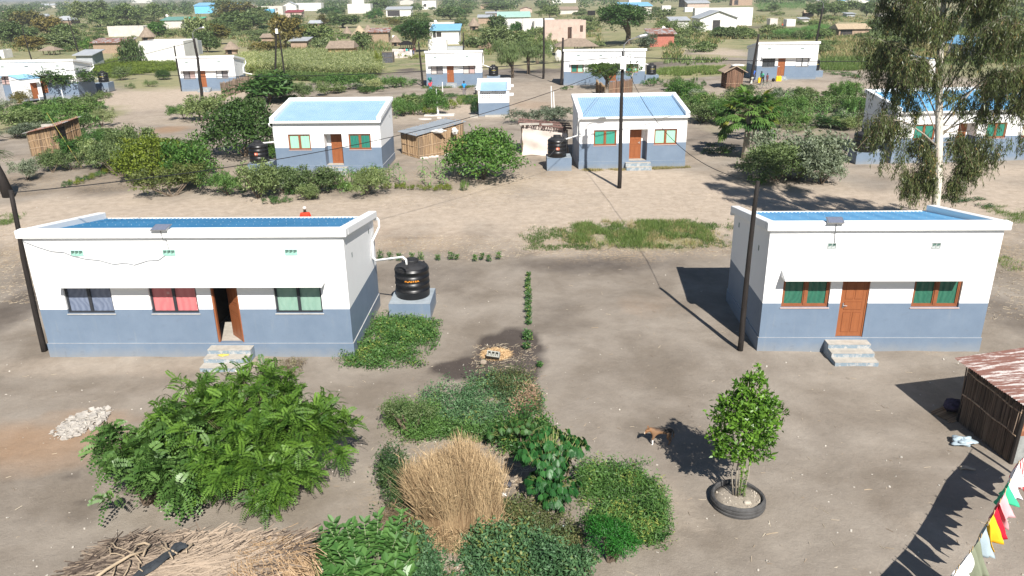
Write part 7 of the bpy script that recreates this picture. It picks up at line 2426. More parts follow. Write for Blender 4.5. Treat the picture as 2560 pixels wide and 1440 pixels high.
papaya(1862, 396, 3.1, 2.0, "big leafy papaya with a pale bent trunk in front of the silvery shrubs", 1, 85, (.1, .3))
papaya(1885, 352, 2.6, 1.5, "papaya crown behind and right of the big leafy one", 2, 40)
papaya(1925, 330, 2.0, 1.1, "low papaya by the garden's left side", 3, 44)
papaya(1573, 232, 2.9, .8, "small papaya on a bare pale trunk right of the tall middle pole", 4, 26, (.5, 0))
papaya(680, 245, 1.9, 1.3, "papaya like clump behind the left pale roofed house", 5, 36)
papaya(845, 118, 2.4, 1.6, "banana like plant behind the ochre mud house", 6, 20)


# palm like plant and dead trunk at the left edge
def left_palm():
 g = G(24, 492)
 root = empty('palm', g, 0, "spiky palm like tree on a thick leaning dark trunk cut by the left edge", 'palm')
 MB().tube([(0, 0, -.2), (-.25, 0, 1.3), (-.55, 0, 2.6)], [.36, .28, .2], 10).build('trunk', POLE, root, True)
 rg = np.random.default_rng(3)
 n = 26
 a = rg.uniform(0, 6.28, n)
 P = np.tile([-.55, 0, 2.55], (n, 1)) + rg.normal(0, .05, (n, 3))
 D = np.stack([np.cos(a), np.sin(a), rg.uniform(-.3, .6, n)], 1)
 V, T = fronds(P, D, np.tile([0, 0, 1.0], (n, 1)), 1.15, 14, .32, .035, rg, .4, .8, .6)
 link('crown', polymesh('crown', V, 4, T, LF['mango2']), root)
 g = G(10, 475)
 tag(MB().tube([g, g + Vector((.1, 0, 1.9))], .06, 6).build('fence_post', plain('yellow_bamboo', (.42, .32, .12), .8, .2, 4)), "thin yellowish post beside the dark trunk at the left edge", 'post')
 a_, b_ = G(205, 420), Vector((-33.6, 57.5, 3.3))
 tag(MB().tube([a_, b_], .016, 5).build('guy_wire', plain('yellow_guard', (.36, .29, .07), .6)), "slanting yellow stay crossing in front of the left edge's reed shed", 'stay wire')


left_palm()


# maize ---------------------------------------------------------------------------------
def maizemesh(seed, dry=False):
 rg = np.random.default_rng(seed)
 Ps, Ds, Ls = [], [], []
 for k in range(10):
  a = k * 2.6 + rg.uniform(-.4, .4)
  z = .15 + .13 * k
  Ps.append((0, 0, z)); Ds.append((math.cos(a), math.sin(a), .9)); Ls.append(rg.uniform(.45, .75))
 Ps, Ds, Ls = np.array(Ps), nrm(np.array(Ds)), np.array(Ls)
 out = []
 h = nrm(Ds * [1, 1, 0])
 sd = np.cross(h, [[0, 0, 1.0]])
 pts = [Ps + h * (Ls * t)[:, None] + np.array([0, 0, 1]) * (Ls * (1.0 * t - 1.25 * t * t))[:, None] for t in (0, .25, .5, .75, 1)]
 for i in range(4):
  w0, w1 = (.03, .05, .045, .03, .004)[i], (.03, .05, .045, .03, .004)[i + 1]
  out.append(np.stack([pts[i] - sd * w0, pts[i] + sd * w0, pts[i + 1] + sd * w1, pts[i + 1] - sd * w1], 1))
 V = np.stack(out, 1).reshape(-1, 3)
 st = prism(np.array([[0, 0, 0.0]]), np.array([[0, 0, 1.55]]), .018, .008)
 V = np.concatenate([V, st])
 tn = np.repeat(rg.random(10), 4)
 tn = np.concatenate([tn, np.full(3, .5)])
 return polymesh('maize', V, 4, tn, LF['maizedry'] if dry else LF['maize'])


MZ = [maizemesh(1), maizemesh(2), maizemesh(3)]
MZD = [maizemesh(4, True), maizemesh(5, True)]
rgm = random.Random(40)
for grp, lab, pts, sz in (("maize plants before the dense bush", "spindly maize plant in front of the left pale roofed house's right side", [(932, 440), (948, 452), (975, 462), (985, 448), (1000, 460), (1012, 466), (945, 468), (1058, 446), (1062, 462), (1078, 470), (1090, 440), (1096, 448), (1112, 468), (1104, 462), (885, 470)], .85),
                          ("maize plants in the right garden", "bright maize plant in the right garden behind the papayas", [(2015 + rgm.uniform(-60, 120), rgm.uniform(262, 322)) for _ in range(60)], 1.0),
                          ("maize plants in the left garden", "maize plant in the left edge's garden below the long house", [(rgm.uniform(120, 265), rgm.uniform(285, 322)) for _ in range(30)], 1.0),
                          ("young maize plants in the far bed", "young maize plant in the bed left of the far house by the latrine", [(925 + rgm.uniform(0, 110), 222 - rgm.uniform(0, 16)) for _ in range(40)], .8),
                          ("young maize plants behind the left pale roofed house", "maize plant right behind the left pale roofed house", [(985 + rgm.uniform(0, 30), 280 + rgm.uniform(0, 20)) for _ in range(10)], 1.0)):
 for px, py in pts:
  o = link('maize_plant', rgm.choice(MZ), None, G(px, py))
  o.rotation_euler[2] = rgm.uniform(0, 6.28)
  s = sz * rgm.uniform(.7, 1.15)
  o.scale = (s, s, s)
  tag(o, lab, 'maize', grp)


def field(label, pxpoly, n, mat_dry, seed, h=1.7, name='maize_field'):
 """a whole stand of maize as one mass"""
 rg = np.random.default_rng(seed)
 c = scatter(gpoly(pxpoly), n, seed, .5)
 bl = 12
 i = np.repeat(np.arange(n), bl)
 N_ = len(i)
 z0 = rg.uniform(.1, .85, N_) * h
 P = np.stack([c[i, 0], c[i, 1], z0 + terrain(c[i, 0], c[i, 1])], 1)
 a = rg.uniform(0, 6.28, N_)
 D = np.stack([np.cos(a), np.sin(a), rg.uniform(-.3, .9, N_)], 1)
 V = leafverts(P, D, np.tile([0, 0, 1.0], (N_, 1)), rg.uniform(.5, .9, N_), .11, .1, .3, .4)
 o = link(name, polymesh(name, V, 4, np.clip(.5 * rg.random(n)[i] + .5 * rg.random(N_), 0, 1), mat_dry))
 tag(o, label, 'crop field', None, 'stuff')


field("yellowing maize field behind the left pale roofed house", [(640, 152), (760, 138), (850, 142), (945, 150), (950, 190), (860, 192), (760, 185), (700, 178), (640, 180)], 4600, LF['maizedry'], 61)
field("strip of low green crops along the maize field's front", [(650, 185), (760, 190), (940, 196), (900, 206), (760, 202), (650, 196)], 1500, LF['grass'], 62, .7, 'crop_strip')
field("bright green bean patch behind the left edge's long house", [(232, 178), (235, 158), (300, 150), (440, 152), (440, 178), (340, 186), (290, 198), (250, 192)], 1800, LF['pale'], 63, .45, 'bean_patch')
field("green maize behind the lone mud hut", [(1925, 92), (2060, 74), (2090, 88), (2030, 100)], 1300, LF['maize'], 64)
field("distant green field at the top right", [(1885, 14), (2010, 6), (2020, 22), (1900, 30)], 1500, LF['maize'], 65)
field("pale maize right of the bent pole's house", [(600, 150), (650, 146), (650, 186), (618, 184)], 900, LF['maizedry'], 66)
grassy("grass strip along the far lane", [(1640, 178), (1780, 170), (1880, 176), (1878, 186), (1700, 190), (1640, 188)], 2600, .6, LF['grass'], 211, 6, .05)
grassy("green grass right of the far house with yellow cans", [(2050, 150), (2150, 146), (2240, 150), (2240, 178), (2100, 180), (2055, 176)], 2400, .7, LF['grass'], 212, 6, .05)
grassy("green tufts by the latrine", [(1145, 245), (1195, 240), (1195, 262), (1160, 262)], 500, .35, LF['grass'], 213, 6, .03)
grassy("grass along the foot of the far house by the latrine", [(1058, 218), (1200, 216), (1200, 221), (1058, 223)], 260, .3, LF['grass'], 214, 6, .03)
grassy("brown tufts at the foot of the right pale roofed house", [(1455, 424), (1560, 424), (1560, 428), (1455, 429)], 300, .14, LF['tan'], 215, 6, .02, edge=.05)
grassy("brown tufts by the right pale roofed house's far corner", [(1630, 418), (1720, 415), (1725, 420), (1630, 424)], 300, .16, LF['tan'], 216, 6, .02, edge=.05)

# ------------------------------------------------------------------ far buildings
RECTS = []
FB = dict(white=plain('far_white_wall', (.72, .70, .66), .8, .12, .5), pale=plain('far_block_wall', (.58, .54, .49), .9, .14, .8), pink=plain('pinkish_block_wall', (.52, .40, .34), .9, .14, .9), ochre=plain('ochre_mud', (.50, .33, .17), .9, .15, 1.2, bmp=.03), mud=plain('brown_mud', (.36, .26, .19), .9, .2, 1.2),
          blue=plain('bright_blue_wall', (.16, .50, .78), .7, .08, .6), grey=plain('far_grey_tin', (.40, .42, .44), .5, .15, .8), thatch=plain('far_thatch', (.27, .21, .16), .95, .25, 2.5, bmp=.04, stretch=(1, 1, .3)), thatch2=plain('yellow_thatch', (.42, .33, .22), .95, .2, 2.5, bmp=.04),
          maroon=plain('maroon_sheet', (.28, .05, .06), .5, .1, .8), green=plain('green_sheet', (.14, .30, .25), .5, .12, .8), greenb=plain('bright_green_sheet', (.10, .42, .25), .5, .12, .8), sky=BLUESHEET, reed=plain('far_reeds', (.33, .24, .17), .95, .3, 5, stretch=(3, 3, .3)), dark=DARK, brick=plain('far_red_brick', (.42, .15, .11), .9, .25, 4),
          rusty=RUSTG, mint=plain('mint_sheet', (.38, .58, .50), .5, .1, .8))


def far_house(px, py, wpx, hpx, label, kind='flat', wall='white', roof='grey', dpx=None, depth=6.0, yaw=0.0, wins=(), name='far_house', side=None, cat='house'):
 """px,py = foot of the wall's left end"""
 RECTS.append((px - 4, py - hpx - 6, px + wpx + 4, py))
 g = G(px, py)
 k = ppm(g.y)
 W, H_ = wpx / k, hpx / k
 root = empty(name, g, yaw, label, cat, 'buildings of the far settlement')
 wm, rm = FB[wall], FB[roof]
 D = depth
 m = MB()
 t = .25
 def body(h0, h1=None, openings=()):
  h1 = h0 if h1 is None else h1
  wallgrid(m, 0, W, -.5, min(h0, h0), 0, t, openings, zg=-9, mi=(0, 0), inner=1)
  for xx in (0, W):
   pts = [(xx, 0, -.5), (xx, 0, h0), (xx, D, h1), (xx, D, -.5)]
   m.poly(pts if xx else pts[::-1], 0)
  m.quad((W, D, -.5), (0, D, -.5), (0, D, h1), (W, D, h1), 0)
 ops = [(W * a, W * b, H_ * c, H_ * d) for a, b, c, d in wins]
 if kind == 'flat':                                     # block house with a shallow sheet behind parapets
  body(H_ * .93, H_ * .93, ops)
  m.build('wall', [wm, DARK], root)
  MB().box(.1, .1, H_ * .80, W - .1, D - .1, H_ * .82).build('roof', rm, root)
  if ops: _farwins(root, ops)
 elif kind == 'mono':                                   # single pitch falling towards the viewer
  body(H_ * .72, H_ * .9, ops)
  m.build('wall', [wm, DARK], root)
  MB().hexa([(-.4, -.5, H_ * .70), (W + .4, -.5, H_ * .70), (W + .4, D + .3, H_ * .93), (-.4, D + .3, H_ * .93), (-.4, -.5, H_ * .74), (W + .4, -.5, H_ * .74), (W + .4, D + .3, H_ * .97), (-.4, D + .3, H_ * .97)]).build('roof', rm, root)
  if ops: _farwins(root, ops)
 elif kind == 'gable':                                  # ridge along the depth, gable to the viewer
  body(H_ * .68, None, ops)
  m.poly([(0, 0, H_ * .68), (W, 0, H_ * .68), (W / 2, 0, H_ * .97)], 0); m.poly([(W, D, H_ * .68), (0, D, H_ * .68), (W / 2, D, H_ * .97)], 0)
  m.build('wall', [wm, DARK], root)
  q = MB()
  for s in (0, 1):
   xa, za, xb, zb = (-.5, H_ * .62, W / 2, H_ * .98) if s == 0 else (W / 2, H_ * .98, W + .5, H_ * .62)
   q.hexa([(xa, -.5, za), (xb, -.5, zb), (xb, D + .4, zb), (xa, D + .4, za), (xa, -.5, za + .12), (xb, -.5, zb + .12), (xb, D + .4, zb + .12), (xa, D + .4, za + .12)])
  q.build('roof', rm, root)
  if ops: _farwins(root, ops)
 elif kind == 'ridge':                                  # ridge along the width
  body(H_ * .62, None, ops)
  m.build('wall', [wm, DARK], root)
  q = MB()
  o = .45
  q.add([(-o, -o, H_ * .60), (W + o, -o, H_ * .60), (W + o * .2, D / 2, H_), (-o * .2, D / 2, H_), (W + o, D + o, H_ * .60), (-o, D + o, H_ * .60)], [(0, 1, 2, 3), (3, 2, 4, 5), (0, 3, 5), (1, 4, 2), (0, 5, 4, 1)])
  q.build('roof', rm, root)
  if ops: _farwins(root, ops)
 elif kind == 'hip':
  body(H_ * .55, None, ops)
  m.build('wall', [wm, DARK], root)
  o = .5
  MB().add([(-o, -o, H_ * .52), (W + o, -o, H_ * .52), (W + o, D + o, H_ * .52), (-o, D + o, H_ * .52), (W * .3, D / 2, H_), (W * .7, D / 2, H_)], [(0, 1, 5, 4), (1, 2, 5), (2, 3, 4, 5), (3, 0, 4), (3, 2, 1, 0)]).build('roof', rm, root)
  if ops: _farwins(root, ops)
 elif kind == 'cone':
  r = W / 2
  MB().lathe([(r * .72, -.4), (r * .72, H_ * .5)], 16, (r, r, 0)).build('wall', wm, root)
  MB().lathe([(r * 1.02, H_ * .36), (r * .98, H_ * .42), (r * .55, H_ * .70), (r * .18, H_ * .93), (.03, H_)], 18, (r, r, 0)).build('roof', rm, root)
  MB().box(r * .75, r - r * .76, .0, r * 1.25, r - r * .70, H_ * .34).build('doorway', DARK, root)
 elif kind == 'shell':                                  # roofless walls
  q = MB()
  wallgrid(q, 0, W, -.5, H_ * .93, 0, t, ops, zg=-9, mi=(0, 0), inner=0)
  wallgrid(q, 0, W, -.5, H_ * .93, D, t, (), zg=-9, mi=(0, 0), inner=0)
  for x0 in (0, W * .35, W * .65, W - t): q.box(x0, t + .01, -.5, x0 + t, D - .01, H_ * .925, 0)
  q.box(0, 0, H_ * .932, W, t, H_ * .96, 0)
  q.build('wall', [wm], root)
 elif kind == 'open':                                   # roof on posts
  for x in (.2, W / 2, W - .2):
   for y in (.2, D - .2): MB().tube([(x, y, -.3), (x, y, H_ * .62)], .09, 6).build('post', TWIG, root)
  q = MB()
  q.add([(-.6, -.5, H_ * .55), (W + .6, -.5, H_ * .55), (W + .6, D + .5, H_ * .55), (-.6, D + .5, H_ * .55), (W * .3, D / 2, H_), (W * .75, D / 2, H_ * .97)], [(0, 1, 5, 4), (1, 2, 5), (2, 3, 4, 5), (3, 0, 4), (0, 3, 2, 1)])
  q.build('roof', rm, root)
 return root


def _farwins(root, ops):
 for a, b, c, d in ops:
  q = MB().box(a + .05, .12, c + .05, b - .05, .16, d - .05)
  q.build('window' if c > .3 else 'door', plain('far_opening', (.05, .045, .045), .5, .3, 2), root)


WN2 = ((.12, .28, .45, .72), (.45, .58, .02, .70), (.72, .88, .45, .72))
F = far_house
F(354, 158, 112, 56, "pale windowless shell of block walls behind the bent pole's house", 'flat', 'white', 'grey', depth=7)
F(470, 140, 10, 36, "narrow grey wall with openings joined to the pale shell", 'shell', 'grey', depth=6, wins=((.2, .8, .2, .5),))
F(407, 72, 50, 28, "grey block house under a green sheet roof at the upper left", 'mono', 'pale', 'green', depth=7)
F(455, 66, 50, 22, "dark low house with a bright green roof joined to the green sheet one", 'mono', 'mud', 'greenb', depth=6)
F(488, 34, 48, 26, "bright blue building, left and larger of the two at the upper left", 'mono', 'blue', 'sky', depth=12)
F(556, 30, 42, 20, "bright blue building half hidden by trees, right one at the upper left", 'mono', 'blue', 'sky', depth=10)
F(600, 34, 46, 20, "pinkish house right of the bright blue buildings", 'gable', 'pink', 'rusty', depth=7)
F(646, 38, 62, 22, "grey unfinished house right of the pinkish one", 'shell', 'pale', depth=8, wins=WN2)
F(664, 42, 22, 20, "small house with a bright blue wall left of the maroon roof", 'flat', 'blue', 'grey', depth=3)
F(137, 62, 42, 20, "grey hip roofed house among trees at the upper left", 'hip', 'mud', 'grey', depth=8)
F(88, 50, 28, 14, "small brown house with a pale tin roof at the far upper left", 'ridge', 'mud', 'grey', depth=6)
F(236, 134, 88, 36, "long reed shack with patchy walls behind the left edge's long house", 'mono', 'reed', 'rusty', depth=4)
F(272, 92, 90, 26, "low pale compound wall at the upper left", 'shell', 'pale', depth=6)
F(343, 108, 40, 38, "grey thatched round hut behind the pale shell", 'cone', 'mud', 'thatch')
F(552, 136, 42, 30, "thatched round hut behind the bent pole's house", 'cone', 'mud', 'thatch')
F(0, 146, 12, 22, "white scrap of wall at the far left edge", 'flat', 'white', 'grey', depth=3)
F(106, 138, 30, 20, "low dark shelter in the scrub at the far left", 'open', 'reed', 'thatch', depth=3)
F(195, 168, 40, 40, "grey corrugated shack right behind the left edge's long house", 'mono', 'grey', 'grey', depth=4)
F(708, 30, 34, 24, "small pale gabled house above the maroon roof", 'gable', 'white', 'grey', depth=7)
F(724, 28, 80, 20, "long pale block building above the maroon roof", 'flat', 'white', 'grey', depth=9)
F(715, 46, 40, 20, "pinkish house under a maroon roof", 'mono', 'pink', 'maroon', depth=6, wins=((.3, .4, .2, .6),))
F(870, 34, 57, 24, "plain white block house in the upper middle", 'flat', 'white', 'grey', depth=10)
F(966, 42, 62, 24, "grey roofed house with a dark verandah in the upper middle", 'mono', 'white', 'grey', depth=8, wins=((.05, .55, .05, .6),))
F(1056, 24, 34, 22, "white two-tone block house near the top edge's middle", 'flat', 'white', 'grey', depth=8, wins=((.12, .3, .3, .6),))
F(1202, 22, 28, 12, "small brown gabled house near the top edge", 'gable', 'mud', 'rusty', depth=5)
F(1196, 60, 40, 22, "pale mud house with a tin roof right of the thatched cone", 'mono', 'mud', 'grey', depth=5)
F(1215, 44, 30, 14, "grey roofed shed behind the pale mud house", 'mono', 'mud', 'grey', depth=5)
F(1246, 76, 78, 44, "long pale house with a mint green roof left of the unfinished ones", 'mono', 'white', 'mint', depth=8)
F(1170, 78, 30, 32, "thatched cone hut with a red tip in the upper middle", 'cone', 'mud', 'thatch')
F(1308, 82, 78, 34, "pale unfinished house joined to the pink one", 'shell', 'white', depth=8, wins=((.2, .36, .3, .8),))
F(1362, 104, 102, 52, "unfinished roofless house of pink blocks with empty windows", 'shell', 'pink', depth=10, wins=((.36, .44, .32, .62), (.56, .66, .02, .65), (.70, .76, .42, .75), (.86, .93, .42, .72)))
F(855, 96, 24, 28, "grey thatched cone, leftmost of the three", 'cone', 'mud', 'thatch')
F(876, 102, 42, 36, "yellowish thatched cone, largest of the three", 'cone', 'mud', 'thatch2')
F(904, 92, 30, 28, "grey thatched cone, rightmost of the three", 'cone', 'mud', 'thatch')
F(926, 106, 46, 34, "square reed shed right of the three cones", 'mono', 'reed', 'rusty', depth=4)
F(774, 70, 26, 18, "weathered tin shed in bushes left of the cones", 'ridge', 'reed', 'grey', depth=4)
F(655, 108, 30, 22, "low thatch in bushes left of the pair of poles", 'ridge', 'mud', 'thatch', depth=4)
F(728, 122, 40, 26, "pale tin shed left of the ochre mud house", 'mono', 'mud', 'grey', depth=5)
F(822, 146, 60, 40, "ochre mud house under a wavy grey roof beyond the maize", 'ridge', 'ochre', 'thatch', depth=5)
F(973, 116, 30, 26, "grey thatch left of the round dark tree", 'cone', 'mud', 'thatch')
F(1000, 124, 26, 20, "dark shelter in the shade of the round dark tree", 'open', 'reed', 'dark', depth=4)
F(1074, 90, 62, 34, "long pale wall with a satellite dish behind the two-storey house", 'flat', 'pale', 'grey', depth=4)
F(1080, 112, 68, 48, "tall white house with a pale blue roof and dark openings", 'mono', 'white', 'sky', depth=7, wins=((.05, .16, .35, .68), (.18, .36, .38, .62)))
F(1071, 128, 46, 28, "white boundary wall in front of the tall white house", 'flat', 'white', 'grey', depth=3)
F(1085, 126, 74, 8, "flat dark sheet right behind the far house by the latrine", 'flat', 'grey', 'grey', depth=3)
F(1397, 140, 92, 40, "open thatched shelter behind the long far house", 'open', 'reed', 'thatch', depth=6)
F(1400, 36, 45, 18, "thatched house near the upper middle", 'ridge', 'pale', 'thatch', depth=6)
F(1470, 39, 18, 12, "tiny dark hut right of the thatched house", 'flat', 'dark', 'dark', depth=3)
F(1552, 40, 76, 32, "pale building with a light blue roof behind the big round dark tree", 'mono', 'pale', 'sky', depth=12)
F(1572, 14, 30, 18, "small white house above the light blue roof", 'flat', 'white', 'grey', depth=6)
F(1677, 74, 44, 30, "white tin shed left of the white gabled hall", 'mono', 'white', 'grey', depth=5)
F(1622, 118, 62, 44, "red brick shack under a pale tin roof with a satellite dish", 'mono', 'brick', 'rusty', depth=4)
F(1735, 66, 144, 46, "very long white block wall behind the white gabled hall", 'flat', 'white', 'grey', depth=3)
F(1748, 80, 92, 50, "white gabled hall with a grey roof and dark doorway", 'gable', 'white', 'grey', depth=9, wins=((.35, .55, .0, .55),))
F(1718, 28, 54, 26, "pinkish house with a white block in front, top right of the middle", 'mono', 'pink', 'grey', depth=7)
F(1712, 30, 22, 12, "small white block before the pinkish house", 'flat', 'white', 'grey', depth=3)
F(1830, 14, 50, 16, "brown brick house at the top edge right of the middle", 'flat', 'mud', 'grey', depth=7, wins=((.1, .3, .1, .8),))
F(1655, 30, 22, 16, "small white box house above the tin shed", 'flat', 'white', 'grey', depth=4)
F(1700, 18, 18, 20, "dark water tower like block at the top edge", 'flat', 'dark', 'grey', depth=4)
F(1924, 66, 19, 20, "little grey block latrine, left of the pale boxes", 'flat', 'pale', 'grey', depth=3)
F(1966, 66, 22, 18, "little white block latrine, middle of the pale boxes", 'flat', 'white', 'grey', depth=3)
F(2001, 58, 20, 14, "little grey shed, right of the pale boxes", 'mono', 'pale', 'grey', depth=3)
F(2012, 42, 22, 15, "brown hut by a dark tree, behind the pale boxes", 'ridge', 'dark', 'thatch2', depth=3)
F(2096, 92, 74, 30, "lone mud hut with a brown roof and a dark open side", 'ridge', 'mud', 'thatch2', depth=5, wins=((.05, .45, .0, .6),))
F(2108, 14, 62, 18, "pale bluish house at the top edge beyond the lone mud hut", 'gable', 'white', 'sky', depth=8)
F(2117, 42, 20, 10, "grey blue shed above the lone mud hut", 'mono', 'grey', 'grey', depth=4)
F(2203, 44, 24, 10, "low pale foundation above and right of the lone mud hut", 'shell', 'pale', depth=5)
F(2440, 152, 36, 54, "white gable end glimpsed right of the gum tree", 'gable', 'white', 'sky', depth=8)
F(2312, 212, 24, 66, "white house end glimpsed through the gum tree", 'flat', 'white', 'sky', depth=6)
F(1300, 32, 30, 14, "brown roofed house right of the small gabled one near the top", 'gable', 'pink', 'rusty', depth=6)
F(1380, 8, 60, 10, "long pale house on the top edge, middle", 'flat', 'white', 'grey', depth=6)
F(1000, 12, 34, 14, "pale house on the top edge above the verandah house", 'gable', 'pale', 'grey', depth=6)
F(880, 10, 30, 12, "white house on the top edge above the plain block house", 'flat', 'white', 'grey', depth=6)
F(300, 40, 34, 16, "brown house hidden in the trees at the upper left", 'mono', 'pink', 'grey', depth=6)
F(210, 34, 30, 12, "grey roof in the trees at the upper left", 'hip', 'mud', 'grey', depth=6)
F(100, 20, 40, 10, "long pale roof at the top left", 'ridge', 'pale', 'grey', depth=6)
F(330, 8, 50, 10, "long white roof on the top edge at the left", 'flat', 'white', 'grey', depth=6)
F(10, 46, 36, 18, "pinkish compound at the upper left edge", 'flat', 'pink', 'grey', depth=6)
# cloth wall, cage
g = G(982, 146)
root = empty('cloth_wall', g, 0, "patched pale cloth fence with coloured washing right of the dark cage", 'fence')
drape((0, 0, 0), (3.6, .2, 0), 1.7, 1.5, 5, 'cloth', plain('patched_cloth', (.58, .52, .50), .9, .25, 1.2), root)
for i, c in enumerate(((.6, .25, .25), (.02, .45, .40), (.08, .12, .12))): MB().box(2.1 + i * .4, -.12, 1.35, 2.45 + i * .4, -.10, 1.65).build('washing', plain('hung_%d' % i, c, .9), root)
RECTS.append((978, 118, 1040, 146))
g = G(953, 158)
root = empty('scrap_cage', g, 0, "dark netted cage standing at the bare yard's edge", 'cage')
MB().box(0, 0, 0, 2.1, 1.6, 1.75).build('netting', plain('dark_netting', (.09, .09, .10), .9, .5, 3), root)
q = MB()
for x in (0, 2.1):
 for y in (-.01, 1.6): q.tube([(x, y, 0), (x, y, 1.85)], .05, 5)
q.tube([(0, -.02, 1.78), (2.1, -.02, 1.78)], .04, 5).tube([(0, -.02, .9), (2.1, -.02, .95)], .03, 5)
q.build('cage_frame', TWIG, root)
RECTS.append((950, 128, 982, 158))
# satellite dishes
for px, py, hz, lab in ((1090, 88, 3.6, "pinkish satellite dish above the long pale wall"), (1657, 110, 2.9, "white satellite dish on the red brick shack"), (422, 70, 4.6, "small dish on the green roofed house"), (985, 106, 1.2, "white dish in the scrub right of the square reed shed")):
 g = G(px, py)
 root = empty('satellite_dish', g + Vector((0, 0, 0)), .4, lab, 'satellite dish', 'satellite dishes')
 dd = MB().lathe([(.02, 0), (.35, .06), (.55, .18), (.53, .18), (.33, .08), (.02, .03)], 18)
 dd = dd.build('dish', plain('dish_paint', (.68, .60, .56), .6, .1, 3), root, True)
 dd.location = (0, 0, hz); dd.rotation_euler = (1.0, 0, .3)
 MB().tube([(0, 0, 0), (0, 0, hz)], .04, 6).build('mast', METAL, root)
o = lumpy('white_tarpaulin', G(1372, 134), 1.0, .8, .8, plain('dirty_white_sheet', (.62, .60, .56)), 4, 20, .3)
tag(o, "white tarpaulin heap behind the thin tall pole", 'tarpaulin')
o = lumpy('white_sheet', G(1396, 154), .6, .5, .9, plain('dirty_white_sheet', (.62, .60, .56)), 14, 20, .3)
tag(o, "white sheet hanging left of the open thatched shelter", 'sheet')
for (px, py, lab) in ((1236, 120, "pile of cut brushwood right of the tall white house"), (1340, 108, "pale brushwood behind the drooping trees")):
 rg = np.random.default_rng(px)
 n = 700
 a = rg.uniform(0, 6.28, n); r = rg.random(n) ** .5
 c = np.stack([3.2 * r * np.cos(a), 2.0 * r * np.sin(a), rg.random(n) * (1 - r) * 1.5], 1); d = nrm(rg.normal(size=(n, 3)) * [1, 1, .5]) * .6
 o = sticks('brushwood', c - d, c + d, .04, stalk('brushwood', (.22, .15, .10), (.50, .38, .27)), seed=px); o.location = G(px, py)
 tag(o, lab, 'brushwood', None, 'stuff')
RECTS += [(975, 195, 1060, 215), (1040, 120, 1215, 260), (1395, 110, 1660, 260), (1800, 100, 2060, 260), (430, 120, 630, 260), (0, 130, 290, 330), (1190, 190, 1290, 300), (950, 150, 1060, 200), (1230, 130, 1400, 200), (1500, 18, 1640, 118)]

# ------------------------------------------------------------------ trees and bushes of the open country
rs = random.Random(99)
LIST = [('fartree', 35, 64, 70, 40, 'far'), ('fartree', 75, 72, 60, 42, 'faro'), ('tallfar', 195, 62, 44, 56, 'farg'), ('tallfar', 245, 50, 40, 46, 'farg'), ('fartree', 245, 68, 60, 44, 'far'), ('fartree', 310, 60, 60, 46, 'far'), ('fartree', 380, 52, 60, 40, 'far'), ('fartree', 120, 90, 60, 44, 'faro'), ('fartree', 20, 110, 70, 52, 'far'), ('fartree', 150, 122, 84, 36, 'farg'),
  ('farbush', 210, 124, 30, 26, 'bushb'), ('fartree', 300, 80, 70, 30, 'farg'), ('fartree', 390, 92, 56, 36, 'bushb'), ('fartree', 498, 116, 50, 70, 'farg'), ('fartree', 515, 132, 54, 50, 'far'), ('tallfar', 560, 44, 36, 46, 'farg'), ('fartree', 590, 52, 90, 44, 'faro'), ('fartree', 600, 76, 90, 44, 'far'), ('fartree', 650, 60, 60, 40, 'far'), ('fartree', 712, 120, 60, 76, 'faro'), ('tallfar', 652, 70, 40, 40, 'farg'),
  ('fartree', 770, 114, 80, 50, 'far'), ('farbush', 800, 124, 60, 30, 'farg'), ('fartree', 855, 70, 60, 32, 'far'), ('fartree', 905, 128, 50, 46, 'far'), ('farbush', 330, 160, 46, 60, 'far'), ('farbush', 930, 48, 40, 24, 'bushb'), ('fartree', 950, 30, 40, 30, 'far'), ('fartree', 820, 40, 50, 20, 'bushb'), ('fartree', 1125, 50, 50, 30, 'far'), ('farbush', 1145, 66, 40, 20, 'farg'), ('fartree', 1242, 86, 40, 44, 'far'), ('fartree', 1375, 46, 44, 30, 'far'),
  ('farbush', 1290, 80, 26, 24, 'bushb'), ('farbush', 1330, 88, 18, 18, 'bushb'), ('fartree', 1240, 12, 60, 12, 'far'), ('farbush', 1460, 60, 60, 20, 'farg'), ('farbush', 1520, 34, 40, 16, 'far'), ('fartree', 1660, 48, 40, 24, 'farg'), ('fartree', 2048, 44, 42, 36, 'far'), ('fartree', 2170, 40, 40, 32, 'far'), ('farbush', 2125, 24, 70, 22, 'far'), ('farbush', 2085, 52, 40, 14, 'farg'), ('farbush', 2060, 136, 30, 24, 'farg'), ('fartree', 2505, 110, 110, 60, 'farg'), ('fartree', 2530, 70, 60, 40, 'far'),
  ('farbush', 2000, 98, 40, 22, 'farg'), ('farbush', 1940, 98, 60, 12, 'farg'), ('farbush', 2270, 170, 90, 30, 'farg'), ('farbush', 2240, 150, 70, 30, 'farg'), ('farbush', 1480, 120, 60, 20, 'farg'), ('fartree', 1240, 30, 50, 20, 'far'), ('farbush', 700, 60, 40, 20, 'farg'), ('farbush', 1135, 40, 40, 20, 'bushb')]
WORD = {'far': 'dark green', 'farg': 'grey green', 'faro': 'olive yellow', 'bushb': 'bright green'}
KW = {'fartree': 'distant tree', 'farbush': 'distant bush', 'tallfar': 'slender distant tree'}
for k_, px, py, w_, h_, mt_ in LIST: plant(k_, px, py, w_, h_, mt_, desc=f"{WORD[mt_]} {KW[k_]}")
placed = [(l[1], l[2]) for l in LIST]
tries = made = 0
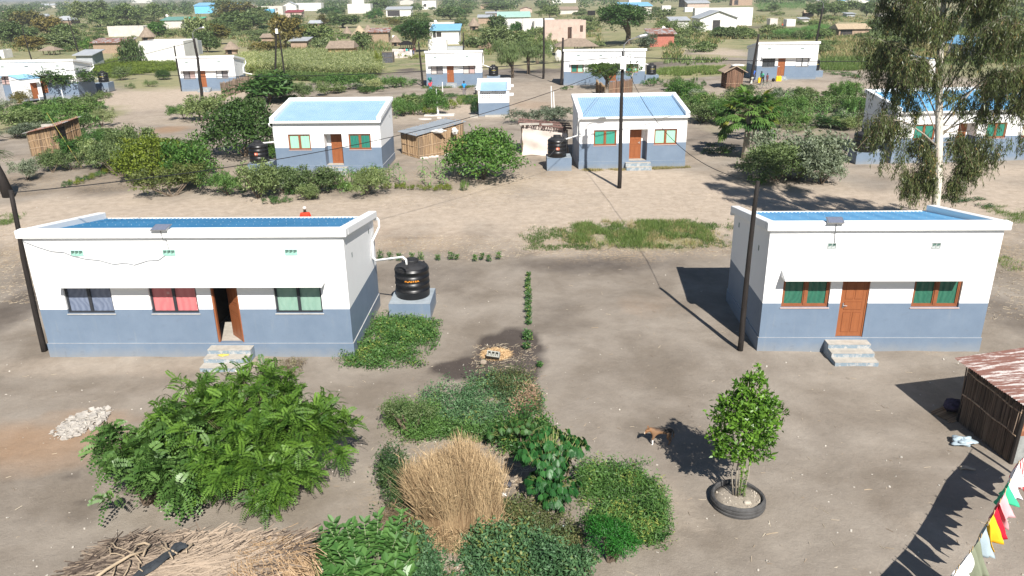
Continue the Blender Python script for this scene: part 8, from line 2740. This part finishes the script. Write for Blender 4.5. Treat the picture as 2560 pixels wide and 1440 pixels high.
while made < 290 and tries < 20000:
 tries += 1
 py = 20 + 118 * rs.random() ** 1.25
 px = rs.uniform(-20, 2580)
 dens = 1.0 if px < 700 else (.8 if px < 1350 else .55)
 if py > 105: dens *= .45
 if rs.random() > dens: continue
 k = ppm(G(px, py).y)
 tree = rs.random() < (.45 if px < 1300 else .22)
 w_ = k * (rs.uniform(4.0, 7.5) if tree else rs.uniform(2.6, 6.0))
 h_ = k * (rs.uniform(3.0, 5.2) if tree else rs.uniform(1.1, 2.3))
 if any(x0 - w_ / 2 < px < x1 + w_ / 2 and (py > y1 - 2 and py - h_ < y1 - .35 * (y1 - y0)) for x0, y0, x1, y1 in RECTS): continue
 if any(x0 < px < x1 and y0 < py < y1 for x0, y0, x1, y1 in RECTS): continue
 if 1750 < px < 1990 and 55 < py < 84: continue
 if 690 < px and py > 112 and px < 960: continue
 if any(abs(px - a) < w_ * .45 and abs(py - b) < h_ * .25 for a, b in placed): continue
 mt_ = rs.choice(['far', 'far', 'farg', 'farg', 'faro', 'bushb'] if px < 1200 else ['far', 'farg', 'farg', 'farg'])
 k_ = ('fartree' if rs.random() < .75 else 'tallfar') if tree else 'farbush'
 plant(k_, px, py, w_, h_, mt_, desc=f"{'broad ' if w_ / k > (5.5 if tree else 3.3) else 'little '}{WORD[mt_]} {KW[k_]}")
 placed.append((px, py)); made += 1


# far wood: everything too small to tell apart
def far_wood():
 rg = np.random.default_rng(7)
 n = 2300
 py = -14 + 42 * rg.random(n) ** .8
 px = rg.uniform(-60, 2620, n)
 Ps, Ns, Ss = [], [], []
 for a, b in zip(px, py):
  if a > 1250 and rg.random() < .38: continue
  if any(x0 - 6 < a < x1 + 6 and y0 + 4 < b < y1 + 7 for x0, y0, x1, y1 in RECTS): continue
  b = b - (a - 1280) * .015
  if b < -15: continue
  d = ray(a, b)
  t = -CAM_H / d[2] if d[2] < -1e-4 else 9e9
  if t > 4000: t = 4000
  x, y = d[0] * t, d[1] * t
  r = rg.uniform(1.4, 3.8) * (1 + .4 * (y > 600))
  k = 46
  u = nrm(rg.normal(size=(k, 3))); u[:, 2] = np.abs(u[:, 2])
  c = np.array([x, y, r * .35])
  Ps.append(c + u * np.array([r * 1.2, r * 1.2, r * .9]) * rg.uniform(.6, 1.05, (k, 1))); Ns.append(u); Ss.append(np.full(k, r * .42))
 P, N, Sz = np.concatenate(Ps), np.concatenate(Ns), np.concatenate(Ss)
 V = leafverts(P, rg.normal(size=P.shape) + [0, 0, .2], N + rg.normal(size=P.shape) * .4, Sz, Sz * .7)
 o = link('far_wood', polymesh('far_wood', V, 4, rg.random(len(P)), LF['far']))
 tag(o, "band of distant trees melting together along the top edge", 'wood', None, 'stuff')


far_wood()


def rough_grass(label, y0, y1, n, mat, seed, h, w_, xs=(-30, 2590)):
 rg = np.random.default_rng(seed)
 px = rg.uniform(*xs, n); py = rg.uniform(y0, y1, n)
 c = []
 for a, b in zip(px, py):
  if any(x0 < a < x1 and y0_ < b < y1_ for x0, y0_, x1, y1_ in RECTS): continue
  if 1700 < a < 1990 and 112 < b < 150: continue
  if 1870 < a < 2040 and 60 < b < 82: continue
  if 940 < a < 1400 and b > 138: continue
  if 290 < a < 480 and b > 150: continue
  c.append(tuple(G(a, b)))
 c = np.array(c)
 bl = 7
 i = np.repeat(np.arange(len(c)), bl)
 N_ = len(i)
 P = c[i] + rg.normal(size=(N_, 3)) * [.35, .35, 0]
 D = rg.normal(size=(N_, 3)) * [.5, .5, 0] + [0, 0, 1]
 V = leafverts(P, D, rg.normal(size=(N_, 3)), h * rg.uniform(.5, 1.2, N_), w_, .1, .2, .35)
 o = link('rough_grass', polymesh('rough_grass', V, 4, np.clip(.6 * rg.random(len(c))[i] + .4 * rg.random(N_), 0, 1), mat))
 tag(o, label, 'grass', None, 'stuff')


rough_grass("tan rough grass over the open country", 40, 150, 9000, LF['tan'], 1, .85, .16)
rough_grass("green rough grass over the open country", 40, 158, 9000, LF['grass'], 2, .75, .16)
rough_grass("dark weeds in the rough grass", 60, 165, 3500, LF['shrub'], 3, .9, .2)
rough_grass("tan grass right of the far lane", 100, 150, 3000, LF['tan'], 4, .9, .1, (2040, 2600))
# ------------------------------------------------------------------ morning haze over the plain
m = bpy.data.materials.new('haze')
m.use_nodes = True
n = m.node_tree
n.nodes.remove(n.nodes['Principled BSDF'])
v = n.nodes.new('ShaderNodeVolumePrincipled')
v.inputs['Color'].default_value = (.93, .97, 1.0, 1)
v.inputs['Density'].default_value = .00030
v.inputs['Anisotropy'].default_value = .2
n.links.new(v.outputs[0], n.nodes['Material Output'].inputs['Volume'])
hz = MB().box(-7200, -45, -3, 7200, 9050, 24).build('haze', m)
tag(hz, "thin pale haze lying over the whole plain", 'haze', None, 'stuff')
